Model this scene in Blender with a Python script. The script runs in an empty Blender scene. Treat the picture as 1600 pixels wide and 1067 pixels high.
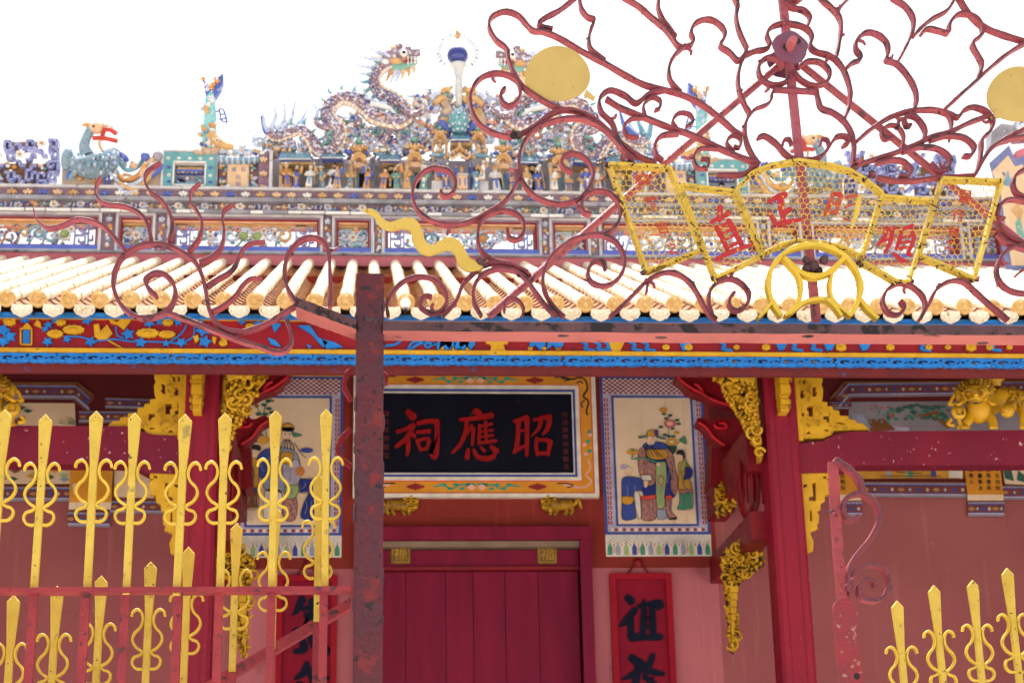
import bpy, math, random
from mathutils import Vector, Matrix
R = random.Random(11)
SC = bpy.context.scene
COL = SC.collection
rad = math.radians
V = Vector

# ------------------------------------------------------------------ camera, sky, sun, exposure
FPX = 2780.0
PITCH, YAW, ROLL = rad(18.8), rad(4.87), rad(1.19)
CAMZ = 1.6
_f = V((math.sin(YAW)*math.cos(PITCH), math.cos(YAW)*math.cos(PITCH), math.sin(PITCH)))
_r0 = V((math.cos(YAW), -math.sin(YAW), 0))
_u0 = _r0.cross(_f)
_c, _s = math.cos(ROLL), math.sin(ROLL)
CR = _c*_r0 - _s*_u0
CU = _c*_u0 + _s*_r0
CAM = V((0, 0, CAMZ))
cd = bpy.data.cameras.new('camera')
cam = bpy.data.objects.new('camera', cd); COL.objects.link(cam)
cam.matrix_world = Matrix(((CR.x, CU.x, -_f.x, CAM.x), (CR.y, CU.y, -_f.y, CAM.y), (CR.z, CU.z, -_f.z, CAM.z), (0, 0, 0, 1)))
cd.sensor_width = 36; cd.lens = 36*FPX/1600; cd.clip_end = 2000; cd.clip_start = .05
cd.dof.use_dof = True; cd.dof.focus_distance = 5.5; cd.dof.aperture_fstop = 8.0
SC.camera = cam

SUN_EL, SUN_AZ = rad(76), rad(-8)          # azimuth from +Y (behind the temple), negative = to the left
SD = V((math.cos(SUN_EL)*math.sin(SUN_AZ), math.cos(SUN_EL)*math.cos(SUN_AZ), math.sin(SUN_EL)))
w = bpy.data.worlds.new('World'); SC.world = w; w.use_nodes = True
nt = w.node_tree
bg = nt.nodes['Background']; bg.inputs[1].default_value = .15
sky = nt.nodes.new('ShaderNodeTexSky'); sky.sky_type = 'NISHITA'; sky.sun_disc = False
sky.sun_elevation = SUN_EL; sky.sun_rotation = SUN_AZ
sky.air_density = 1.0; sky.dust_density = 6.0; sky.ozone_density = .3
hz = nt.nodes.new('ShaderNodeMix'); hz.data_type = 'RGBA'      # thin bright overcast veil over the blue
hz.inputs[0].default_value = 1.0
bw = nt.nodes.new('ShaderNodeRGBToBW')
gm = nt.nodes.new('ShaderNodeVectorMath'); gm.operation = 'SCALE'; gm.inputs[0].default_value = (1.3, 1.295, 1.285)
nt.links.new(sky.outputs[0], bw.inputs[0]); nt.links.new(bw.outputs[0], gm.inputs['Scale'])
nt.links.new(sky.outputs[0], hz.inputs[6]); nt.links.new(gm.outputs[0], hz.inputs[7])
nt.links.new(hz.outputs[2], bg.inputs[0])
sl = bpy.data.lights.new('sun', 'SUN'); sl.energy = 5.0; sl.angle = rad(.5); sl.color = (1, .975, .93)
so = bpy.data.objects.new('sun', sl); COL.objects.link(so)
so.rotation_euler = (-SD).to_track_quat('-Z', 'Y').to_euler(); so.location = (0, 0, 30)
SC.view_settings.view_transform = 'Standard'; SC.view_settings.look = 'None'
SC.view_settings.exposure = 1.0; SC.view_settings.gamma = 1; SC.view_settings.use_curve_mapping = False
SC.cycles.max_bounces = 10; SC.cycles.diffuse_bounces = 6; SC.cycles.sample_clamp_indirect = 6

# ------------------------------------------------------------------ helpers
def P(px, py, Y):
    "the point of the vertical plane y = Y that the photograph shows at (px, py)"
    d = _f*FPX + CR*(px-800) - CU*(py-533.5)
    t = Y/d.y
    return CAM + d*t
def MPP(px, py, Y):
    "metres per photo pixel there"
    return (P(px, py, Y)-CAM).dot(_f)/FPX
def rect(x0, y0, x1, y1, Y):
    "world-aligned rectangle (xa, za, xb, zb), zb the top"
    xm, ym = (x0+x1)/2, (y0+y1)/2
    return P(x0, ym, Y).x, P(xm, y1, Y).z, P(x1, ym, Y).x, P(xm, y0, Y).z
CROPS = {'A3': (720, 0, .3375), 'A4': (1140, 0, .2875), 'S1': (560, 240, .2625), 'S2': (1180, 370, .2625), 'S3': (980, 0, .1875),
         'MA': (900, 230, .2625), 'MB': (1250, 240, .21875), 'L': (0, 160, .2625), 'L2': (240, 300, .15), 'D': (400, 300, .2625),
         'F': (0, 380, .2625), 'DG': (400, 40, .2625), 'R': (1080, 740, .325), 'T': (1220, 560, .2375), 'PX': (0, 0, 1),
         'PH': (80, 170, .15), 'FI': (280, 110, .197), 'Q': (920, 560, .20625), 'K': (340, 560, .175), 'PL': (590, 570, .2316),
         'SP': (930, 620, .2436), 'SL': (340, 560, .2997), 'RB': (1220, 560, .2375), 'LB': (0, 560, .2375), 'BR': (1090, 560, .45), 'MC': (1300, 180, .225), 'CP': (580, 800, .325), 'LC': (340, 740, .3063)}
def px(crop, pts):
    x, y, s = CROPS[crop]
    return [(x+a*s, y+b*s) for a, b in pts]
def cr(pts, n=6, closed=False):
    "Catmull-Rom through tuples"
    P_ = [V(p) for p in pts]; out = []; m = len(P_)
    for i in range(m if closed else m-1):
        if closed: a, b, c, d = P_[i-1], P_[i], P_[(i+1) % m], P_[(i+2) % m]
        else:
            b, c = P_[i], P_[i+1]
            a = P_[i-1] if i > 0 else 2*b-c
            d = P_[i+2] if i+2 < m else 2*c-b
        for k in range(n):
            t = k/n
            out.append(.5*((2*b)+(c-a)*t+(2*a-5*b+4*c-d)*t*t+(3*b-a-3*c+d)*t**3))
    if not closed: out.append(P_[-1])
    return out

def hx(r, g, b):
    f = lambda c: (c/255/12.92) if c/255 <= .04045 else ((c/255+.055)/1.055)**2.4
    return (f(r), f(g), f(b), 1)
_M = {}
def mat(name, c, c2=None, sc=6, rough=.55, spot=None, bump=.0, bsc=40, metal=0, streak=None, coat=0, stretch=None, spec=.28, emit=None):
    """paint with a slow drift c..c2, optional spots (colour, amount 0..1, scale), optional vertical streaks (colour, amount), fine bump"""
    if name in _M: return _M[name]
    m = bpy.data.materials.new(name); m.use_nodes = True; t = m.node_tree; N = t.nodes; L = t.links
    b = N['Principled BSDF']; b.inputs['Roughness'].default_value = rough; b.inputs['Metallic'].default_value = metal
    b.inputs['Coat Weight'].default_value = coat; b.inputs['Specular IOR Level'].default_value = spec
    g = N.new('ShaderNodeNewGeometry'); src = g.outputs['Position']
    if stretch:
        mp = N.new('ShaderNodeMapping'); mp.inputs['Scale'].default_value = stretch; L.new(src, mp.inputs['Vector']); src = mp.outputs[0]
    def noise(s, det=4, v=src):
        n = N.new('ShaderNodeTexNoise'); n.inputs['Scale'].default_value = s; n.inputs['Detail'].default_value = det
        L.new(v, n.inputs['Vector']); return n.outputs['Fac']
    def ramp(fac, lo, hi):
        r = N.new('ShaderNodeMapRange'); r.inputs[1].default_value = lo; r.inputs[2].default_value = hi; L.new(fac, r.inputs[0]); return r.outputs[0]
    def mix(f, a, bcol):
        x = N.new('ShaderNodeMix'); x.data_type = 'RGBA'; L.new(f, x.inputs[0])
        if hasattr(a, 'default_value'): L.new(a, x.inputs[6])
        else: x.inputs[6].default_value = a
        x.inputs[7].default_value = bcol; return x.outputs[2]
    col = c
    if c2: col = mix(ramp(noise(sc, 6), .32, .68), c, c2)
    if streak:
        mp = N.new('ShaderNodeMapping'); mp.inputs['Scale'].default_value = (14, 14, .8); L.new(g.outputs['Position'], mp.inputs['Vector'])
        col = mix(ramp(noise(1.6, 5, mp.outputs[0]), .62-.25*streak[1], .8), col, streak[0])
    if spot:
        col = mix(ramp(noise(spot[2], 8), .72-.3*spot[1], .78-.3*spot[1]), col, spot[0])
        if len(spot) > 3: col = mix(ramp(noise(spot[2]*3.1, 8), .74-.3*spot[4], .79-.3*spot[4]), col, spot[3])
    if hasattr(col, 'default_value'): L.new(col, b.inputs['Base Color'])
    else: b.inputs['Base Color'].default_value = col
    if bump:
        bn = N.new('ShaderNodeBump'); bn.inputs['Strength'].default_value = bump; bn.inputs['Distance'].default_value = .01
        L.new(noise(bsc, 6), bn.inputs['Height']); L.new(bn.outputs[0], b.inputs['Normal'])
    rr = N.new('ShaderNodeMapRange'); rr.inputs[3].default_value = max(.05, rough-.12); rr.inputs[4].default_value = min(1, rough+.15)
    L.new(noise(sc*3), rr.inputs[0]); L.new(rr.outputs[0], b.inputs['Roughness'])
    _M[name] = m
    return m

ORG = {}
class MB:
    "collects faces in world coordinates, builds ONE mesh object"
    def __init__(s): s.v = []; s.f = []; s.mi = []; s.sm = []; s.mats = []
    def m(s, mt):
        if mt not in s.mats: s.mats.append(mt)
        return s.mats.index(mt)
    def add(s, vs, fs, mt, smooth=False):
        o = len(s.v); k = s.m(mt); s.v += [V(v) for v in vs]
        for f in fs: s.f.append([i+o for i in f]); s.mi.append(k); s.sm.append(smooth)
    def box(s, a, b, mt):
        x0, y0, z0 = a; x1, y1, z1 = b
        s.add([(x0, y0, z0), (x1, y0, z0), (x1, y1, z0), (x0, y1, z0), (x0, y0, z1), (x1, y0, z1), (x1, y1, z1), (x0, y1, z1)],
              [(0, 1, 5, 4), (1, 2, 6, 5), (2, 3, 7, 6), (3, 0, 4, 7), (4, 5, 6, 7), (3, 2, 1, 0)], mt)
    def rbox(s, x0, y0, x1, y1, Y, d, mt, proud=0):
        "world-aligned box whose front face the photo shows at the px rectangle; d deep"
        a, b, c, e = rect(x0, y0, x1, y1, Y); s.box((a, Y-proud, b), (c, Y+d, e), mt)
    def prism(s, poly, dv, mt, smooth=False):
        n = len(poly); dv = V(dv); poly = [V(p) for p in poly]
        area = sum(poly[i].x*poly[(i+1) % n].z-poly[(i+1) % n].x*poly[i].z for i in range(n))
        if area < 0: poly = poly[::-1]
        s.add(poly+[p+dv for p in poly], [tuple(range(n)), tuple(range(2*n-1, n-1, -1))]+[((i+1) % n, i, i+n, (i+1) % n+n) for i in range(n)], mt, smooth)
    def poly(s, pts, mt):
        pts = [V(p) for p in pts]; n = len(pts)
        area = sum(pts[i].x*pts[(i+1) % n].z-pts[(i+1) % n].x*pts[i].z for i in range(n))
        s.add(pts if area > 0 else pts[::-1], [tuple(range(n))], mt)
    def tube(s, pts, r, mt, n=6, cap=True, smooth=True, flat=1.0):
        pts = [V(p) for p in pts]; m = len(pts); rr = r if isinstance(r, (list, tuple)) else [r]*m
        vs = []; up = None
        for i, p in enumerate(pts):
            t = (pts[min(i+1, m-1)]-pts[max(i-1, 0)])
            if t.length < 1e-9: t = V((0, 0, 1))
            t.normalize()
            if up is None: up = V((0, 1, 0)) if abs(t.y) < .9 else V((1, 0, 0))
            a = up-t*up.dot(t)
            if a.length < 1e-6: a = V((1, 0, 0))-t*t.x
            a.normalize(); up = a; bq = t.cross(a)
            for k in range(n):
                an = 2*math.pi*(k+.5)/n
                vs.append(p+(a*math.cos(an)*flat+bq*math.sin(an))*rr[i])
        fs = [(i*n+k, i*n+(k+1) % n, (i+1)*n+(k+1) % n, (i+1)*n+k) for i in range(m-1) for k in range(n)]
        s.add(vs, fs, mt, smooth)
        if cap: s.add(vs[:n], [tuple(range(n-1, -1, -1))], mt); s.add(vs[-n:], [tuple(range(n))], mt)
    def strip(s, pts, t, w, mt, wob=.0, edge=None):
        "flat bar bent along a curve of the y = const plane: t thick in the plane, w wide along y"
        pts = [V(p) for p in pts]; m = len(pts); vs = []
        tt = t if isinstance(t, (list, tuple)) else [t]*m
        for i, p in enumerate(pts):
            d = pts[min(i+1, m-1)]-pts[max(i-1, 0)]; d.normalize()
            nn = V((-d.z, 0, d.x)); h = tt[i]*.5*(1+R.uniform(-wob, wob)); q = w/2*(1+R.uniform(-wob, wob)*.5); e = min(.0016, h*.45)
            vs += [p+nn*u+V((0, y, 0)) for u, y in ((h-e, -q), (-h+e, -q), (-h, -q+e), (-h, q-e), (-h+e, q), (h-e, q), (h, q-e), (h, -q+e))]
        qd = lambda ks: [(i*8+k, i*8+(k+1) % 8, i*8+8+(k+1) % 8, i*8+8+k) for i in range(m-1) for k in ks]
        o = len(s.v); s.add(vs, qd((2, 6) if edge else range(8))+[tuple(range(7, -1, -1)), tuple(range(m*8-8, m*8))], mt)
        if edge:                                           # narrow faces darker: shade put into the colour, with rust
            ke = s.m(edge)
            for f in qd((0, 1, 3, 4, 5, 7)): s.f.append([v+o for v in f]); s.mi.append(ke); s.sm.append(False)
    def bprism(s, poly, dv, mt, c=.0015):
        "extruded polygon (any y = const outline) with a chamfered front edge"
        n = len(poly); dv = V(dv); poly = [V(p) for p in poly]
        if sum(poly[i].x*poly[(i+1) % n].z-poly[(i+1) % n].x*poly[i].z for i in range(n)) < 0: poly = poly[::-1]
        ins = []
        for i in range(n):
            d0 = (poly[i]-poly[i-1]).normalized(); d1 = (poly[(i+1) % n]-poly[i]).normalized(); n0, n1 = V((-d0.z, 0, d0.x)), V((-d1.z, 0, d1.x)); b_ = n0+n1
            ins.append(poly[i]+(b_/max(.3, b_.length_squared)*2*c if b_.length > 1e-6 else n0*c))
        f = dv.normalized()*c
        s.add(ins+[p+f for p in poly]+[p+dv for p in poly], [tuple(range(n)), tuple(range(3*n-1, 2*n-1, -1))]+[((i+1) % n+k, i+k, i+k+n, (i+1) % n+k+n) for i in range(n) for k in (0, n)], mt)
    def ell(s, c, r, mt, nu=10, nv=7, rot=None, smooth=True):
        c = V(c); vs = []; r = (r, r, r) if not isinstance(r, (list, tuple)) else r
        for j in range(1, nv):
            ph = math.pi*j/nv
            for i in range(nu):
                th = 2*math.pi*i/nu
                v = V((r[0]*math.sin(ph)*math.cos(th), r[1]*math.sin(ph)*math.sin(th), r[2]*math.cos(ph)))
                vs.append(c+(rot @ v if rot else v))
        a = V((0, 0, r[2])); tp = len(vs); vs += [c+(rot @ a if rot else a), c-(rot @ a if rot else a)]
        fs = [(j*nu+i, (j+1)*nu+i, (j+1)*nu+(i+1) % nu, j*nu+(i+1) % nu) for j in range(nv-2) for i in range(nu)]
        fs += [(tp, i, (i+1) % nu) for i in range(nu)]+[(tp+1, (nv-2)*nu+(i+1) % nu, (nv-2)*nu+i) for i in range(nu)]
        s.add(vs, fs, mt, smooth)
    def lathe(s, prof, c, mt, n=14, smooth=True):
        c = V(c); vs = [c+V((r*math.cos(2*math.pi*k/n), r*math.sin(2*math.pi*k/n), z)) for r, z in prof for k in range(n)]
        fs = [(i*n+k, i*n+(k+1) % n, (i+1)*n+(k+1) % n, (i+1)*n+k) for i in range(len(prof)-1) for k in range(n)]
        s.add(vs, fs, mt, smooth)
    def disc(s, c, r, d, mt, n=20, rz=None):
        c = V(c); s.prism([c+V((r*math.cos(2*math.pi*k/n), 0, (rz or r)*math.sin(2*math.pi*k/n))) for k in range(n)], (0, d, 0), mt)
    def build(s, name, parent=None, label=None, kind=None, mods=None):
        me = bpy.data.meshes.new(name)
        o0 = ORG[parent.name] if parent else V((0, 0, 0))
        if not parent and s.v:                                     # a thing that is one mesh: origin at its base
            xs = [v.x for v in s.v]; ys = [v.y for v in s.v]; zs = [v.z for v in s.v]
            o0 = V(((min(xs)+max(xs))/2, (min(ys)+max(ys))/2, min(zs)))
        me.from_pydata([v-o0 for v in s.v], [], s.f); 
        for mt in s.mats: me.materials.append(mt)
        me.polygons.foreach_set('material_index', s.mi); me.polygons.foreach_set('use_smooth', s.sm); me.update()
        o = bpy.data.objects.new(name, me); COL.objects.link(o)
        if parent: o.parent = parent; ORG[o.name] = o0
        else: o.location = o0; ORG[o.name] = o0
        if label: o['label'] = label
        if kind: o['kind'] = kind
        return o
def thing(name, label, cat, loc, group=None):
    o = bpy.data.objects.new(name, None); COL.objects.link(o); o.location = loc; o.empty_display_size = .1
    o['label'] = label; o['category'] = cat
    if group: o['group'] = group
    ORG[o.name] = V(loc)
    return o
def tag(o, label, cat, group=None):
    o['label'] = label; o['category'] = cat
    if group: o['group'] = group
    return o
def copy_tree(o, loc, label=None, parent=None):
    c = o.copy(); COL.objects.link(c)
    if parent is not None: c.parent = parent
    if loc is not None: c.location = loc
    if label: c['label'] = label
    for ch in list(o.children): copy_tree(ch, None, None, c)
    return c
_tx = {}
def glyph(ch, depth=.05, fat=0.0):
    "unit-size outline of one written character as (verts, faces), centred, lying in x-z, facing -y"
    k = (ch, depth, fat)
    if k in _tx: return _tx[k]
    c = bpy.data.curves.new('t', 'FONT'); c.body = ch; c.extrude = depth/2; c.offset = fat; c.resolution_u = 3
    o = bpy.data.objects.new('t', c); m = bpy.data.meshes.new_from_object(o)
    vs = [v.co.copy() for v in m.vertices]; fs = [tuple(p.vertices) for p in m.polygons]
    xs = [v.x for v in vs]; ys = [v.y for v in vs]; cx, cy = (min(xs)+max(xs))/2, (min(ys)+max(ys))/2
    vs = [V((v.x-cx, -v.z, v.y-cy)) for v in vs]
    bpy.data.objects.remove(o); bpy.data.curves.remove(c); bpy.data.meshes.remove(m)
    _tx[k] = (vs, fs); return vs, fs
def put_glyph(mb, ch, c, size, mt, depth=.05, fat=0.0, ux=V((1, 0, 0)), uz=V((0, 0, 1)), sx=1.0):
    vs, fs = glyph(ch, depth, fat); c = V(c)
    mb.add([c+ux*(v.x*size*sx)+uz*(v.z*size)+V((0, v.y*size, 0)) for v in vs], fs, mt)
def cutout(mb, outer, holes, d, mt):
    "extruded x-z outline with holes: lists of world points with the same y"
    c = bpy.data.curves.new('c', 'CURVE'); c.dimensions = '2D'; c.fill_mode = 'BOTH'; c.extrude = d/2; c.bevel_depth = min(.004, d*.1); c.bevel_resolution = 0
    for pl in [outer]+holes:
        sp = c.splines.new('POLY'); sp.points.add(len(pl)-1); sp.use_cyclic_u = True
        for q, p in zip(sp.points, pl): q.co = (p[0], p[2], 0, 1)
    o = bpy.data.objects.new('c', c); m = bpy.data.meshes.new_from_object(o); y = outer[0][1]
    mb.add([V((v.co.x, y+d/2-v.co.z, v.co.y)) for v in m.vertices], [tuple(p.vertices) for p in m.polygons], mt)
    bpy.data.objects.remove(o); bpy.data.curves.remove(c); bpy.data.meshes.remove(m)

def brush(mb, at, crop, strokes, mt, d):
    "brush written strokes [(x, y, width), ...] in crop units; at(px, py) gives the front point, d the thickness"
    cx, cy, cs = CROPS[crop]
    for k, st in enumerate(strokes):
        c = cr(st, 5) if len(st) > 2 else [V(st[0]).lerp(V(st[1]), t/4) for t in range(5)]
        a = []; b = []; n = len(c)
        for i, q in enumerate(c):
            dd = c[min(i+1, n-1)]-c[max(i-1, 0)]; dd = V((dd.x, dd.y)).normalized(); h = V((-dd.y, dd.x))*q.z*.5*(1+R.uniform(-.05, .05)); o = V((q.x, q.y)); a.append(o+h); b.append(o-h)
        d0 = V((c[1].x-c[0].x, c[1].y-c[0].y)).normalized(); d1 = V((c[-1].x-c[-2].x, c[-1].y-c[-2].y)).normalized()
        s0 = V((c[0].x, c[0].y))-d0*c[0].z*.38; s1 = V((c[-1].x, c[-1].y))+d1*c[-1].z*.38
        pl = [s0+(a[0]-V((c[0].x, c[0].y)))*.55]+a+[s1+(a[-1]-V((c[-1].x, c[-1].y)))*.5, s1+(b[-1]-V((c[-1].x, c[-1].y)))*.5]+b[::-1]+[s0+(b[0]-V((c[0].x, c[0].y)))*.55]
        w = [at(cx+v.x*cs, cy+v.y*cs)+V((0, -.0006*k, 0)) for v in pl]
        mb.prism(w, (0, d, 0), mt)
# ------------------------------------------------------------------ materials
RUST = hx(62, 42, 42)
IRON = mat('red_painted_iron', hx(168, 84, 88), hx(138, 64, 74), 13, .48, (hx(88, 50, 58), .4, 24, hx(38, 27, 31), .32), .4, 120, spec=.5)
IROND = mat('dark_rusted_iron', hx(84, 58, 64), hx(66, 46, 52), 14, .7, (hx(32, 26, 30), .6, 20, hx(96, 52, 44), .36), .5, 90)
IRONP = mat('purple_red_iron', hx(158, 82, 92), hx(128, 62, 76), 12, .55, (hx(74, 46, 54), .42, 22, hx(36, 27, 31), .32), .45, 100)
IRONS = mat('scuffed_red_iron', hx(150, 62, 66), hx(126, 52, 60), 14, .55, (hx(98, 48, 52), .44, 20, hx(40, 30, 34), .3), .4, 110)
IRONE = mat('shaded_rusty_iron_edge', hx(112, 46, 58), hx(88, 38, 50), 12, .6, (hx(56, 36, 44), .5, 22, hx(30, 24, 28), .36), .4, 110, spec=.4)  # narrow strip faces: shade darkened into the base colour, rust spots on top
RAILM = mat('dark_red_rail_paint', hx(146, 48, 54), hx(122, 40, 50), 9, .5, (hx(76, 42, 48), .34, 24, hx(36, 26, 30), .25), .3, 110)
BARM = mat('bounce_lit_bar_paint', hx(166, 94, 88), hx(148, 82, 78), 5, .65, (hx(84, 54, 50), .12, 11), .25, 60)  # bar undersides only: light bounced off the ground put into the colour
YEL = mat('yellow_enamel_paint', hx(200, 170, 60), hx(184, 154, 46), 9, .45, (hx(160, 138, 62), .15, 30, hx(100, 88, 48), .1), .15, 120)
YELF = mat('weathered_yellow_paint', hx(198, 170, 72), hx(182, 154, 58), 14, .5, (hx(150, 130, 66), .3, 24, hx(56, 50, 38), .27), .4, 140)
YELP = mat('pale_yellow_sheet', hx(178, 154, 92), hx(166, 144, 84), 7, .75, (hx(150, 128, 72), .2, 70), .15, 150)
WIREM = mat('yellow_wire_paint', hx(206, 176, 66), hx(184, 156, 64), 30, .5, (hx(120, 104, 60), .2, 60))
REDCH = mat('red_brush_paint', hx(164, 46, 54), hx(150, 52, 52), 40, .75, (hx(190, 146, 60), .36, 80), spec=.1)
REDCHF = mat('flaking_red_brush_paint', hx(160, 50, 50), hx(160, 80, 54), 40, .75, (hx(186, 152, 60), .5, 60), spec=.1)
COLM = mat('crimson_column_paint', hx(130, 12, 38), hx(112, 10, 36), 3, .5, (hx(166, 60, 76), .2, 30), .1, 30, stretch=(3, 3, .5), spec=.25)
BEAM = mat('crimson_beam_paint', hx(112, 20, 42), hx(98, 18, 40), 4, .55, (hx(200, 170, 172), .12, 55), .1, 40, stretch=(1, 1, .6), spec=.2)
BRK = mat('dark_red_bracket_paint', hx(128, 10, 24), hx(100, 9, 22), 5, .45, None, .1, 40, spec=.3)
DOORM = mat('plum_red_door_paint', hx(122, 20, 50), hx(104, 16, 44), 2.5, .6, (hx(88, 16, 38), .2, 9, hx(140, 40, 66), .12), .12, 30, stretch=(4, 4, .6), spec=.15)
WPINK = mat('pink_limewash', hx(176, 102, 108), hx(164, 92, 98), 1.6, .9, (hx(152, 80, 84), .14, 5, hx(194, 126, 128), .06), .15, 30, streak=(hx(184, 110, 115), .14), spec=.1)
WRED = mat('brick_red_limewash', hx(132, 48, 40), hx(120, 44, 38), 1.4, .9, (hx(112, 42, 38), .14, 5, hx(146, 66, 58), .06), .15, 30, streak=(hx(144, 60, 52), .15), spec=.1)
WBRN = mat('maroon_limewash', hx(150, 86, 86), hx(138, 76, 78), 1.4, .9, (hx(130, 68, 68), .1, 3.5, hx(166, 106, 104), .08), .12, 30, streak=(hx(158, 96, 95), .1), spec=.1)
WDRK = mat('dark_oxblood_wall', hx(100, 38, 38), hx(88, 32, 34), 1.5, .85, spec=.1)
RIDGER = mat('faded_purple_red_render', hx(206, 124, 136), hx(190, 106, 120), 3, .8, (hx(214, 180, 180), .16, 8), .2, 30)
PURP = mat('weathered_plum_render', hx(150, 124, 146), hx(128, 100, 116), 6, .8, (hx(100, 90, 100), .2, 12, hx(214, 202, 206), .22), .3, 40)
GREYR = mat('lichen_grey_cement', hx(158, 158, 168), hx(120, 120, 130), 7, .85, (hx(80, 80, 88), .28, 14, hx(218, 214, 212), .24), .4, 40)
WHT = mat('white_glaze', hx(232, 230, 224), hx(206, 208, 214), 20, .3, (hx(150, 140, 130), .15, 24), .1, 60)
CREAM = mat('cream_plaster', hx(216, 194, 166), hx(200, 176, 148), 8, .7, (hx(150, 128, 110), .2, 16), .2, 50)
BEIGE = mat('beige_rock_render', hx(206, 184, 160), hx(180, 158, 138), 9, .8, (hx(120, 90, 70), .2, 14, hx(90, 100, 120), .12), .4, 30)
BLU = mat('cobalt_porcelain', hx(74, 96, 178), hx(96, 112, 188), 24, .22, (hx(200, 206, 224), .3, 40))
LBLU = mat('blue_white_porcelain', hx(164, 178, 212), hx(206, 214, 230), 34, .25, (hx(92, 108, 178), .4, 60, hx(228, 230, 236), .35))
TEAL = mat('turquoise_glaze', hx(126, 166, 186), hx(92, 138, 164), 14, .25, (hx(200, 214, 220), .34, 30, hx(86, 110, 150), .2))
GRN = mat('green_glaze', hx(104, 156, 146), hx(128, 172, 162), 20, .25, (hx(200, 212, 206), .3, 40))
OCH = mat('ochre_glaze', hx(206, 170, 120), hx(186, 146, 96), 16, .35, (hx(232, 212, 184), .28, 30, hx(110, 88, 70), .22), .2, 60)
ORG_ = mat('orange_glaze', hx(208, 154, 96), hx(186, 132, 80), 16, .3, (hx(234, 214, 186), .25, 30))
BRWN = mat('aubergine_glaze_scales', hx(112, 86, 100), hx(150, 134, 150), 24, .25, (hx(216, 216, 226), .56, 40, hx(72, 58, 80), .3))
SKIN = mat('biscuit_clay', hx(222, 192, 160), hx(200, 166, 130), 20, .6)
REDG = mat('red_lacquer_glaze', hx(190, 70, 58), hx(172, 56, 50), 14, .4)
DARK = mat('dark_recess_paint', hx(40, 34, 38), hx(30, 28, 36), 8, .8)
TILE = mat('pale_glazed_roof_tile', hx(232, 220, 200), hx(212, 196, 168), 5, .4, (hx(176, 152, 116), .24, 20, hx(112, 100, 84), .17), .25, 60)
TILEC = mat('amber_glazed_tile_face', hx(214, 176, 116), hx(196, 152, 88), 30, .3, (hx(150, 106, 60), .25, 60), .4, 90)
PAN = mat('brown_glazed_pan_tile', hx(166, 120, 82), hx(136, 94, 64), 12, .3, (hx(202, 164, 120), .22, 30, hx(72, 56, 48), .3), .2, 60)
BBLU = mat('bright_blue_wood_paint', hx(26, 116, 190), hx(22, 98, 170), 9, .5, (hx(80, 150, 200), .1, 40, hx(16, 60, 104), .14), .15, 60)
BBLUD = mat('deep_blue_wood_paint', hx(20, 96, 150), hx(18, 78, 126), 6, .5, (hx(14, 24, 36), .2, 14))
FRED = mat('fascia_red_paint', hx(140, 16, 28), hx(122, 14, 30), 5, .5, (hx(100, 14, 26), .15, 14), .1, 40, spec=.25)
GOLD = mat('yellow_gilt_paint', hx(196, 150, 28), hx(174, 128, 18), 10, .45, (hx(124, 92, 24), .2, 30), .2, 60)
GOLDA = mat('aged_gilt_carving', hx(170, 126, 22), hx(124, 88, 20), 18, .5, (hx(66, 50, 26), .34, 36), .4, 60)
BLACKB = mat('black_lacquer', hx(20, 21, 34), hx(14, 15, 26), 3, .8, (hx(48, 48, 54), .18, 7), .1, 40, spec=.08)
REDL = mat('raised_red_letter_paint', hx(140, 14, 16), hx(122, 12, 16), 8, .5, spec=.2)
INK = mat('blue_black_ink', hx(26, 29, 44), hx(20, 22, 36), 8, .8, spec=.05)
BRASS = mat('old_brass', hx(190, 148, 60), hx(150, 110, 40), 14, .4, (hx(80, 60, 30), .2, 40), .2, 80, metal=.4)
PAPER = mat('aged_mural_plaster', hx(222, 198, 168), hx(212, 182, 148), 3, .85, (hx(186, 160, 134), .16, 8), .1, 40, streak=(hx(200, 176, 150), .2))
FRETM = mat('fretwork_porcelain', hx(152, 160, 206), hx(120, 128, 186), 30, .3, (hx(214, 218, 232), .36, 50))
CREAMR = mat('pale_ridge_plaster', hx(204, 202, 204), hx(170, 170, 178), 8, .7, (hx(112, 108, 112), .24, 16, hx(228, 226, 224), .2), .3, 50)
BRASSD = mat('dark_brass', hx(120, 86, 34), hx(100, 72, 30), 14, .5)
OCHP = mat('mural_ochre', hx(214, 146, 40), hx(196, 128, 34), 6, .7, (hx(230, 180, 90), .12, 16))
def flatm(name, r, g, b, d=.12, sc=14):
    return mat(name, hx(r, g, b), hx(int(r*(1-d)), int(g*(1-d)), int(b*(1-d))), sc, .75)
MBLUE = flatm('mural_cobalt', 58, 76, 150); MNAVY = flatm('mural_navy', 40, 52, 130); MWHITE = flatm('mural_offwhite', 224, 214, 198)
MRED = flatm('mural_dark_red', 150, 44, 44); MPINKR = flatm('mural_vermilion', 214, 74, 58); MGREEN = flatm('mural_green', 70, 140, 110)
MPINK = flatm('mural_pink', 226, 170, 150); MMAR = flatm('mural_maroon_scales', 190, 130, 122, .4, 90); MSAGE = flatm('mural_sage', 156, 178, 118)
MGREY = flatm('mural_grey_blue', 150, 156, 176); MBLACK = flatm('mural_black', 44, 40, 44); MSKIN = flatm('mural_skin', 232, 196, 164)
MLIL = flatm('mural_lilac', 178, 168, 186); MBRN = flatm('mural_brown', 130, 80, 46); MDGRN = flatm('mural_dark_green', 58, 98, 84)
MSKY = flatm('mural_grey_sky', 150, 142, 150, .2, 3); MOCH = flatm('mural_yellow_ochre', 206, 150, 54); MTEAL = flatm('mural_teal', 40, 150, 130)
MPOR = [WHT, LBLU, BLU, OCH, GRN, WHT, ORG_, LBLU, TEAL, MPINK]
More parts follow.
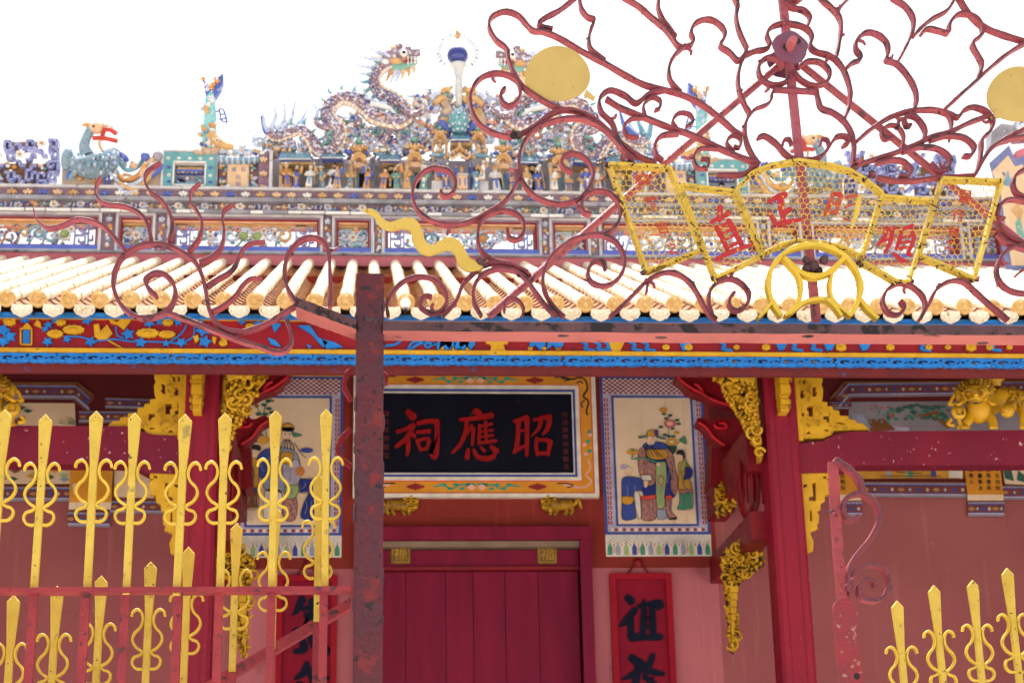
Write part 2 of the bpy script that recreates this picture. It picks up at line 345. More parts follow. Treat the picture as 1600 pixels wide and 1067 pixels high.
# ------------------------------------------------------------------ large structure
YE, YF, YC, YW, YR = 9.0, 9.12, 9.6, 11.1, 12.6
X0, X1 = -3.6, 6.0
XC = P(717, 250, YR).x                                    # the temple's axis
zy = lambda y, Y, x=800: P(x, y, Y).z
g = MB(); g.add([(-90, -90, 0), (90, -90, 0), (90, 120, 0), (-90, 120, 0)], [(0, 1, 2, 3)],
                mat('sunlit_courtyard_concrete', hx(194, 186, 178), hx(178, 170, 164), 1.5, .9, (hx(140, 134, 128), .15, 3), .2, 30))
go = g.build('ground', None); go['kind'] = 'structure'
g = MB(); g.box((X0, 9.2, .02), (X1, YW+.4, .3), mat('porch_tile_paving', hx(170, 120, 100), hx(150, 104, 88), 3, .7))
pv = g.build('pavement', None); pv['kind'] = 'structure'

WTOP = zy(545, YW)+.5
T = thing('temple', 'old Chinese temple hall with yellow tiled roof, crimson columns and plum door', 'temple', (XC, YW, 0))
def FRq(xlt, xrt, yt, xlb, xrb, yb, Y):
    "world-aligned panel whose px outline is the given quad; returns p(px, py, layer)"
    xm = (xlt+xrt+xlb+xrb)/4
    za, zb = P(xm, yb, Y).z, P(xm, yt, Y).z
    xa = (P(xlt, yt, Y).x+P(xlb, yb, Y).x)/2; xb = (P(xrt, yt, Y).x+P(xrb, yb, Y).x)/2
    def p(x, y, lay=0):
        v = (y-yt)/(yb-yt); l = xlt+(xlb-xlt)*v; r = xrt+(xrb-xrt)*v
        return V((xa+(xb-xa)*(x-l)/(r-l), Y-.0022*lay, zb+(za-zb)*v))
    def inv(u, v): return (xlt+(xlb-xlt)*v+u*((xrt-xlt)*(1-v)+(xrb-xlb)*v), yt+(yb-yt)*v)
    p.uv = lambda u, v, lay=0: V((xa+(xb-xa)*u, Y-.0022*lay, zb+(za-zb)*v))
    p.inv = inv; p.w = xb-xa; p.h = zb-za
    return p
def flat_rect(mb, p, u0, v0, u1, v1, lay, mt): mb.poly([p.uv(u0, v0, lay), p.uv(u1, v0, lay), p.uv(u1, v1, lay), p.uv(u0, v1, lay)], mt)
def ring(mb, p, o, i, y0, d, mt):
    "rectangular moulding between uv rectangles o and i, front y0 proud of the panel plane"
    def b(u0, v0, u1, v1):
        a, c = p.uv(u0, v1), p.uv(u1, v0); mb.box((a.x, a.y-y0, a.z), (c.x, a.y-y0+d, c.z), mt)
    b(o[0], o[1], o[2], i[1]); b(o[0], i[3], o[2], o[3]); b(o[0], i[1], i[0], i[3]); b(i[2], i[1], o[2], i[3])
def flat(mb, p, crop, pts, lay, mt, smooth=0):
    q = px(crop, pts)
    if smooth: q = [tuple(v) for v in cr(q, smooth, True)]
    mb.poly([p(x, y, lay) for x, y in q], mt)
def flat_ell(mb, p, crop, c, rx, ry, lay, mt, n=14):
    flat(mb, p, crop, [(c[0]+rx*math.cos(2*math.pi*k/n), c[1]+ry*math.sin(2*math.pi*k/n)) for k in range(n)], lay, mt)
def flat_line(mb, p, crop, pts, wd, lay, mt, n=5):
    q = cr(px(crop, pts), n); s = CROPS[crop][2]*wd/2; a = []; b = []
    for i, c in enumerate(q):
        d = q[min(i+1, len(q)-1)]-q[max(i-1, 0)]; d.normalize(); a.append(c+V((-d.y, d.x))*s); b.append(c-V((-d.y, d.x))*s)
    for i in range(len(q)-1): mb.poly([p(*a[i], lay), p(*a[i+1], lay), p(*b[i+1], lay), p(*b[i], lay)], mt)

# --- walls
DX0, DX1 = P(578, 900, YW).x, P(906, 900, YW).x; DZ = zy(838, YW, 742)
def part(name, fn, parent=T, **k):
    m = MB(); fn(m); return m.build(name, parent, **k)
zs = zy(887, YW, 950)
CXL, CXR = P(372, 800, YW).x, P(1116, 800, YW).x           # where the porch walls of the middle bay end
zd = zy(768, YW)
for a_, b_ in ((X0, CXL), (CXR, X1)): part('side_wall', lambda m: m.box((a_, YW, 0), (b_, YW+.35, zd), WBRN)); part('upper_wall', lambda m: m.box((a_, YW, zd), (b_, YW+.35, WTOP), WDRK))  # side walls darker from the mural's foot upward
part('pink_wall', lambda m: m.box((CXL, YW, 0), (DX0, YW+.35, zs), WPINK)); part('pink_wall', lambda m: m.box((DX1, YW, 0), (CXR, YW+.35, zs), WPINK))
def w_(m):
    m.box((CXL, YW, zs), (DX0, YW+.35, WTOP), WRED); m.box((DX1, YW, zs), (CXR, YW+.35, WTOP), WRED)
    m.box((DX0, YW, DZ), (DX1, YW+.35, WTOP), WRED)
part('red_wall', w_)
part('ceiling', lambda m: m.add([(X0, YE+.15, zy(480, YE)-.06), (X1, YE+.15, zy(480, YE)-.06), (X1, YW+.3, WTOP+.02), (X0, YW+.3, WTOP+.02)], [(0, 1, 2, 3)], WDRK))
for a_, b_ in (((X0-.3, YC, 0), (X0, YR+.6, WTOP)), ((X1, YC, 0), (X1+.3, YR+.6, WTOP)), ((X0, YR+1.6, 0), (X1, YR+1.9, WTOP))): part('end_wall', lambda m: m.box(a_, b_, WBRN))

# --- door: frame, head rail, planks, seal tiles
def w_(m):
    a, b, c, d = rect(559, 826, 923, 846, YW); m.box((DX0-.09, YW-.07, b), (DX1+.075, YW+.12, d), DOORM)
    m.box((DX1, YW-.068, 0), (DX1+.073, YW+.12, b-.002), DOORM); m.box((DX0-.088, YW-.068, 0), (DX0, YW+.12, b-.002), DOORM)
    m.box((DX0, YW-.02, zy(855, YW, 742)), (DX1, YW+.1, b-.001), mat('bare_lintel_wood', hx(130, 110, 90), hx(112, 94, 78), 6, .7))
part('door_frame', w_)
D = part('door', lambda m: (m.box((DX0, YW+.10, 0), (DX1, YW+.14, zy(886, YW, 742)), DARK),
                            m.box((DX0, YW+.04, zy(884, YW, 742)), (DX1, YW+.15, zy(857, YW, 742)), DOORM),
                            m.box((DX0, YW+.015, zy(889, YW, 742)), (DX1, YW+.1, zy(884, YW, 742)), BRK)))
js = [578, 634, 696.5, 739.5, 789.5, 842, 905]
for a, b in zip(js, js[1:]):
    xa, xb = P(a, 950, YW+.07).x+.0018, P(b, 950, YW+.07).x-.0018
    m = MB(); m.box((xa, YW+.07+R.uniform(0, .006), .25), (xb, YW+.1, zy(889.5, YW, 742)), DOORM); m.build('plank', D)
for cx, ch in ((626, '祿'), (855, '福')):
    c = P(cx, 865, YW+.03); s = MPP(cx, 865, YW)
    m = MB(); h = 15.5*s; n = 6
    pts = [c+V((sx*(h-.012)+.012*math.cos(t), 0, sz*(h-.012)+.012*math.sin(t))) for sx, sz, t0 in ((1, 1, 0), (-1, 1, 90), (-1, -1, 180), (1, -1, 270)) for t in (rad(t0), rad(t0+45), rad(t0+90))]
    m.prism(pts, (0, .014, 0), BRASSD)
    for e, tk in ((13, 1.6),):
        for k in range(4):
            q = [c+V((a*e*s, -.004, b*e*s)) for a, b in ((-1, -1), (1, -1), (1, 1), (-1, 1))]
            m.tube([q[k], q[(k+1) % 4]], tk*s*.6, BRASS, 4)
    put_glyph(m, ch, c+V((0, -.006, 0)), 23*s, BRASS, .5*.04)
    m.build('seal_tile', D)

# --- columns and tie beams
def col(x0, x1, ytop=552):
    a, b = P(x0, 650, YC).x, P(x1, 650, YC).x
    m = MB(); ch = .018; d = .2; z1 = zy(ytop, YC)
    m.prism([V((a+ch, YC, 0)), V((b-ch, YC, 0)), V((b, YC+ch, 0)), V((b, YC+d, 0)), V((a, YC+d, 0)), V((a, YC+ch, 0))][::-1], (0, 0, z1), COLM) if 0 else None
    pl = [(a+ch, YC), (b-ch, YC), (b, YC+ch), (b, YC+d), (a, YC+d), (a, YC+ch)]; n = 6
    m.add([V((x, y, 0)) for x, y in pl]+[V((x, y, z1)) for x, y in pl], [(i, (i+1) % n, (i+1) % n+n, i+n) for i in range(n)]+[tuple(range(n, 2*n))], COLM)
    for q in (.28, .72): m.box((a+(b-a)*q-.002, YC-.003, 0), (a+(b-a)*q+.002, YC, z1-.01), BRK)
    m.build('column', T)
    return a, b
cl = col(288, 341); crr = col(1197, 1247)
c3 = col(-640, -585); c4 = col(2060, 2105)
def beam(pts): part('beam', lambda m: m.prism([P(x, y, YC+.03) for x, y in pts], (0, .13, 0), BEAM))
beam([(1244, 693), (1285, 689), (1305, 679), (1330, 674), (2070, 668), (2070, 724), (1338, 727), (1312, 737), (1244, 739)])
beam([(-600, 660), (205, 666), (222, 674), (240, 679), (292, 681), (292, 740), (228, 738), (205, 726), (-600, 719)])
part('lintel', lambda m: m.box((X0, YC+.02, zy(545, YC)), (X1, YC+.16, zy(533, YC)), BEAM))
part('soffit_moulding', lambda m: (m.box((X0, YF+.05, zy(580, YF)), (X1, YF+.09, zy(566, YF)), mat('worn_red_moulding', hx(110, 36, 34), hx(92, 34, 40), 14, .7, (hx(70, 66, 110), .25, 22))),))

# --- roof: cover-tile ridges, pan rows, eave tiles, fascia
ze, zr = zy(474, YE), zy(411, YR)-.02
RF = part('roof', lambda m: m.add([(X0, YE+.06, ze-.06), (X1, YE+.06, ze-.06), (X1, YR+.2, zr-.06), (X0, YR+.2, zr-.06), (X1, YR+2.2, zr-1.4), (X0, YR+2.2, zr-1.4)],
                                  [(0, 1, 2, 3), (3, 2, 4, 5)], PAN))
xa, xb = P(12, 462, YE).x, P(1595, 481, YE).x
NT = 34; sp = (xb-xa)/NT; rt = 11.0*MPP(800, 475, YE)
sl_ = V((0, YR-YE, zr-ze)); LR = sl_.length; du = sl_.normalized(); dn = V((0, -du.z, du.y))
def tile_row_mesh():
    m = MB(); nseg = 21; L = LR/nseg; na = 9; xs = []
    for k in range(nseg):
        j = R.uniform(-.003, .003); rr = R.uniform(-.0015, .0015)
        for u, r in ((k*L, rt+.002+rr), (k*L+L*.12, rt+.0018+rr), (k*L+L*1.03, rt-.0015)):
            xs.append([V((j, YE, ze))+du*u+V((1, 0, 0))*(r*math.cos(a))+dn*(r*math.sin(a)) for a in [rad(-20+220*i/(na-1)) for i in range(na)]])
        o = len(m.v); vs = [v for row in xs[-3:] for v in row]
        m.add(vs, [(q*na+i, q*na+i+1, (q+1)*na+i+1, (q+1)*na+i) for q in range(2) for i in range(na-1)], TILE, True)
        m.add(xs[-3]+[V((j, YE, ze))+du*(k*L)], [(i+1, i, na) for i in range(na-1)], TILE)
    return m
def eave_disc(m, c):
    n = 20
    for r0, y in ((rt+.0085, 0), ):
        m.prism([c+V((r0*math.cos(2*math.pi*k/n), -.012, r0*math.sin(2*math.pi*k/n))) for k in range(n)], (0, .02, 0), TILEC)
    for k in range(n):                                     # raised rim and boss
        pass
    q = [c+V(((rt-.002)*math.cos(2*math.pi*k/n), -.014, (rt-.002)*math.sin(2*math.pi*k/n))) for k in range(n+1)]
    m.tube(q, .005, TILEC, 4, False)
    m.ell(c+V((0, -.012, 0)), (.014, .008, .014), TILEC, 8, 5)
    for k in range(8): m.ell(c+V((.028*math.cos(k*.785+.3), -.012, .028*math.sin(k*.785+.3))), (.007, .006, .007), TILEC, 6, 4)
def pan_mesh():
    m = MB(); nseg = 24; L = LR/nseg; na = 6; hw = sp/2-.03
    for k in range(nseg):
        row = []
        for u, lift in ((k*L-.01, .012), (k*L+L, 0)):
            row.append([V((sp/2, YE+.02, ze-.045))+du*u+V((hw*t, 0, 0))+dn*(.03*t*t+lift) for t in [-1+2*i/(na-1) for i in range(na)]])
        m.add(row[0]+row[1], [(i, i+1, na+i+1, na+i) for i in range(na-1)], PAN, False)
        m.add(row[0]+[p-dn*.012 for p in row[0]], [(i, i+1, na+i+1, na+i) for i in range(na-1)], PAN, False)
    return m
def drip_mesh(m, c):
    "scalloped hanging eave tile"
    w2 = sp*.33; top = [c+V((w2*t, -.006, .022+.008*t*t)) for t in (-1, -.5, 0, .5, 1)]
    bot = [c+V((w2*x, -.006, z)) for x, z in ((1.02, -.008), (.8, -.026), (.55, -.03), (.3, -.038), (0, -.044), (-.3, -.038), (-.55, -.03), (-.8, -.026), (-1.02, -.008))]
    m.prism(top+bot, (0, .014, 0), TILE)
    m.tube([p+V((0, -.004, .006)) for p in bot], .004, TILE, 4, False)
    for dx, dz in ((0, -.02), (-.03, -.006), (.03, -.006), (0, .004)): m.ell(c+V((dx, -.008, dz)), (.012, .006, .009), TILE, 6, 4)
tr = tile_row_mesh().build('tile_row', RF); me_t = tr.data
m = MB(); eave_disc(m, V((0, YE, ze))); ed = m.build('tile_end', RF)
pr = pan_mesh().build('pan_tile_row', RF)
m = MB(); drip_mesh(m, V((sp/2, YE-.005, ze-.055))); dr = m.build('drip_tile', RF)
k0 = int((X0-xa)/sp)+1; k1 = int((X1-xa)/sp)-1; first = True
for k in range(k0, k1):
    for o in (tr, ed, pr, dr):
        c = o if first else o.copy()
        if not first: COL.objects.link(c)
        c.location = o.location if first else V((xa+k*sp+R.uniform(-.004, .004), 0, R.uniform(-.003, .003)))
        if first: c.location = V((xa+k*sp, 0, 0))
    first = False
def w_(m):
    z1, z0 = zy(488, YF), zy(503, YF)
    m.box((X0, YF+.03, z0), (X1, YF+.1, ze-.03), BBLU); m.box((X0, YE+.045, zy(499, YE+.045)), (X1, YE+.085, ze-.058), BBLU)
    for k in range(k0, k1):
        m.box((xa+k*sp-.03, YE+.03, zy(498, YE+.03)), (xa+k*sp+.02+R.uniform(0, .02), YE+.0449, ze-.062), BBLUD if k % 3 else BBLU)
part('eave_board', w_)
FB = part('fascia_board', lambda m: m.box((X0, YF, zy(551, YF)), (X1, YF+.05, zy(505, YF)), FRED))
part('fascia_moulding', lambda m: (m.box((X0, YF-.03, zy(505, YF)), (X1, YF+.03, zy(500.5, YF)), GOLD), m.box((X0, YF-.022, zy(500.8, YF)), (X1, YF+.02, zy(499.6, YF)), ORG_)))
part('fascia_moulding', lambda m: m.box((X0, YF-.028, zy(556.5, YF)), (X1, YF+.045, zy(550.5, YF)), GOLD))
# pierced blue valance: repeated C-scrolls and leaves
z1, z0 = zy(557.5, YF), zy(570, YF); h = z1-z0
def w_(m):
    L = .15; n = int((X1-X0)/L)
    for k in range(n):
        x = X0+k*L; fl = 1 if k % 2 else -1; j = R.uniform(-.008, .008)
        Q = lambda u, v: V((x+L*u+j, YF, z0+h*v))
        m.strip([Q(*p) for p in cr([(-.05, .3), (.12, .75), (.35, .92), (.55, .7), (.5, .4), (.36, .36), (.33, .55)], 5)], .011, .03, BBLU)
        m.strip([Q(*p) for p in cr([(.5, .32), (.66, .2), (.85, .3), (.95, .6), (.82, .82), (.7, .66)], 5)], .011, .03, BBLU)
        m.strip([Q(*p) for p in cr([(.0, .96), (.25, .9), (.5, 1.0), (.75, .9), (1.0, .96)], 4)], .012, .034, BBLU)
        for u, v, rx, rz in ((.1, .42, .014, .02), (.62, .82, .018, .014), (.72, .42, .012, .016), (.2, .18, .03, .012), (.46, .14, .03, .011), (.97, .2, .022, .013)):
            m.ell(Q(u, v), (rx, .016, rz), BBLU, 7, 4)
        m.prism([Q(u, v)+V((0, -.01, 0)) for u, v in ((0, .2), (.08, .02), (.2, -.06), (.32, .04), (.42, -.02), (.55, -.09), (.68, .0), (.8, -.05), (.92, .03), (1, .2))], (0, .03, 0), BBLU)
part('valance', w_, kind='stuff')
# carved reliefs on the fascia
def fl_(m, crop, c, r, mt, n=14, rz=None, d=.02):
    m = MB()
    (x, y), = px(crop, [c]); s = MPP(x, y, YF)*CROPS[crop][2]; c = P(x, y, YF); rz = rz or r
    m.prism([c+V((r*s*math.cos(2*math.pi*k/n)*(1 if k % 2 else .86), -d, rz*s*math.sin(2*math.pi*k/n)*(1 if k % 2 else .86))) for k in range(n)], (0, d, 0), mt)
    m.ell(c+V((0, -d, 0)), (r*s*.35, .012, rz*s*.3), mt, 8, 5); m.build('carved_flower', FB)
def sp_(m, crop, pts, mt, d=.016, sm=0):
    m = MB()
    q = px(crop, pts); q = [tuple(v) for v in cr(q, sm, True)] if sm else q
    m.prism([P(x, y, YF)+V((0, -d, 0)) for x, y in q], (0, d, 0), mt); m.build('carved_leaf' if mt is BBLU else 'carved_bird', FB)
def st_(m, crop, pts, wd, mt, d=.014):
    m = MB(); s = MPP(400, 520, YF)*CROPS[crop][2]; m.strip([P(v.x, v.y, YF)+V((0, -d/2, 0)) for v in cr(px(crop, pts), 4)], wd*s, d, mt); m.build('carved_stem', FB)
def w_(m):                                                 # F crop: (0,380) x .2625
    for c, r, rz in (((440, 520), 66, 30), ((330, 545), 50, 26), ((365, 478), 32, 20), ((880, 540), 70, 30), ((995, 548), 52, 24), ((1000, 478), 34, 20), ((60, 470), 40, 30), ((1340, 560), 30, 26), ((1330, 600), 26, 20), ((1490, 500), 30, 18)):
        fl_(m, 'F', c, r, GOLD, 22 if r > 45 else 14, rz)
    for pts in ([(560, 490), (590, 485), (600, 530), (640, 490), (670, 540), (640, 575), (590, 580), (565, 560)], [(650, 455), (700, 475), (735, 450), (790, 450), (760, 490), (740, 520), (700, 490), (660, 480)],
                [(1150, 560), (1180, 550), (1185, 580), (1165, 600)], [(1265, 560), (1290, 565), (1280, 605), (1266, 590)], [(205, 490), (225, 460), (245, 480), (250, 512), (225, 500)],
                [(140, 500), (165, 478), (190, 505), (185, 512), (145, 512)]): sp_(m, 'F', pts, GOLD)
    st_(m, 'F', [(620, 565), (670, 595), (730, 630)], 9, GOLD)
    for q in ([(125, 510), (125, 605), (190, 608), (190, 512), (125, 510)],): 
        for a, b in zip(q, q[1:]): st_(m, 'F', [a, b], 9, GOLD)
w_(None)
def w_(m):
    def leaf(x, y, s, a):
        pts = []
        for k in range(10):
            t = a+2*math.pi*k/10; r = s*(1 if k % 2 == 0 else .5); pts.append((x+r*math.cos(t), y+r*math.sin(t)*.9))
        sp_(m, 'F', pts, BBLU)
    for x, y, s, a in ((520, 460, 36, 0), (330, 460, 28, 1), (290, 490, 26, 2), (285, 590, 34, .4), (400, 575, 26, 1.3), (540, 590, 38, .2), (765, 545, 42, .7), (840, 595, 40, 1.1), (890, 480, 32, .2), (950, 470, 26, .9), (1060, 470, 30, 2),
                       (1080, 595, 36, .3), (990, 600, 26, 1), (1210, 520, 50, .5), (1220, 590, 44, 1.2), (1190, 490, 36, .3), (270, 515, 22, 0), (1470, 600, 30, .6), (1540, 490, 36, 1), (20, 520, 46, 0), (60, 560, 44, .7), (20, 590, 40, .3), (150, 460, 30, .2), (1440, 470, 24, .4)): leaf(x, y, s, a)
    for pts in ([(380, 560), (480, 560), (560, 585), (680, 575), (800, 590), (930, 590), (1080, 600)], [(690, 500), (700, 550), (740, 570)], [(1000, 600), (1080, 540), (1110, 490)], [(1100, 590), (1150, 560), (1160, 500)]): st_(m, 'F', pts, 8, BBLU)
    sp_(m, 'F', [(138, 520), (178, 520), (178, 598), (138, 598)], BBLU, .008)
    # stretch right of the left bays, D crop (400,300)
    for pts in ([(250, 800), (320, 800), (370, 870), (430, 900), (400, 930), (330, 850)], [(90, 780), (150, 790), (110, 840)], [(70, 870), (120, 890), (150, 930), (90, 910)], [(300, 910), (330, 920), (320, 940)], [(390, 880), (470, 900), (520, 930), (420, 940)]): sp_(m, 'D', pts, BBLU)
    for pts in ([(760, 920), (830, 910), (870, 880)], [(900, 950), (930, 900), (990, 890), (1020, 930), (1060, 900)]): st_(m, 'D', pts, 14, BBLU)
    for x0 in (1090, 1190):
        sp_(m, 'D', [(x0-10, 890), (x0+80, 890), (x0+70, 930), (x0+40, 950), (x0+20, 920), (x0, 950), (x0-15, 940)], BBLU, .02)
    for c in ((830, 560), (870, 545), (790, 545)): pass
w_(None)
def w_(m):                                                 # middle and right stretches seen under the gate bar (PX coordinates)
    st_(m, 'PX', [(640, 548), (660, 536), (690, 540), (700, 530)], 4, BBLU)
    for x0 in (690, 720, 830, 858): sp_(m, 'PX', [(x0, 520), (x0+20, 520), (x0+22, 540), (x0+14, 549), (x0+6, 540), (x0-4, 548)], BBLU, .02)
    for x0 in (690, 708, 730, 828, 850, 872): fl_(m, 'PX', (x0, 546), 4, GOLD, 10, 3)
    fl_(m, 'PX', (776, 530), 22, GOLD, 28, 14); sp_(m, 'PX', [(768, 540), (786, 540), (790, 551), (765, 551)], GOLD)
    sp_(m, 'PX', [(950, 534), (976, 534), (968, 551), (956, 551)], GOLD)
    for x0 in (905, 925, 940, 980, 1000, 1120, 1230, 1260, 1430, 1540): st_(m, 'PX', [(x0, 532), (x0+12, 540), (x0+8, 546), (x0+24, 549)], 5, BBLU)
    for x0, r in ((1040, 6), (1075, 7), (1196, 7), (1313, 9), (1390, 7), (1450, 6), (1480, 5), (1516, 9), (1545, 6), (1576, 5), (1150, 5)): fl_(m, 'PX', (x0, 544), r, GOLD, 12, r*.8)
    for x0 in (1060, 1210, 1285, 1340): sp_(m, 'PX', [(x0, 533), (x0+22, 534), (x0+14, 548), (x0+6, 549)], BBLU)
w_(None)
# ------------------------------------------------------------------ roof ridge
def PM(x, y, Y=YR, mir=False):
    p = P(x, y, Y)
    if mir: p.x = 2*XC-p.x
    return p
zq = lambda y, Y=YR: P(717, y, Y).z
RXR = P(1566, 320, YR).x; RXL = 2*XC-RXR
S0 = MPP(717, 300, YR)
RG = part('ridge', lambda m: (m.box((RXL, YR-.05, zq(421)), (RXR, YR+.3, zq(404)), RIDGER), m.box((RXL, YR-.075, zq(405.5)), (RXR, YR-.03, zq(402.5)), GREYR)))
def sub(name, fn, parent=RG, **k):
    m = MB(); fn(m); return m.build(name, parent, **k)
sub('ridge_cornice', lambda m: (m.box((RXL, YR-.1, zq(327)), (RXR, YR+.3, zq(321)), GREYR), m.box((RXL, YR-.04, zq(339)), (RXR, YR+.25, zq(326.9)), PURP),
                                m.box((RXL, YR-.085, zq(344)), (RXR, YR+.27, zq(338.9)), GREYR), m.box((RXL, YR-.06, zq(321.1)), (RXR, YR+.26, zq(308)), PURP),
                                m.box((RXL, YR-.09, zq(308.1)), (RXR, YR+.28, zq(304)), CREAMR)))
def w_(m):                                                 # white chips laid along the cornice
    x = RXL
    while x < RXR-.2:
        l = R.uniform(.08, .22)
        if R.random() < .72: m.box((x, YR-.095, zq(345)+R.uniform(0, .006)), (x+l*.94, YR-.08, zq(340.5)), WHT)
        x += l
sub('porcelain_chip', w_, kind='stuff')
def flower(m, c, r, mt, mc, n=6, d=.016):
    for k in range(n):
        a = 2*math.pi*k/n+.3; m.ell(c+V((math.cos(a)*r*.62, -d*.5, math.sin(a)*r*.62)), (r*.42, d, r*.42), mt, 6, 4)
    m.ell(c+V((0, -d, 0)), (r*.34, d, r*.34), mc, 6, 4)
def lotus(m, c, r, mt, mc):
    for dx, dz, a in ((-.7, .0, .6), (.7, .0, .6), (0, .15, .8), (-.38, -.35, .6), (.38, -.35, .6)): m.ell(c+V((dx*r, -.02, dz*r)), (r*a*.62, .025, r*a*.7), mt, 7, 5)
    m.ell(c+V((-r*.9, -.01, -r*.1)), (r*.4, .014, r*.2), mc, 6, 4); m.ell(c+V((r*.9, -.01, -r*.1)), (r*.4, .014, r*.2), mc, 6, 4)
x = RXL+.1; k = 0
while x < RXR-.05:                                          # row of lotus bosses under the stage, flower band under the cornice
    m = MB(); lotus(m, V((x, YR-.06, zq(315))), .033, (SKIN, BLU, WHT, OCH)[k % 4] if k % 5 else SKIN, (GRN, LBLU)[k % 2]); m.build('lotus_boss', RG)
    x += .115+R.uniform(-.008, .008); k += 1
def w_(m):
    x = RXL+.05; k = 0
    while x < RXR-.05:
        c = V((x, YR-.045, zq(332.5)+R.uniform(-.01, .01))); t = k % 7
        if t in (0, 4): flower(m, c, .034, WHT if t else LBLU, ORG_, 6)
        elif t in (1, 5):
            for q in range(5): m.ell(c+V((R.uniform(-.05, .05), -.006, R.uniform(-.02, .02))), (R.uniform(.008, .02), .012, R.uniform(.006, .014)), R.choice(MPOR), 6, 4)
        elif t == 2: flower(m, c, .03, ORG_, WHT, 5)
        elif t == 3: m.tube(cr([c+V((-.06, -.008, -.01)), c+V((-.03, -.008, .012)), c+V((0, -.008, -.008)), c+V((.03, -.008, .012)), c+V((.06, -.008, 0))], 4), .006, R.choice((WHT, GRN, LBLU)), 5)
        else:
            for q in range(4): m.tube([c+V((-.03+q*.02, -.008, -.016)), c+V((-.02+q*.02, -.008, .016))], .005, (WHT, BLU)[q % 2], 4)
        for q in range(4): m.ell(c+V((R.uniform(-.04, .04), 0, R.uniform(-.028, .028))), (R.uniform(.006, .016), .01, R.uniform(.006, .013)), R.choice((WHT, LBLU, BLU, ORG_, GRN, PURP)), 6, 4)
        x += .066; k += 1
sub('porcelain_flower_band', w_, kind='stuff')
def xm(x, mir=False): return PM(x, 360, YR, mir).x
def swirl(m, c, r, th, mt, a0=0, turns=1.3, d=.03, n=14, hand=1):
    pts = [c+V((math.cos(a0+hand*t*turns*6.283)*r*(1-.8*t), 0, math.sin(a0+hand*t*turns*6.283)*r*(1-.8*t))) for t in [i/n for i in range(n+1)]]
    m.strip(pts, th, d, mt)
def key(m, x0, z0, s, mt, y):
    "one key-fret unit"
    q = lambda a, b: V((x0+a*s, y, z0+b*s))
    for pts in ([(0, 0), (0, 1), (1, 1), (1, .3), (.4, .3), (.4, .65)], [(1.3, 1), (1.3, 0), (.6, 0)], [(1.3, .5), (1.7, .5), (1.7, 1)]):
        for a, b in zip(pts, pts[1:]): m.strip([q(*a), q(*b)], .16*s, .03, mt)
def panel(x0, x1, seed, long=True):
    r = random.Random(seed); a, b = xm(x0), xm(x1); zt, zb = zq(343.5), zq(404)
    m = MB()
    def rg(i, o, y, d, mt):
        m.box((a+o, y, zb+o), (b-o, y+d, zb+i), mt); m.box((a+o, y, zt-i), (b-o, y+d, zt-o), mt); m.box((a+o, y, zb+i), (a+i, y+d, zt-i), mt); m.box((b-i, y, zb+i), (b-o, y+d, zt-i), mt)
    rg(.02, 0, YR-.06, .26, CREAMR); rg(.034, .02, YR-.045, .23, PURP); rg(.047, .034, YR-.03, .2, flatm('mural_dark_red', 150, 44, 44))
    m.box((a+.02, YR-.052, zb+.02), (b-.02, YR-.0, zb+.058), flatm('periwinkle_border', 96, 116, 206))
    m.box((a+.034, YR-.03, zb+.0581), (b-.034, YR+.1, zb+.07), MRED); m.box((a+.047, YR-.028, zt-.06), (b-.047, YR+.12, zt-.0471), flatm('salmon_border', 232, 180, 140))
    o = m.build('pierced_panel' if long else 'relief_panel', RG)
    a += .05; b -= .05; zt -= .062; zb += .072; h = zt-zb; zc = (zt+zb)/2; y = YR+.02
    m = MB()
    if not long: m.box((a, YR+.04, zb), (b, YR+.1, zt), mat('pale_blue_panel_ground', hx(170, 206, 220), hx(196, 216, 224), 9, .4))
    m.box((a-.01, y-.015, zb-.004), (b+.01, y+.03, zb+.012), LBLU); m.box((a-.01, y-.015, zt-.012), (b+.01, y+.03, zt+.004), OCH)
    if long:
        for xx in (a+.015, b-.155):
            for zz in (zb+.012, zb+.012+h*.5): key(m, xx, zz, h*.42, FRETM, y)
        x = a+.22
        while x < b-.2:
            mt = r.choice((LBLU, LBLU, WHT, BRWN, OCH, TEAL)); rr = h*r.uniform(.26, .4)
            swirl(m, V((x, y, zc+r.uniform(-.1, .1)*h)), rr, .02, mt, r.uniform(0, 6), r.uniform(1, 1.5), .035, 14, r.choice((1, -1)))
            m.tube(cr([V((x-.06, y, zb+.01)), V((x-.02, y, zc+r.uniform(-.3, .3)*h)), V((x+.05, y, zt-.01))], 4), .009, r.choice((LBLU, GRN, BRWN)), 5)
            if r.random() < .6: flower(m, V((x+.05, y-.012, zc+r.uniform(-.3, .3)*h)), .03, r.choice((WHT, LBLU, MPINK)), r.choice((ORG_, BLU)), 5)
            for q in range(7): m.ell(V((x+r.uniform(-.08, .08), y-.01, zb+h*r.uniform(.08, .92))), (r.uniform(.008, .024), .014, r.uniform(.008, .018)), r.choice(MPOR), 6, 4)
            if r.random() < .25: m.ell(V((x, y-.02, zc)), (.036, .03, .034), r.choice((ORG_, flatm('mural_sage', 156, 178, 118))), 8, 6)
            x += .1
    else:
        for q in range(26):
            m.ell(V((r.uniform(a+.02, b-.02), YR+.03, r.uniform(zb+.015, zt-.015))), (r.uniform(.01, .03), .02, r.uniform(.008, .022)), r.choice(MPOR), 6, 4)
        for q in (-1, 1):
            swirl(m, V(((a+b)/2+q*.07, YR+.03, zc+.01)), h*.3, .018, LBLU, 0 if q > 0 else 3.1, 1.2, .03, 12, q); swirl(m, V(((a+b)/2+q*.11, YR+.025, zc-.04)), h*.22, .016, WHT, 1, 1.1, .03, 10, -q)
        flower(m, V(((a+b)/2, YR+.02, zc)), .04, WHT, ORG_, 6)
    m.build('openwork' if long else 'porcelain_relief', RG, kind='stuff')
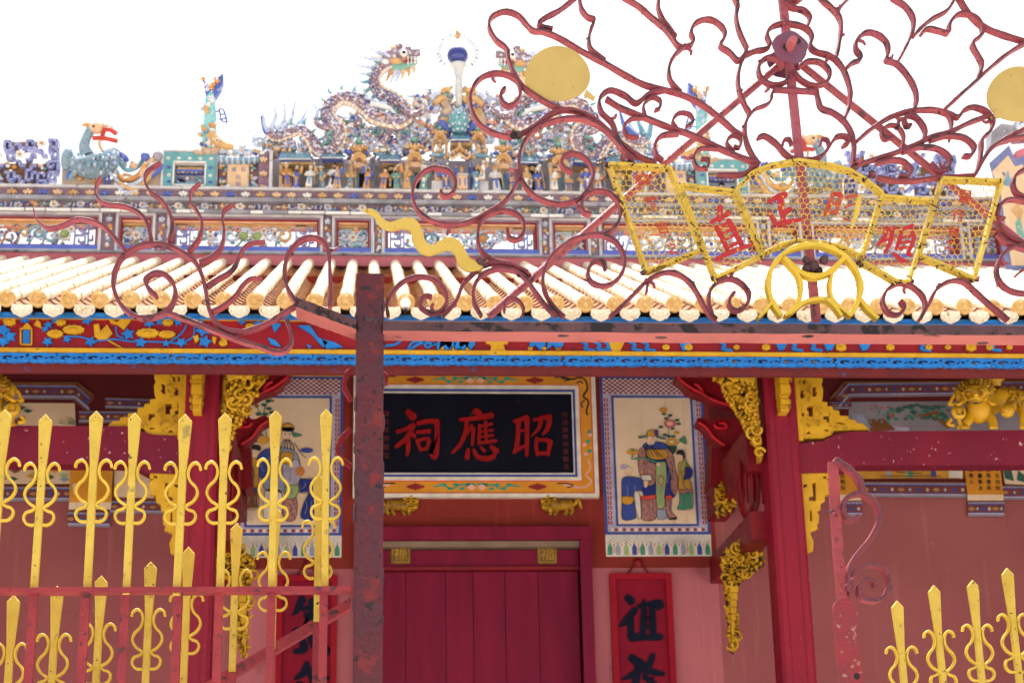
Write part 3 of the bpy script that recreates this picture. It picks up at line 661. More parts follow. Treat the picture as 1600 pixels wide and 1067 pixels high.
# the pattern read off the photograph from the left edge to the right end
spans = [(-300, 160, 1), (182, 244, 0), (262, 505, 1), (519, 584, 0), (597, 845, 1), (857, 921, 0), (934, 1184, 1), (1197, 1250, 0), (1264, 1500, 1), (1508, 1563, 0)]
for i, (a, b, lg) in enumerate(spans): panel(a, b, 40+i, bool(lg))
for (a, b) in [(160, 182), (244, 262), (505, 519), (584, 597), (845, 857), (921, 934), (1184, 1197), (1250, 1264), (1500, 1508)]:
    m = MB(); xa_, xb_ = xm(a)+.003, xm(b)-.003; m.box((xa_, YR-.03, zq(404)), (xb_, YR+.2, zq(344)), PURP); xc = (xa_+xb_)/2
    flower(m, V((xc, YR-.035, zq(352))), .026, LBLU, WHT, 5)
    for j, y in enumerate((362, 372, 381, 391)): m.ell(V((xc+R.uniform(-.015, .015), YR-.035, zq(y))), (.018, .016, .02), (ORG_, OCH, LBLU, WHT)[(j+a) % 4], 7, 5); m.ell(V((xc+R.uniform(-.02, .02), YR-.035, zq(y+4))), (.012, .012, .014), (GRN, ORG_, WHT)[(j+a) % 3], 6, 4)
    m.build('pilaster', RG)

# --- frieze: teal box window, inscribed tablet, boss column, stage with pavilions (left half, mirrored)
TEALB = mat('turquoise_frame_glaze', hx(120, 180, 184), hx(96, 156, 166), 8, .3, (hx(150, 190, 180), .2, 20))
def both(fn):
    for mir in (False, True): fn(mir)
def bx(m, x0, y0, x1, y1, yo, d, mt, mir):
    a, b = PM(x0, 280, YR, mir).x, PM(x1, 280, YR, mir).x; m.box((min(a, b), YR+yo, zq(y1)), (max(a, b), YR+yo+d, zq(y0)), mt)
def w_(mir):
    m = MB()
    bx(m, 255, 246, 337, 262, -.02, .14, TEALB, mir); bx(m, 255, 296, 337, 308, -.02, .14, TEALB, mir); bx(m, 255, 262, 272, 296, -.02, .14, TEALB, mir); bx(m, 320, 262, 337, 296, -.02, .14, TEALB, mir)
    bx(m, 253, 244, 339, 246.2, -.035, .17, CREAMR, mir); bx(m, 337, 246, 340, 308, -.03, .17, GREYR, mir); bx(m, 252, 246, 255, 308, -.03, .17, WHT, mir)
    for a in ((270, 260.5, 322, 263), (270, 296, 322, 298), (270, 262, 272.5, 297), (319.5, 262, 322, 297)): bx(m, *a, -.03, .06, WHT, mir)
    bx(m, 272, 263, 320, 296, .08, .02, CREAMR, mir)
    for x, y in [(262+k*17, 254) for k in range(5)]+[(262+k*17, 302) for k in range(5)]+[(263.5, y) for y in (268, 280, 290)]+[(328.5, y) for y in (268, 280, 290)]:
        c = PM(x, y, YR-.02, mir); c.z = zq(y, YR-.02); m.ell(c, (.017, .014, .013), WHT if y in (254, 302, 280) else BLU, 8, 5)
    m.build('turquoise_frame', RG)
    m = MB()
    bx(m, 276, 266, 316, 271, .02, .07, OCH, mir); bx(m, 274, 271, 318, 274, .0, .08, BLU, mir)
    for k in range(6): m.ell(PM(279+k*7, 268, YR+.02, mir), (.02, .02, .014), (SKIN, WHT, OCH)[k % 3], 7, 5)
    for k in range(14): m.ell(PM(R.uniform(278, 314), R.uniform(277, 294), YR+.05, mir), (R.uniform(.015, .03), .03, R.uniform(.012, .024)), R.choice((TEAL, BLU, LBLU, ORG_, WHT, DARK)), 7, 5)
    m.tube(cr([PM(x, y, YR+.01, mir) for x, y in ((276, 284), (284, 289), (296, 286), (308, 289), (316, 284))], 4), .014, TEAL, 6)
    m.build('porcelain_scene', RG)
    m = MB()                                               # tablet between flower borders under a leaf canopy
    bx(m, 341, 254, 403, 308, .02, .2, PURP, mir); bx(m, 355, 257, 389, 308, -.02, .06, CREAMR, mir); bx(m, 357, 260, 387, 306, -.026, .02, mat('tablet_biscuit', hx(226, 192, 152), hx(212, 176, 136), 9, .5), mir)
    bx(m, 355, 255, 389, 258, -.034, .06, ORG_, mir); bx(m, 355, 306, 389, 309, -.034, .06, ORG_, mir)
    for k in range(46):
        x = R.choice((R.uniform(343, 354), R.uniform(390, 402))); m.ell(PM(x, R.uniform(258, 306), YR, mir), (R.uniform(.01, .024), .018, R.uniform(.01, .02)), R.choice((TEAL, TEAL, LBLU, OCH, ORG_, SKIN, GRN)), 6, 4)
    for ch, x, y, s in (('石', 380, 265, 8), ('洞', 365, 265, 8), ('元', 372, 277, 9), ('仙', 372, 287, 9), ('遠', 372, 297, 9)): put_glyph(m, ch, PM(x if not mir else x, y, YR-.029, mir), s*S0, BLU, .02)
    for k in range(15):
        t = (k-7)/7; m.ell(PM(372+t*30, 251-2.5*(1-abs(t))*0+1.6*(1-t*t)-1, YR-.04, mir), (.016, .05, .03), (TEAL, LBLU)[k % 2], 6, 5)
    for k in range(9): m.ell(PM(350+k*5.5, 245+abs(k-4)*.4, YR-.02, mir), (.022, .03, .016), (WHT, GREYR, WHT, MPINK)[k % 4], 6, 4)
    m.build('inscribed_tablet', RG)
    m = MB(); bx(m, 404, 243, 420, 308, -.03, .25, PURP, mir)
    for y in (251, 273, 296): lotus(m, PM(412, y, YR-.03, mir)+V((0, 0, 0)), .03, SKIN, TEAL)
    m.build('boss_column', RG)
    m = MB(); bx(m, 240, 316, 242, 317, .1, .1, GREYR, mir)
both(w_)
# stage back wall, niche posts
SX0, SX1 = PM(421, 280).x, PM(421, 280, YR, True).x
sub('stage_wall', lambda m: (m.box((SX0, YR+.16, zq(304)), (SX1, YR+.3, zq(238)), mat('grey_blue_stage_wall', hx(186, 188, 200), hx(156, 152, 162), 4, .7, (hx(208, 204, 204), .2, 10), .2)),
                             m.box((SX0, YR-.07, zq(304)), (SX0+.025, YR+.1, zq(246)), CREAMR), m.box((SX1-.025, YR-.07, zq(304)), (SX1, YR+.1, zq(246)), CREAMR)))
def mroof(m, x0, x1, y0, y1, mir, mt=TEAL, yo=-.06):
    "small glazed roof: ribbed slope, white tile ends, blue hips"
    n = max(5, int((x1-x0)/2.6)); ix = (x1-x0)*.12
    for k in range(n):
        t = (k+.5)/n; m.tube([PM(x0+(x1-x0)*t, y1, YR+yo-.05, mir), PM(x0+ix+(x1-x0-2*ix)*t, y0, YR+yo+.1, mir)], S0*(x1-x0)/n*.55, mt, 5)
        m.ell(PM(x0+(x1-x0)*t, y1+.8, YR+yo-.06, mir), S0*1.25, WHT, 6, 4)
    m.prism([PM(x0, y1, YR+yo-.02, mir), PM(x1, y1, YR+yo-.02, mir), PM(x1-ix, y0, YR+yo+.1, mir), PM(x0+ix, y0, YR+yo+.1, mir)], (0, .1, 0), BLU)
    for s, xx, xi in ((1, x0-1, x0+ix), (-1, x1+1, x1-ix)): m.tube(cr([PM(xx-s*1.5, y1-3, YR+yo-.05, mir), PM(xx, y1-1, YR+yo-.04, mir), PM(xi, y0, YR+yo+.08, mir), PM(xi+s, y0-4, YR+yo+.08, mir)], 4), S0*1.1, BLU, 6)
    m.tube([PM(x0+ix, y0, YR+yo+.1, mir), PM(x1-ix, y0, YR+yo+.1, mir)], S0*1.2, mt, 6)
def arch(m, xc, yt, yb, w, mir, niche=False):
    "ochre arched gate with scrolled top and cap"
    q = lambda x, y, o=0: PM(xc+x*w, yt+(yb-yt)*y, YR+o, mir)
    for s in (-1, 1):
        m.tube([q(s*.4, .42, -.02), q(s*.4, 1, -.02)], S0*w*.09, WHT if not niche else OCH, 6)
        m.ell(q(s*.44, .36, -.03), (S0*w*.16, .05, S0*3), CREAMR, 7, 4); m.ell(q(s*.42, .16, -.03), S0*w*.12, BLU, 7, 5); m.ell(q(s*.36, .05, -.03), (S0*w*.14, .03, S0*w*.12), OCH, 7, 5)
    for r, mt, o in ((.36, OCH, -.05), (.28, SKIN, -.03), (.2, OCH, -.02)):
        m.strip([q(math.cos(a)*r, .36-math.sin(a)*r*w/(yb-yt)*1.1, o) for a in [math.pi*i/10 for i in range(11)]], S0*w*.1, .08, mt)
    m.ell(q(0, .08, -.03), (S0*w*.26, .05, S0*w*.16), OCH, 8, 5)
    for s in (-1, 0, 1): m.ell(q(s*.2, .02, -.05), (S0*w*.1, .03, S0*w*.12), (SKIN, OCH, SKIN)[s+1], 6, 5)
    m.ell(q(0, -.08, -.02), (S0*w*.2, .05, S0*w*.16), GRN, 8, 6)
    if not niche:
        a, b = q(-.3, 1, .14), q(.3, .45, .14); m.box((min(a.x, b.x), YR+.13, a.z), (max(a.x, b.x), YR+.155, b.z), DARK)
        a, b = q(-.28, 1, .1), q(.02, .5, .1); m.box((min(a.x, b.x), YR+.08, a.z), (max(a.x, b.x), YR+.1, b.z), TEAL)
        m.box((min(q(-.34, .4).x, q(.34, .4).x), YR-.02, q(0, .48).z), (max(q(-.34, .4).x, q(.34, .4).x), YR+.1, q(0, .38).z), SKIN)
for mir in (False, True):
    for nm, fn in (('miniature_pavilion', lambda m: (mroof(m, 436, 486, 233, 248, mir), bx(m, 437, 249, 487, 262, -.02, .18, OCH, mir), bx(m, 436, 249, 441, 303, .0, .15, SKIN, mir), bx(m, 484, 249, 489, 303, .02, .14, GREYR, mir))),
                   ('miniature_pavilion', lambda m: (mroof(m, 503, 537, 238, 246, mir), bx(m, 504, 247, 536, 254, -.02, .18, OCH, mir), bx(m, 490, 250, 500, 303, .03, .13, GREYR, mir))),
                   ('miniature_gate', lambda m: arch(m, 560.5, 228, 302, 31, mir)),
                   ('miniature_pavilion', lambda m: (mroof(m, 594, 624, 238, 250, mir), bx(m, 595, 251, 623, 259, -.02, .18, OCH, mir), bx(m, 578, 246, 586, 303, .03, .13, GREYR, mir))),
                   ('miniature_gate', lambda m: arch(m, 648, 226, 302, 30, mir)),
                   ('miniature_niche', lambda m: (arch(m, 687, 206, 248, 26, mir, True), bx(m, 674, 243, 702, 248, -.04, .12, TEAL, mir), bx(m, 675, 248, 702, 262, -.01, .14, GREYR, mir), m.ell(PM(687, 236, YR, mir), (.035, .03, .03), SKIN, 7, 5), m.ell(PM(687, 228, YR, mir), .022, SKIN, 7, 5))),
                   ('miniature_stump', lambda m: (m.ell(PM(442, 297, YR-.0, mir), (.05, .04, .05), SKIN, 8, 6), m.ell(PM(436, 300, YR-.0, mir), (.035, .04, .03), OCH, 8, 6)))):
        if nm == 'miniature_stump' and mir: continue
        sub(nm, fn)
def w_(m):                                                 # central shrine with throne arch
    mroof(m, 705, 734, 208, 218, False, TEAL, -.1); bx(m, 704, 219, 735, 232, -.06, .2, OCH, False)
    for s in (-1, 1):
        m.tube([PM(718+s*19, 304), PM(718+s*19, 254)], S0*2.6, BLU, 7)
        m.tube(cr([PM(718+s*24, 247, YR-.06), PM(718+s*17, 243, YR-.08), PM(718+s*11, 248, YR-.08), PM(718, 240, YR-.09)], 5), S0*2.2, SKIN, 6)
        for k in range(4): m.ell(PM(718+s*(5+k*5), 236+k*2.5, YR-.08), (S0*3.2, .05, S0*3.4), (OCH, SKIN, LBLU, OCH)[k], 7, 5)
    m.ell(PM(718, 232, YR-.08), (S0*5, .05, S0*5), OCH, 8, 6); m.ell(PM(718, 226, YR-.08), (S0*3, .04, S0*3), SKIN, 8, 6)
    bx(m, 700, 262, 737, 304, .1, .05, LBLU, False); bx(m, 714, 282, 729, 303, -.1, .1, SKIN, False)
    bx(m, 713, 281, 730, 283, -.12, .13, CREAMR, False)
    for x in (716.5, 724.5): bx(m, x, 287, x+1.6, 298, -.106, .01, BLU, False)
sub('miniature_shrine', w_)
bxk = MB(); bx(bxk, 674, 288, 696, 304, -.06, .1, CREAMR, False); bxk.build('plinth', RG); bxk = MB(); bx(bxk, 744, 288, 762, 304, -.06, .1, CREAMR, False); bxk.build('plinth', RG)

def w_(m):                                                 # rubble of broken porcelain along the stage head, the canopy tops and the stage floor
    for k in range(420):
        x = R.uniform(342, 1094); y = R.choice((R.gauss(243, 3), R.gauss(240, 4), R.gauss(303, 1.2)))
        c = PM(x, 280, YR+(R.uniform(-.04, .12) if y < 280 else R.uniform(-.07, .08))); c.z = zq(y); m.ell(c, (R.uniform(.012, .034), R.uniform(.015, .03), R.uniform(.01, .024)), R.choice((WHT, LBLU, LBLU, TEAL, GREYR, OCH, BLU, SKIN)), 6, 4)
sub('porcelain_rubble', w_, kind='stuff')
# --- fretwork wings and rock panels at the two ends
def fret(mir, x0, x1, seed):
    r = random.Random(seed); m = MB(); cell = 17.0; back = MB()
    def top(x): 
        t = (x-x0)/(x1-x0); return 208+10*math.sin(t*5)+(14*t if not mir else 8*t)+r.uniform(-6, 6)
    nx = int((x1-x0)/cell); u = S0*cell/4.1
    for i in range(nx):
        xx = x0+i*cell; yt = top(xx); j = 0; y = 304
        while y-cell > yt:
            c = PM(xx+cell/2, y-cell/2, YR, mir); h = u*1.9
            k = r.randrange(5); f = r.choice((1, -1)); e = r.choice((1, -1)); Q = lambda a, b: c+V((a*h*f, 0, b*h*e))
            pts = ([(-1, -1), (-1, .9), (.9, .9), (.9, -.3), (-.1, -.3), (-.1, .3)], [(-1, -.9), (.8, -.9), (.8, .7), (-.4, .7), (-.4, -.1)], [(-1, 0), (0, 0), (0, 1), (1, 1)], [(-.9, -1), (-.9, .6), (.2, .6), (.2, -.9), (1, -.9)], [])[k]
            if pts:
                for a, b in zip(pts, pts[1:]): m.strip([Q(*a), Q(*b)], .021, .07, FRETM)
                if r.random() < .75: back.box((c.x-h*1.05, YR+.02, c.z-h*1.05), (c.x+h*1.05, YR+.05, c.z+h*1.05), OCHB)
            elif r.random() < .55: flower(m, c+V((0, -.03, 0)), .036, WHT, ORG_, 6)
            else:
                back.box((c.x-h, YR+.02, c.z-h), (c.x+h, YR+.05, c.z+h), OCHB)
                for q in range(5): m.ell(c+V((r.uniform(-h, h), -.01, r.uniform(-h, h))), (r.uniform(.012, .026), .02, r.uniform(.01, .02)), r.choice(MPOR), 6, 4)
            y -= cell; j += 1
    m.build('fretwork', RG); back.build('fretwork_ground', RG, kind='stuff')
OCHB = mat('fretwork_brown_ground', hx(150, 112, 72), hx(126, 92, 62), 12, .7)
fret(False, -95, 94, 5); fret(True, -95, 100, 9)
# strip of fret running behind the right wing over the frieze
def rock(mir):
    m = MB(); q = [(95, 308), (97, 262), (108, 270), (125, 262), (150, 272), (170, 282), (195, 270), (215, 276), (238, 248), (253, 248), (253, 308)]
    m.prism([PM(x, y, YR+.0, mir) for x, y in q], (0, .14, 0), BEIGE)
    for k in range(16): m.ell(PM(R.uniform(100, 250), R.uniform(278, 304), YR-.005, mir), (R.uniform(.02, .06), .02, R.uniform(.01, .03)), R.choice((BEIGE, CREAMR, OCH, LBLU)), 7, 5)
    m.build('rock_panel', RG)
both(rock)
# painted gable of the side wing at the right end
def w_(m):
    xg = P(1578, 320, YR-.4).x; Yg = YR-.45
    def gp(pts, o, d, mt): m.prism([P(x, y, Yg)+V((0, o, 0)) for x, y in pts], (0, d, 0), mt)
    gp([(1588, 236), (1640, 215), (1660, 425), (1606, 425)], .0, .3, RIDGER)
    gp([(1546, 255), (1576, 228), (1585, 250), (1601, 244), (1625, 424), (1572, 424), (1558, 300)], -.01, .02, flatm('dusty_blue_border', 120, 130, 178))
    gp([(1549, 270), (1574, 244), (1585, 262), (1597, 258), (1618, 416), (1580, 416), (1562, 300)], -.016, .01, PAPER)
    for pts, mt in (([(1566, 290), (1574, 268), (1577, 282), (1585, 276), (1583, 296)], TEAL), ([(1578, 330), (1590, 318), (1598, 334), (1592, 346)], OCH), ([(1585, 350), (1592, 340), (1600, 372), (1590, 378)], GRN), ([(1590, 384), (1600, 372), (1606, 394), (1596, 400)], LBLU), ([(1564, 272), (1570, 268), (1569, 278)], BRWN)): gp(pts, -.02, .006, mt)
    gp([(1548, 208), (1562, 196), (1580, 198), (1582, 216), (1570, 218), (1552, 228), (1546, 230)], -.03, .14, GREYR); gp([(1585, 192), (1640, 180), (1640, 212), (1588, 216)], -.02, .14, GREYR)
    for k in range(9): m.ell(P(1590+R.uniform(-3, 16), 190+R.uniform(0, 14), Yg-.03), R.uniform(.015, .03), R.choice((WHT, LBLU)), 6, 4)
part('painted_gable', w_)
# ------------------------------------------------------------------ porcelain figures on the ridge
FC = {'blue': BLU, 'teal': TEAL, 'ochre': OCH, 'cream': WHT, 'green': GRN, 'orange': ORG_, 'dark': DARK, 'red': REDG}
ORD = ['first', 'second', 'third', 'fourth', 'fifth', 'sixth', 'seventh', 'eighth', 'ninth', 'tenth', 'eleventh', 'twelfth', 'thirteenth', 'fourteenth', 'fifteenth']
figs = [(450.5, 257, 'orange', 'blue', 'cream'), (462, 263, 'blue', 'ochre', 'cream'), (482, 262, 'cream', 'teal', 'cream'), (505, 263, 'teal', 'ochre', 'cream'), (518, 259, 'cream', 'dark', 'dark'), (528, 264, 'ochre', 'blue', 'orange'),
        (546, 262, 'ochre', 'teal', 'orange'), (572, 262, 'orange', 'blue', 'blue'), (598, 265, 'orange', 'blue', 'dark'), (609, 262, 'dark', 'ochre', 'dark'), (620, 265, 'green', 'teal', 'cream'), (636, 260, 'ochre', 'orange', 'orange'),
        (661, 262, 'green', 'cream', 'cream'), (684, 254, 'ochre', 'blue', 'dark'), (698, 263, 'blue', 'ochre', 'orange'), (721, 264, 'ochre', 'blue', 'orange'), (743, 262, 'teal', 'cream', 'orange'), (753, 254, 'cream', 'ochre', 'cream'),
        (777, 262, 'cream', 'blue', 'orange'), (801, 272, 'ochre', 'blue', 'orange'), (821, 264, 'ochre', 'cream', 'orange'), (828, 261, 'dark', 'cream', 'dark'), (842, 266, 'blue', 'orange', 'cream'), (866, 264, 'cream', 'ochre', 'dark'),
        (890, 274, 'ochre', 'blue', 'blue'), (911, 270, 'cream', 'ochre', 'orange'), (919, 264, 'blue', 'cream', 'dark'), (935, 265, 'cream', 'orange', 'orange'), (965, 264, 'ochre', 'green', 'orange'), (990, 265, 'blue', 'ochre', 'cream')]
cnt = {}
HATN = {'cream': 'white hat', 'dark': 'dark cap', 'orange': 'amber crown', 'blue': 'blue cap'}
places = ['under left end pavilion', 'under second pavilion roof', 'at leftmost arched gate', 'under third pavilion roof', 'left of central shrine', 'inside central shrine', 'right of central shrine', 'around right arched gate', 'near right stage end']
for i, (x, yh, c1, c2, hat) in enumerate(figs):
    yo = -.03-.05*((i*7) % 3)/2; Y = YR+yo; s = MPP(x, 280, YR); foot = PM(x, 303 if yh > 256 else 289, Y); foot.z = zq(303.6 if yh > 256 else 288.2); hd = PM(x+R.uniform(-1, 1), yh, Y)
    H = hd.z-foot.z; key_ = (c1, c2, hat); cnt[key_] = cnt.get(key_, 0)+1
    zone = 0 if x < 490 else 1 if x < 540 else 2 if x < 585 else 3 if x < 630 else 4 if x < 670 else 5 if x < 735 else 6 if x < 765 else 7 if x < 850 else 8
    zi = sum(1 for f in figs[:i+1] if (0 if f[0] < 490 else 1 if f[0] < 540 else 2 if f[0] < 585 else 3 if f[0] < 630 else 4 if f[0] < 670 else 5 if f[0] < 735 else 6 if f[0] < 765 else 7 if f[0] < 850 else 8) == zone)
    lab = '%s robed figurine with %s sash and %s, %s %s' % (c1, c2, HATN[hat], ORD[zi-1], places[zone])
    t = thing('figurine', lab, 'figurine', foot, 'porcelain opera figures on the ridge stage')
    lean = R.uniform(-.12, .12); q = lambda a, b, c=0: foot+V((a*H+lean*b*H, c*H, b*H))
    m = MB(); A, B, C = FC[c1], FC[c2], SKIN
    m.tube([q(0, .03), q(0, .12), q(0, .3), q(0, .5), q(0, .62), q(0, .78), q(0, .86)], [H*v for v in (.16, .17, .14, .12, .135, .13, .05)], A, 8, True, True, .8)
    for s_ in (-1, 1): m.ell(q(s_*.09, .02, -.1), (H*.07, H*.11, H*.035), C, 6, 4)
    m.build('robe', t)
    m = MB(); m.tube([q(0, .47), q(0, .53)], [H*.135, H*.14], B, 8); m.prism([q(-.05, .52, -.14), q(.05, .52, -.14), q(.035, .14, -.17), q(-.035, .14, -.17)], (0, H*.02, 0), B); m.ell(q(0, .3, -.15), (H*.04, H*.02, H*.07), BLU if c1 != 'blue' else ORG_, 6, 4)
    m.build('sash', t)
    m = MB()
    for s_ in (-1, 1):
        up = (i*3+s_) % 4 == 0; el = q(s_*.2, .62 if not up else .74, -.06); hn = q(s_*(.1 if not up else .22), .55 if not up else .98, -.2)
        m.tube([q(s_*.12, .78), el, hn], [H*.065, H*.075, H*.06], A if (i+s_) % 2 else B, 6); m.ell(hn, H*.045, SKIN, 6, 4)
    if i % 4 == 2: m.tube([q(.24, .1, -.16), q(.2, .6, -.2), q(.14, 1.12, -.16)], [H*.016]*3, OCH, 5); m.ell(q(.14, 1.14, -.16), (H*.05, H*.02, H*.06), (WHT, ORG_)[i % 2], 6, 4)
    m.build('arm', t)
    m = MB(); m.ell(q(0, .95), (H*.085, H*.085, H*.1), SKIN, 8, 6); m.ell(q(0, .94, -.085), (H*.018, H*.02, H*.02), SKIN, 5, 4)
    for s_ in (-1, 1): m.ell(q(s_*.035, .965, -.075), (H*.014, H*.01, H*.01), DARK, 5, 4)
    m.ell(q(0, .905, -.075), (H*.03, H*.01, H*.008), REDG, 5, 4)
    if i % 3 == 1: m.ell(q(0, .86, -.08), (H*.045, H*.03, H*.07), DARK, 6, 4)
    m.build('head', t)
    m = MB(); HM = FC[hat]; m.ell(q(0, 1.03), (H*.09, H*.09, H*.06), HM, 8, 5)
    k = i % 3
    if k == 0:
        for s_ in (-1, 1): m.ell(q(s_*.11, 1.04), (H*.06, H*.02, H*.025), HM, 6, 4)
    elif k == 1: m.tube([q(0, 1.03), q(0, 1.14)], [H*.06, H*.02], HM, 6)
    else:
        for a in (-.06, 0, .06): m.ell(q(a, 1.09), (H*.03, H*.03, H*.04), (HM, ORG_)[a == 0], 6, 4)
    m.build('hat', t)

# ------------------------------------------------------------------ dragons, pearl, carp, phoenix
def dg(pts, mir, Y=YR-.02, dys=None):
    out = []
    for i, (x, y) in enumerate(px('DG', pts)):
        p = PM(x, y, Y, mir)
        if dys: p.y += dys[i]
        out.append(p)
    return out
BRWND = mat('dark_aubergine_shard', hx(78, 48, 58), hx(96, 60, 66), 20, .2)
def dragon(mir):
    side = 'right' if mir else 'left'
    base = PM(560, 244, YR, mir)
    t = thing('dragon', 'brown scaled porcelain dragon %s of the blue pearl, %s' % (side, 'half hidden behind the gate scrollwork' if mir else 'head raised and clear against sky'), 'dragon statue', base, 'pair of dragons on the roof ridge')
    s = S0*.2625
    body = [(800, 225), (745, 255), (712, 300), (706, 350), (735, 402), (800, 435), (865, 480), (895, 540), (850, 590), (770, 585), (700, 560), (655, 500), (590, 448), (515, 432), (455, 466), (424, 528), (446, 590), (494, 640), (486, 705), (420, 748), (362, 735), (330, 680), (265, 634), (195, 645), (120, 668), (75, 640)]
    rr = [34, 34, 34, 36, 40, 42, 44, 46, 48, 48, 50, 50, 50, 48, 46, 44, 42, 42, 40, 38, 38, 36, 34, 32, 28, 20]
    dys = [0]*8+[-.04, -.06, -.05, 0, 0, 0, 0, 0, -.04, -.04, 0, .04, 0, 0, -.03, 0, 0, 0]
    pts = dg(body, mir, dys=dys); c = cr(pts, 5); rc = [rr[min(len(rr)-1, i//5)]*s*1.02 for i in range(len(c))]
    m = MB(); m.tube(c, rc, BRWN, 9)
    m.build('body', t)
    m = MB()                                               # pale ribbed belly and green crest of spines follow the body
    for i in range(1, len(c)-1):
        d = c[i+1]-c[i-1]; d.normalize(); nn = V((-d.z, 0, d.x)) * (-1 if not mir else 1)
        m.ell(c[i]+nn*rc[i]*-.86+V((0, -rc[i]*.45, 0)), (rc[i]*.34, rc[i]*.3, rc[i]*.34), WHT if i % 2 else SKIN, 6, 4)
    m.build('belly', t)
    for i in range(2, len(c)-3, 3):
        m = MB()
        d = c[i+1]-c[i-1]; d.normalize(); nn = V((-d.z, 0, d.x)) * (-1 if not mir else 1); q = c[i]+nn*rc[i]*.8; h = s*R.uniform(34, 70)
        m.tube([q-d*s*8, q+nn*h*.6-d*s*4, q+nn*h-d*s*16], [s*17, s*10, s*1.5], GRN if i % 2 else TEAL, 5); m.build('spine', t)
    m = MB()                                               # broken-porcelain scales set into the body
    for i in range(2, len(c)-2):
        d = (c[i+1]-c[i-1]).normalized(); nn = V((-d.z, 0, d.x))
        for q in range(6):
            a = R.uniform(-.2, 1.0)*(1 if not mir else -1)*-1*1.5; v_ = nn*math.sin(a)+V((0, -math.cos(a), 0)); o = c[i]+d*R.uniform(-.02, .02)+v_*rc[i]*.97
            w_ = d.cross(v_).normalized()*rc[i]*R.uniform(.1, .2); l_ = d*rc[i]*R.uniform(.16, .3); m.add([o-l_, o+w_+v_*.004, o+l_+v_*.008, o-w_+v_*.004], [(0, 1, 2, 3)], R.choice((WHT, LBLU, BRWND, BRWND, MPINK, LBLU, BLU)))
    m.build('scales', t, kind='stuff')
    m = MB()                                               # head
    m.tube(dg([(770, 215), (800, 190), (850, 178), (905, 176), (950, 165), (972, 158)], mir), [s*v for v in (44, 54, 50, 38, 34, 24)], BRWN, 9)
    m.ell(dg([(958, 150)], mir)[0], (s*24, s*30, s*20), WHT, 8, 6); m.ell(dg([(830, 225)], mir)[0]+V((0, -.02, 0)), (s*44, s*40, s*24), OCH, 8, 6)
    for (x, y), r, mt in (((850, 135), 26, BRWN), ((820, 150), 24, OCH), ((905, 150), 22, BRWN), ((790, 200), 30, LBLU), ((770, 230), 26, WHT), ((880, 195), 22, OCH)): m.ell(dg([(x, y)], mir)[0]+V((0, -.03, 0)), (s*r, s*r, s*r*.8), mt, 8, 5)
    m.build('head', t)
    m = MB(); m.tube(dg([(800, 245), (850, 252), (900, 246), (940, 226), (966, 210)], mir), [s*v for v in (26, 30, 24, 18, 10)], GRN, 8)
    for x in (905, 925, 945, 962): m.tube(dg([(x, 232-(x-905)*.25), (x+1, 206-(x-905)*.1)], mir, YR-.06), [s*8, s*2], WHT, 5); m.tube(dg([(x, 188), (x, 208)], mir, YR-.06), [s*8, s*2], WHT, 5)
    m.tube(dg([(880, 220), (920, 214), (950, 212)], mir), [s*16, s*14, s*8], REDG, 6)
    m.build('jaw', t)
    for yo in (-.075,):
        m = MB(); e = dg([(880, 166)], mir, YR+yo)[0]; m.ell(e, (s*24, s*16, s*24), WHT, 10, 7); m.ell(e+V((0, -s*13, 0)), (s*11, s*8, s*11), BLACKB, 8, 5); m.build('eye', t)
    for q in ([(790, 170), (720, 160), (670, 122)], [(780, 190), (710, 190), (655, 160)], [(770, 210), (690, 205), (605, 182)], [(760, 235), (670, 250), (560, 228)], [(770, 245), (690, 285), (572, 288)], [(800, 160), (760, 150), (730, 135)]):
        m = MB(); k = cr([tuple(v) for v in dg(q, mir)], 6); m.tube(k, [s*(20*(1-i/len(k))+3) for i in range(len(k))], R.choice((LBLU, WHT, LBLU)), 6); m.build('mane', t)
    for q in ([(790, 262), (760, 285), (742, 312)], [(810, 268), (790, 300), (775, 335)], [(830, 270), (815, 310), (795, 350)], [(850, 270), (845, 305), (832, 338)], [(875, 268), (875, 295), (862, 324)], [(900, 262), (912, 282), (905, 305)], [(925, 248), (942, 262), (940, 284)]):
        m = MB(); k = cr([tuple(v) for v in dg(q, mir)], 4); m.tube(k, [s*(13*(1-i/len(k))+3) for i in range(len(k))], R.choice((LBLU, ORG_, SKIN, LBLU)), 6); m.build('beard', t)
    for q in ([(75, 640), (50, 590), (46, 550), (38, 518)], [(85, 620), (105, 570), (118, 530), (108, 480)], [(120, 620), (160, 580), (172, 530), (165, 465)], [(130, 630), (200, 570), (222, 510), (235, 445)], [(140, 645), (220, 610), (270, 560), (302, 508)], [(80, 650), (50, 620), (30, 540)]):
        m = MB(); k = cr([tuple(v) for v in dg(q, mir)], 5); m.tube(k, [s*(19*(1-i/len(k))+3) for i in range(len(k))], R.choice((LBLU, LBLU, BLU, TEAL)), 6); m.build('tail_flame', t)
    for q, r in (([(740, 560), (800, 540), (840, 580), (800, 620), (770, 680), (740, 700)], 30), ([(880, 520), (950, 530), (1000, 500), (1010, 480)], 26), ([(470, 590), (420, 610), (370, 590), (350, 560)], 24), ([(620, 560), (590, 590), (560, 590)], 24), ([(680, 470), (740, 480), (800, 500), (840, 560)], 20)):
        m = MB(); k = cr([tuple(v) for v in dg(q, mir, YR-.08)], 4); m.tube(k, [s*r*(1-.4*i/len(k)) for i in range(len(k))], BRWN if r > 22 else WHT, 7)
        for a in (-24, 0, 24): m.tube([k[-1], k[-1]+V((a*s*.8, -.02, -s*26))], [s*10, s*3], WHT, 5)
        m.build('leg', t)
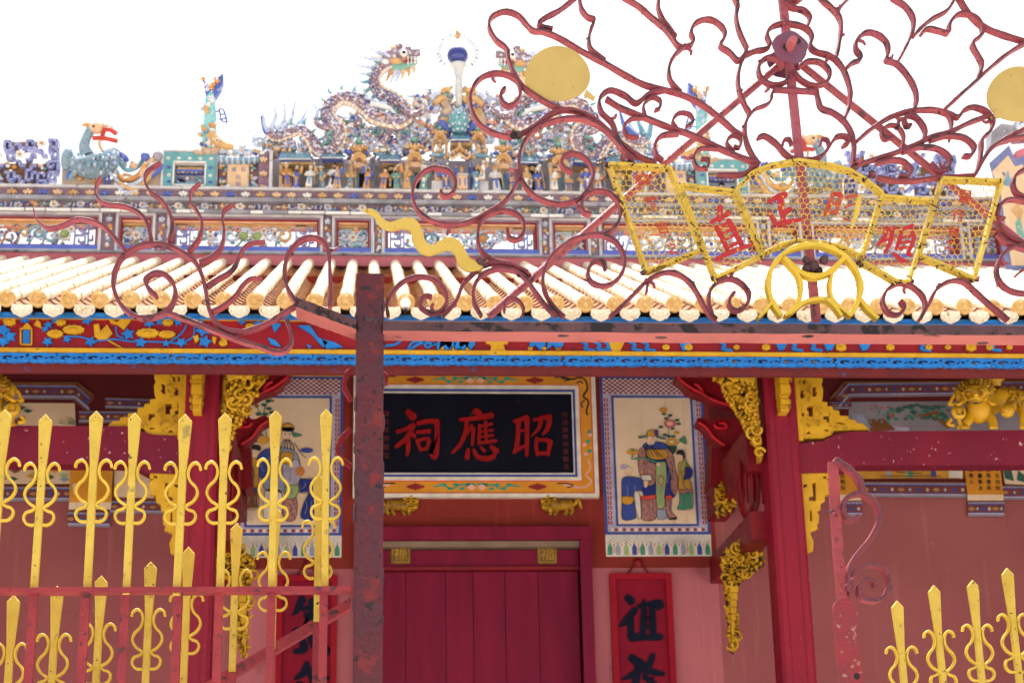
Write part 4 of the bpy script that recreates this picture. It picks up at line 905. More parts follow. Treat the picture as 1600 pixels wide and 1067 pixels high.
    for q in ([(640, 360), (660, 420), (720, 460), (780, 470)], [(340, 460), (365, 510), (350, 560)], [(330, 545), (370, 580), (430, 600)]):
        m = MB(); k = cr([tuple(v) for v in dg(q, mir, YR-.07)], 5); m.tube(k, [s*(4+14*i/len(k)) for i in range(len(k))], R.choice((WHT, LBLU)), 6); m.build('whisker', t)
    return t
dragon(False); dragon(True)
# clouds and rocks the dragons ride on: fixed porcelain of the ridge itself
def clouds(mir, seed):
    r = random.Random(seed); s = S0*.2625
    for cx, cy, rd in ((20, 690, 40), (100, 690, 34), (180, 700, 40), (210, 730, 34), (290, 720, 34), (470, 740, 40), (530, 690, 44), (480, 570, 34), (590, 690, 46), (590, 560, 38), (560, 640, 46), (640, 620, 40), (680, 640, 34), (700, 700, 44), (640, 700, 34), (850, 710, 44), (780, 720, 34), (930, 680, 34), (950, 610, 46), (990, 460, 46), (1020, 500, 36), (960, 440, 30), (920, 620, 38), (1000, 560, 44), (900, 700, 36), (1010, 660, 34), (1050, 620, 34), (740, 640, 40), (420, 680, 30), (1040, 420, 30), (560, 600, 30), (870, 640, 34)):
        m = MB(); x, y = px('DG', [(cx, cy)])[0]; c = PM(x, y, YR+.02, mir)
        mt = r.choice((LBLU, LBLU, LBLU, TEAL, MPINK, WHT))
        n = 12; h = r.choice((1, -1)); a0 = r.uniform(0, 6)
        sw = [c+V((math.cos(a0+h*i/n*8)*rd*s*(1-.75*i/n), -.02*i/n, math.sin(a0+h*i/n*8)*rd*s*(1-.75*i/n))) for i in range(n+1)]
        m.tube(sw, [s*rd*.36*(1-.4*i/n) for i in range(n+1)], mt, 7)
        d = r.uniform(-1, 1); tl = [sw[0], sw[0]+V((h*rd*s*1.0, 0, -rd*s*.3)), sw[0]+V((h*rd*s*1.9, 0, rd*s*.2*d))]
        m.tube(cr(tl, 4), [s*rd*.34*(1-i/9*.8) for i in range(9)], mt, 6)
        for k in range(6): m.ell(c+V((r.uniform(-1, 1)*rd*s, -.03, r.uniform(-1, 1)*rd*s)), (s*r.uniform(8, 16), .02, s*r.uniform(7, 13)), r.choice((WHT, LBLU, LBLU, BLU, GRN, MPINK, LBLU)), 6, 4)
        if r.random() < .25: m.ell(c+V((0, .02, -rd*s*.9)), (s*rd*1.2, .05, s*7), ORG_, 8, 5)
        m.build('cloud_scroll', RG)
    for k in range(16):
        x, y = px('DG', [(r.uniform(1060, 1200), r.uniform(380, 660))])[0]
        m = MB(); c = PM(x, y, YR+.03, mir); q = r.uniform(.03, .065); m.tube(cr([c+V((-.02, 0, -q)), c+V((.02, 0, 0)), c+V((-.01, 0, q*1.4))], 4), [q*v for v in (.9, .9, 1, .9, .8, .7, .55, .4, .2)], r.choice((BEIGE, BEIGE, GREYR, LBLU, OCH)), 8); m.build('rockery', RG)
    for x0, y0, x1, y1 in ((1040, 440, 1100, 400), (1100, 400, 1160, 385), (1060, 470, 1130, 430)):
        m = MB(); m.tube(cr([tuple(v) for v in dg([(x0, y0), ((x0+x1)/2, (y0+y1)/2-14), (x1, y1)], mir)], 4), [s*20]*9, OCH if x0 > 1050 else LBLU, 7)
        for k in range(6): m.ell(dg([(x0+(x1-x0)*k/5, y0+(y1-y0)*k/5-16)], mir)[0], s*14, r.choice((SKIN, WHT, GRN, LBLU)), 6, 4)
        m.build('cloud_scroll', RG)
    fill = px('DG', [(0, 735), (60, 690), (200, 690), (330, 690), (420, 620), (500, 600), (560, 545), (680, 590), (860, 585), (920, 500), (960, 420), (1040, 395), (1200, 395), (1200, 780), (0, 780)])
    def ins(x, y):
        c = False; j = len(fill)-1
        for i in range(len(fill)):
            if (fill[i][1] > y) != (fill[j][1] > y) and x < (fill[j][0]-fill[i][0])*(y-fill[i][1])/(fill[j][1]-fill[i][1])+fill[i][0]: c = not c
            j = i
        return c
    k = 0
    while k < 74:
        x, y = r.uniform(400, 716), r.uniform(140, 246)
        if not ins(x, y): continue
        k += 1; m = MB(); c = PM(x, y, YR+.07, mir); rd = r.uniform(24, 44); n = 9; h = r.choice((1, -1)); a0 = r.uniform(0, 6); mt = r.choice((LBLU, LBLU, LBLU, WHT, TEAL, GREYR, BRWN))
        m.tube([c+V((math.cos(a0+h*i/n*6.5)*rd*s*(1-.7*i/n), -.03*i/n, math.sin(a0+h*i/n*6.5)*rd*s*(1-.7*i/n))) for i in range(n+1)], [s*rd*.34*(1-.4*i/n) for i in range(n+1)], mt, 6)
        for q in range(5): m.ell(c+V((r.uniform(-1, 1)*rd*s, -.06, r.uniform(-1, 1)*rd*s)), (s*r.uniform(7, 14), .02, s*r.uniform(6, 12)), r.choice((WHT, LBLU, BLU, OCH, GRN, MPINK, BRWN)), 6, 4)
        m.build('cloud_scroll', RG)
    # small tufts along the crest towards the boss column
    for k in range(14):
        m = MB(); x = r.uniform(345, 430); c = PM(x, 240+r.uniform(-4, 3), YR, mir); m.ell(c, (r.uniform(.02, .045), .04, r.uniform(.015, .035)), r.choice((LBLU, WHT, TEAL, LBLU)), 7, 5); m.build('cloud_scroll', RG)
clouds(False, 3); clouds(True, 8)
# flaming pearl on its stand
s = S0*.2625
t = thing('pearl_finial', 'dark blue pearl in a flaming ring on a pale stem at the ridge centre', 'finial', PM(717, 215, YR))
m = MB(); c = dg([(1208, 478)], False)[0]
ztop = dg([(1205, 232)], False)[0].z; hh = ztop-c.z
m.lathe([(.0, 0), (s*18, 0), (s*20, hh*.3), (s*24, hh*.32), (s*22, hh*.7), (s*26, hh*.75), (s*44, hh*.97), (s*50, hh*1.0), (s*20, hh*1.01)], c, mat('pale_stem_porcelain', hx(206, 206, 206), hx(176, 186, 196), 20, .4), 14); m.build('stem', t)
m = MB(); m.ell(dg([(1200, 180)], False)[0], (s*66, s*66, s*62), mat('deep_blue_glass_glaze', hx(46, 58, 140), hx(34, 44, 110), 8, .12, coat=.6), 18, 12); m.build('pearl', t)
m = MB(); cc = dg([(1200, 160)], False)[0]; n = 28; rg_ = [cc+V((math.cos(2*math.pi*k/n)*s*112, 0, math.sin(2*math.pi*k/n)*s*108)) for k in range(n+1)]
m.tube(rg_, s*9, WHT, 6, False); m.build('ring', t)
for k in range(n):
    a = 2*math.pi*(k+.5)/n
    if -2.2 < a-6.28 < -.9 or 4.2 < a < 5.2: continue
    m = MB(); q = cc+V((math.cos(a)*s*116, 0, math.sin(a)*s*112)); o = V((math.cos(a), 0, math.sin(a))); tg = V((-o.z, 0, o.x)); m.tube([q, q+o*s*12+tg*s*3, q+o*s*20-tg*s*6], [s*9, s*6, s*2], (TEAL, LBLU)[k % 2], 5); m.build('flame', t)
m = MB()
for dx, dz, r in ((0, 0, 18), (-14, 10, 12), (12, 14, 13), (0, 28, 13), (-8, 44, 9), (6, 56, 6)): m.ell(cc+V((dx*s, 0, (108+dz)*s)), s*r, (OCH, WHT, GREYR)[dx % 3], 7, 5)
m.build('tip', t)
t = thing('scaled_bulb', 'teal scaled porcelain bulb with leaf wings below the blue pearl', 'ornament', PM(717, 217, YR))
m = MB(); c = dg([(1205, 590)], False)[0]; m.ell(c+V((0, -.04, 0)), (s*62, s*60, s*74), mat('teal_scale_glaze', hx(70, 130, 140), hx(120, 176, 176), 40, .25, (hx(40, 90, 110), .4, 50)), 14, 10)
for i in range(5):
    for k in range(9): m.ell(c+V((s*60*math.cos(math.pi*(k+.5*(i % 2))/9)*math.sin(.5+i*.5), -.04-s*56*math.sin(math.pi*(k+.5)/9)*math.sin(.5+i*.5), s*72*math.cos(.5+i*.5))), (s*11, s*8, s*11), (TEAL, LBLU)[(i+k) % 2], 6, 4)
m.build('bulb', t)
for sg in (-1, 1):
    m = MB(); m.tube([c+V((sg*s*50, 0, -s*50)), c+V((sg*s*100, 0, s*0)), c+V((sg*s*120, 0, s*30))], [s*10, s*30, s*4], BLU, 7); m.build('leaf', t)
# leaping carp
def carp(mir):
    side = 'right' if mir else 'left'
    t = thing('carp', 'turquoise porcelain carp leaping tail up on the %s of the ridge, %s' % (side, 'behind a gate strut' if mir else 'clear against the sky'), 'fish statue', PM(330, 245, YR, mir), 'pair of leaping carp on the ridge')
    q = lambda x, y, o=0: PM(*px('FI', [(x, y)])[0], YR+o, mir); s = S0*.197
    m = MB(); k = cr([q(240, 640), q(236, 560), q(240, 470), q(243, 380), q(243, 300), q(248, 230), q(262, 190)], 4); m.tube(k, [s*v for v in (44, 48, 52, 54, 56, 58, 60, 62, 60, 58, 56, 54, 52, 50, 50, 50, 48, 48, 46, 44, 44, 42, 40, 38, 36)], mat('turquoise_fish_scales', hx(110, 190, 196), hx(160, 208, 206), 30, .25, (hx(70, 130, 170), .3, 50)), 9); m.build('body', t)
    for pts, mt in (([(215, 220), (200, 150), (190, 70), (225, 110), (250, 160)], BLU), ([(250, 220), (265, 130), (290, 70), (348, 25), (350, 90), (330, 150), (285, 215)], BLU)):
        m = MB(); m.prism([q(x, y, -.03) for x, y in pts], (0, .07, 0), mt)
        for x, y in pts[1:4]: m.ell(q((x+250)/2, (y+150)/2, -.04), (s*22, .03, s*22), R.choice((ORG_, LBLU, SKIN)), 6, 4)
        m.ell(q(*pts[2], -.02), (s*18, .03, s*26), ORG_, 6, 4); m.build('tail_fin', t)
    m = MB()
    for pts in ([(315, 310), (345, 310), (365, 350), (380, 415)], [(315, 310), (325, 350), (335, 400), (380, 415)], [(325, 350), (365, 350)], [(335, 390), (372, 380)], [(285, 330), (318, 325)], [(290, 385), (332, 388)]): m.tube(cr([q(*p) for p in pts], 4), s*7, BLU, 5)
    m.build('fin', t)
    m = MB()
    for k in range(26): m.ell(q(R.uniform(155, 300), R.uniform(420, 600), -.05), (s*R.uniform(14, 30), .03, s*R.uniform(12, 26)), R.choice((BLU, LBLU, ORG_, TEAL, WHT, OCH)), 7, 5)
    for k in range(9): m.ell(q(R.uniform(170, 280), R.uniform(200, 340), -.05), (s*R.uniform(16, 30), .02, s*R.uniform(12, 22)), R.choice((WHT, OCH, LBLU)), 7, 5)
    m.build('wave_crest', t, kind='stuff')
    m = MB(); m.tube(cr([q(250, 520, -.04), q(310, 570, -.08), (q(370, 600, -.1)), q(432, 612, -.1)], 4), [s*v for v in (48, 46, 44, 42, 40, 38, 36, 34, 32, 30, 28, 24, 18)], OCH, 8)
    for k in range(7): m.ell(q(330+k*14, 560+k*5, -.1), s*18, (WHT, OCH, ORG_)[k % 3], 6, 4)
    m.ell(q(300, 555, -.12), s*16, WHT, 8, 6); m.ell(q(300, 555, -.145), s*8, BLACKB, 6, 4); m.build('head', t)
    m = MB()
    for x, y, r in ((140, 655, 28), (175, 665, 26), (230, 650, 42), (280, 645, 40), (200, 630, 30), (310, 640, 34)): m.ell(q(x, y), (s*r, .06, s*r*.9), BEIGE, 8, 6)
    m.build('rock_base', t)
carp(False); carp(True)
# phoenix resting at the outer end
def phoenix(mir):
    side = 'right' if mir else 'left'
    t = thing('phoenix', 'blue feathered porcelain phoenix with red crest, %s end of ridge%s' % (side, ', above the mesh fan' if mir else ''), 'bird statue', PM(170, 290, YR, mir), 'pair of phoenixes on the ridge')
    q = lambda x, y, o=-.05: PM(*px('PH', [(x, y)])[0], YR+o, mir); s = S0*.15
    FEA = mat('blue_grey_feather_glaze', hx(112, 144, 166), hx(146, 164, 174), 40, .3, (hx(70, 98, 140), .45, 50, hx(196, 190, 178), .34))
    m = MB(); m.tube(cr([q(200, 560), q(300, 590), q(420, 610), (q(540, 590)), q(640, 500), q(690, 440)], 4), [s*v for v in (60, 70, 80, 92, 105, 115, 122, 130, 136, 140, 142, 142, 140, 134, 126, 116, 104, 92, 80, 70, 60)], FEA, 10)
    for i in range(70): 
        a = R.uniform(220, 700); b = 580-abs(a-480)*.1+R.uniform(-110, 120); m.ell(q(a, b, -.05-.11+.0*i), (s*15, .016, s*24), R.choice((FEA, FEA, LBLU, TEAL)), 6, 4)
    m.build('body', t)
    m = MB(); m.tube(cr([q(380, 490), q(345, 400), q(370, 300), q(420, 220), q(470, 195)], 4), [s*v for v in (70, 68, 66, 62, 58, 56, 54, 52, 50, 50, 50, 54, 56, 58, 60, 60, 60)], FEA, 9)
    m.build('neck', t)
    m = MB(); m.ell(q(470, 200, -.06), (s*86, s*70, s*70), SKIN, 10, 7); m.tube([q(410, 175, -.06), q(360, 168, -.06), q(322, 170, -.06)], [s*34, s*26, s*12], ORG_, 7); m.ell(q(440, 185, -.06-s*66), s*13, BLACKB, 6, 4)
    for k in range(6): m.ell(q(520+k*22, 160+k*7, -.06), (s*20, s*22, s*24), (WHT, SKIN)[k % 2], 6, 4)
    m.build('head', t)
    m = MB()
    for pts, r in (([(430, 310), (520, 305), (600, 318), (690, 340)], 26), ([(560, 205), (540, 260), (525, 330)], 24), ([(560, 215), (620, 222), (680, 262)], 28), ([(500, 330), (510, 400), (560, 460)], 16)): k = cr([q(*p, -.07) for p in pts], 4); m.tube(k, [s*r]*len(k), REDG if r > 20 else SKIN, 6)
    m.build('comb', t)
    m = MB(); m.tube(cr([q(150, 640), q(165, 540), q(180, 450), q(200, 420)], 4), [s*v for v in (36, 44, 54, 60, 62, 64, 62, 58, 52, 48, 42, 36, 28)], FEA, 8)
    for x, y in ((180, 690), (215, 690), (250, 650)): m.ell(q(x, y, -.06), (s*22, .02, s*62), (TEAL, WHT, BLU)[(x//35) % 3], 7, 5, Matrix.Rotation(.4 if not mir else -.4, 3, 'Y'))
    m.build('wing', t)
    for pts, mt in (([(690, 440), (760, 500), (800, 550)], BLU), ([(670, 520), (740, 560), (780, 600)], FEA), ([(700, 560), (790, 640), (900, 600), (985, 480)], TEAL), ([(660, 640), (760, 740), (900, 700), (990, 560)], ORG_), ([(640, 700), (760, 800), (920, 760), (1060, 560)], LBLU), ([(700, 760), (860, 850), (1000, 740), (1090, 620)], OCH), ([(660, 780), (780, 880), (900, 860)], LBLU), ([(820, 660), (840, 600), (870, 560)], BRWN), ([(930, 700), (990, 600), (1100, 470)], SKIN), ([(1040, 720), (1120, 640), (1150, 580)], BLU)):
        m = MB(); k = cr([q(*p, -.06+R.uniform(-.03, .03)) for p in pts], 5); m.tube(k, [s*(16+14*math.sin(math.pi*i/len(k))) for i in range(len(k))], mt, 6); m.build('tail_feather', t)
    for (x, y), mt, r in (((980, 500), BLU, 52), ((1110, 490), GREYR, 56), ((860, 590), SKIN, 40), ((850, 575), BRWN, 30)):
        m = MB(); m.ell(q(x, y, -.07), (s*r, .04, s*r), mt, 9, 6); m.build('tail_eye', t)
    m = MB()
    for x in (440, 480, 560, 600): m.tube([q(x, 700), q(x+6, 770), q(x-10, 800)], [s*16, s*12, s*6], ORG_ if x < 500 else BLU, 6)
    m.build('leg', t)
phoenix(False); phoenix(True)
# ------------------------------------------------------------------ name board over the door
p = FRq(552, 929, 583, 552, 934, 779, YW)
t = thing('name_board', 'long black name board with three red raised characters over the plum door', 'sign', p.uv(.5, 1))
def U(x0, y0, x1, y1): return ((x0-552)/379.5, (y0-583)/196, (x1-552)/379.5, (y1-583)/196)
m = MB(); ring(m, p, U(552, 583, 931.5, 779), U(558, 588.5, 925, 773.5), .05, .05, MWHITE); ring(m, p, U(579, 605, 905, 753.5), U(585, 611, 899, 748), .045, .04, MWHITE)
ring(m, p, U(558.001, 588.51, 924.99, 773.49), U(559.5, 590, 923.5, 772), .046, .03, MPINKR); ring(m, p, U(577.5, 603.5, 906.5, 755), U(579.001, 605.01, 904.99, 753.49), .043, .03, MPINKR)
m.build('frame', t)
m = MB(); ring(m, p, U(559.51, 590.01, 923.49, 771.99), U(577.49, 603.49, 906.51, 755.01), .04, .03, OCHP); fb = m.build('painted_border', t)
m = MB(); ring(m, p, U(585.01, 611.01, 898.99, 747.99), U(590, 615.5, 895, 744), .04, .03, MBLUE); ring(m, p, U(590.01, 615.51, 894.99, 743.99), U(591.5, 617.5, 893.5, 742), .044, .03, MWHITE); m.build('inner_moulding', t)
m = MB(); a, b = p.uv(*U(591.5, 742, 0, 0)[:2]), p.uv(*U(893.5, 617.5, 0, 0)[:2]); m.box((a.x, YW-.028, a.z), (b.x, YW-.002, b.z), BLACKB); m.build('board', t)
bp = lambda x, y, o: V((p.uv((x-552)/379.5, 0).x, YW-o, p.uv(0, (y-583)/196).z))
sp_w = MPP(740, 680, YW)
CH_ = {
'祠': [[(200, 335, 40), (235, 368, 56)], [(128, 468, 24), (180, 452, 26), (238, 425, 36)], [(238, 430, 30), (190, 512, 32), (122, 568, 24)], [(197, 500, 32), (202, 570, 30), (195, 622, 22)], [(212, 472, 20), (245, 500, 28)],
      [(268, 412, 30), (340, 396, 30), (396, 402, 42)], [(396, 405, 40), (396, 500, 34), (384, 632, 38), (345, 618, 12)], [(262, 472, 22), (345, 464, 28)], [(262, 535, 26), (285, 592, 22)], [(258, 530, 22), (330, 516, 26), (342, 530, 24)], [(342, 530, 28), (326, 580, 22)], [(280, 588, 20), (330, 582, 20)]],
'應': [[(655, 328, 44), (682, 346, 44)], [(552, 386, 22), (650, 376, 28), (765, 355, 40)], [(596, 395, 30), (586, 470, 30), (552, 550, 28), (498, 606, 18)], [(628, 425, 22), (600, 482, 14)], [(640, 445, 28), (632, 555, 20)], [(682, 425, 26), (676, 548, 22)], [(690, 432, 17), (765, 414, 22)], [(692, 467, 15), (772, 456, 18)], [(692, 502, 15), (772, 491, 18)], [(690, 542, 20), (790, 528, 24)], [(722, 400, 24), (724, 535, 20)],
      [(603, 588, 26), (594, 642, 36)], [(640, 592, 24), (662, 632, 30), (715, 648, 34), (772, 636, 32), (774, 610, 12)], [(688, 574, 18), (712, 598, 24)], [(755, 568, 24), (792, 598, 42)]],
'昭': [[(945, 388, 34), (940, 480, 30), (926, 580, 34), (906, 605, 16)], [(918, 396, 24), (985, 376, 30), (1002, 368, 36)], [(1002, 372, 36), (1001, 480, 32), (996, 624, 24)], [(950, 462, 16), (985, 457, 16)], [(925, 588, 30), (985, 562, 20)], [(1050, 386, 20), (1110, 371, 26), (1158, 368, 40)], [(1158, 376, 36), (1142, 442, 34), (1108, 484, 16)], [(1096, 392, 30), (1080, 442, 26), (1034, 494, 12)],
      [(1066, 512, 28), (1060, 560, 26), (1066, 622, 24)], [(1060, 522, 22), (1120, 521, 24), (1158, 536, 34)], [(1158, 536, 32), (1146, 580, 28), (1140, 622, 22)], [(1066, 612, 22), (1140, 610, 24)]]}
for ch in '祠應昭':
    m = MB(); brush(m, lambda x, y: bp(x, y, .044), 'PL', CH_[ch], REDL, .017); m.build('character', t)
REDD = mat('dull_red_letter_paint', hx(96, 24, 28), hx(80, 22, 28), 8, .6)
m = MB()
for i, ch in enumerate('光緒庚申仲夏穀旦'): put_glyph(m, ch, bp(882, 651+i*11.4, .029), 9.5*sp_w, REDD, .04, .012)
for i, ch in enumerate('瓊府眾商敬立'): put_glyph(m, ch, bp(603, 649+i*13, .029), 10*sp_w, REDD, .04, .012)
m.build('small_inscription', t)
m = MB()                                                    # painted flowers, knots and scrolls of the ochre border
def bl(pts, wd, mt, lay=1):
    q = cr(pts, 5); s = sp_w*wd/2
    for i in range(len(q)-1):
        d = (q[i+1]-q[i]).normalized(); nn = V((-d.y, d.x))*wd/2
        m.poly([bp(*(q[i]+nn), .0415+lay*.0008), bp(*(q[i+1]+nn), .0415+lay*.0008), bp(*(q[i+1]-nn), .0415+lay*.0008), bp(*(q[i]-nn), .0415+lay*.0008)], mt)
def be(x, y, rx, ry, mt, lay=1, n=10): m.poly([bp(x+rx*math.cos(6.283*k/n), y+ry*math.sin(6.283*k/n), .0415+lay*.0008) for k in range(n)], mt)
for y in (597, 763):
    for x in (648, 836):
        for dx, dy in ((-10, 0), (10, 0), (0, -3), (0, 3), (-5, -1.5), (5, 1.5), (5, -1.5), (-5, 1.5), (0, 0)): m.poly([bp(x+dx-5, y+dy, .0423), bp(x+dx, y+dy-3, .0424), bp(x+dx+5, y+dy, .0423), bp(x+dx, y+dy+3, .0424)], MRED)
    for sg in (-1, 1):
        bl([(742+sg*10, y), (742+sg*25, y-3), (742+sg*38, y+3), (742+sg*52, y-2), (742+sg*66, y)], 2.4, MTEAL)
        for k in range(5): be(742+sg*(14+k*9), y+(-3, 3)[k % 2], 4.5, 2.2, MTEAL, 2)
        bl([(742+sg*125, y-5), (742+sg*140, y-5), (742+sg*150, y-2), (742+sg*140, y+1)], 2, MBLACK)
    for dx in (-8, 8): be(742+dx, y+1, 6, 4.5, MPINK, 3); be(742+dx, y-3, 7, 3, MTEAL, 2)
for x0, f in ((916, 1), (568, -1)):
    bl([(x0-f*38, 593), (x0-f*20, 595), (x0-f*10, 592), (x0, 596), (x0+f*3, 610), (x0-f*4, 622), (x0+f*4, 630), (x0, 645), (x0+f*2, 652)], 3, MBLACK)
    bl([(x0-f*14, 601), (x0-f*8, 598), (x0-f*4, 602)], 2.4, MBLACK); bl([(x0-f*5, 640), (x0-f*8, 634), (x0-f*2, 628)], 2.4, MBLACK)
    for k in range(9): be(x0+R.uniform(-5, 5), 678+k*5, 3.4, 3, (MTEAL, MPINK, MOCH)[k % 3], 2)
    bl([(x0, 720), (x0+f*3, 735), (x0-f*4, 745), (x0+f*4, 755), (x0-f*10, 764), (x0-f*40, 760)], 3, MPINK)
m.build('border_painting', fb, kind='stuff')
# ------------------------------------------------------------------ gilt lions below it
for x, f, lab in ((876, 1, 'small gilt lion relief right of centre under the black name board'), (622, -1, 'small gilt lion relief beside the iron post under the black name board')):
    c = P(x, 793, YW); s = MPP(x, 793, YW); q = lambda dx, dy, o=0: c+V((f*dx*s, -o, -dy*s))
    t = thing('lion_relief', lab, 'lion relief', q(0, 13), 'gilt lions under the name board')
    m = MB(); m.tube(cr([q(-22, -2, .02), q(-10, -3, .025), q(5, -3, .025), q(18, -4, .02)], 4), [s*v for v in (6, 7, 8, 8.5, 9, 9, 9, 8.5, 8, 8, 8, 7.5, 7)], GOLDA, 9)
    m.build('body', t)
    m = MB(); m.ell(q(-19, -4, .035), (s*9.5, s*7, s*8.5), GOLD, 9, 6); m.ell(q(-20, -.5, .06), (s*5.5, s*4, s*3.6), GOLDA, 7, 5)
    for sx in (-1, 1): m.ell(q(-19.5+sx*4, -6.5, .06), (s*2, s*1.6, s*1.6), DARK, 6, 4); m.ell(q(-19.5+sx*4.4, -8.6, .058), (s*3.2, s*1.8, s*1.3), GOLD, 6, 4)
    m.tube([q(-23, 1.6, .068), q(-20, 2.2, .07), q(-16.5, 1.4, .068)], s*.7, DARK, 4)
    for k in range(13): m.ell(q(-18+11.5*math.cos(k*.5), -5+10.5*math.sin(k*.5), .03+.01*(k % 2)), s*(3.2+.6*(k % 2)), (GOLDA, GOLD)[k % 2], 6, 4)
    m.build('head', t)
    for lx, ly in ((-16, 4), (-8, 5), (8, 5), (17, 4)):
        m = MB(); m.tube([q(lx, ly-5, .02), q(lx+1, ly+3, .025), q(lx-3, ly+8, .025)], [s*4.4, s*3.4, s*3], GOLDA, 7); m.build('leg', t)
    m = MB()
    for k in range(7): m.tube(cr([q(20, -3, .02), q(24+k*.6, -7-k*.8, .03), q(25+k*1.2-(k % 2)*3, -12+k*2.6, .03)], 3), [s*2.6, s*2.6, s*2.4, s*2.2, s*2, s*1.4, s*.8], (GOLD, GOLDA)[k % 2], 6)
    m.build('tail', t)
# ------------------------------------------------------------------ couplet boards
def couplet(x0, x1, yt, lab, chars, yc, sz, hang):
    c = P((x0+x1)/2, yt, YW); s = MPP((x0+x1)/2, yt, YW); w2 = (x1-x0)/2*s; zb = 1.1
    t = thing('couplet_board', lab, 'sign', (c.x, YW-.03, zb), 'red couplet boards beside the door')
    m = MB(); m.box((c.x-w2, YW-.035, zb), (c.x+w2, YW-.012, c.z), mat('couplet_crimson', hx(128, 14, 38), hx(112, 12, 36), 4, .6, (hx(150, 44, 58), .12, 20), spec=.12)); m.build('board', t)
    m = MB(); d = 9*s
    for b in ((c.x-w2-.002, c.z-d, c.x+w2+.002, c.z+.002), (c.x-w2-.002, zb, c.x-w2+d, c.z-d), (c.x+w2-d, zb, c.x+w2+.002, c.z-d)): m.box((b[0], YW-.055, b[1]), (b[2], YW-.014, b[3]), mat('couplet_frame_red', hx(146, 10, 32), hx(128, 9, 30), 5, .55, spec=.15))
    m.build('frame', t)
    m = MB(); m.tube([P(hang-18, yt-1, YW-.02), P(hang-4, yt-17, YW-.015), P(hang+4, yt-17, YW-.015), P(hang+18, yt-1, YW-.02)], .006, BRK, 5); m.ell(P(hang, yt-20, YW-.01), (.03, .012, .03), BRK, 8, 5); m.build('hanger', t)
    for cp_, st in chars:
        m = MB(); brush(m, lambda x, y: P(x, y, YW-.042), cp_, st, INK, .006); m.build('character', t)
couplet(951, 1047, 898, 'red couplet board hanging right of the plum door, bold black characters', (
 ('CP', [[(1232, 408, 34), (1252, 428, 40)], [(1268, 468, 34), (1225, 522, 36), (1194, 548, 10)], [(1248, 490, 28), (1250, 590, 36), (1262, 608, 36)], [(1252, 606, 32), (1282, 582, 10)], [(1286, 452, 20), (1340, 440, 26), (1388, 442, 46), (1376, 468, 12)], [(1312, 425, 16), (1298, 458, 18)], [(1312, 466, 30), (1306, 596, 36)], [(1350, 458, 30), (1356, 604, 36)], [(1318, 512, 16), (1346, 510, 16)], [(1318, 552, 16), (1346, 550, 16)], [(1262, 608, 24), (1330, 602, 26), (1390, 600, 34)]]),
 ('CP', [[(1252, 698, 40), (1296, 728, 44), (1328, 736, 20)], [(1212, 802, 14), (1268, 774, 34), (1316, 748, 20)], [(1354, 686, 26), (1336, 740, 32), (1316, 796, 24)], [(1358, 768, 36), (1404, 776, 22)], [(1282, 740, 32), (1270, 830, 40)], [(1310, 784, 18), (1364, 832, 34)], [(1230, 850, 24), (1300, 842, 30)], [(1350, 800, 26), (1300, 890, 20)], [(1330, 850, 22), (1400, 905, 36)], [(1265, 840, 30), (1262, 910, 22)]])), 0, 0, 997)
couplet(434, 527, 901, 'red couplet board hanging left of the iron post behind the yellow spears', (
 ('LC', [[(432, 640, 44), (404, 696, 30), (384, 718, 10)], [(436, 692, 22), (500, 662, 22)], [(452, 716, 30), (482, 780, 38), (392, 800, 30)], [(482, 648, 40), (488, 730, 44)], [(430, 840, 30), (440, 890, 44), (396, 906, 26)], [(470, 826, 30), (492, 884, 30)], [(538, 878, 20), (566, 906, 38), (556, 876, 8)]]),
 ('LC', [[(456, 966, 30), (440, 1012, 40), (396, 1044, 16)], [(470, 998, 36), (488, 1070, 32)], [(526, 1046, 14), (562, 1040, 22)], [(410, 1070, 30), (470, 1090, 36), (540, 1080, 24)]])), 0, 0, 481)

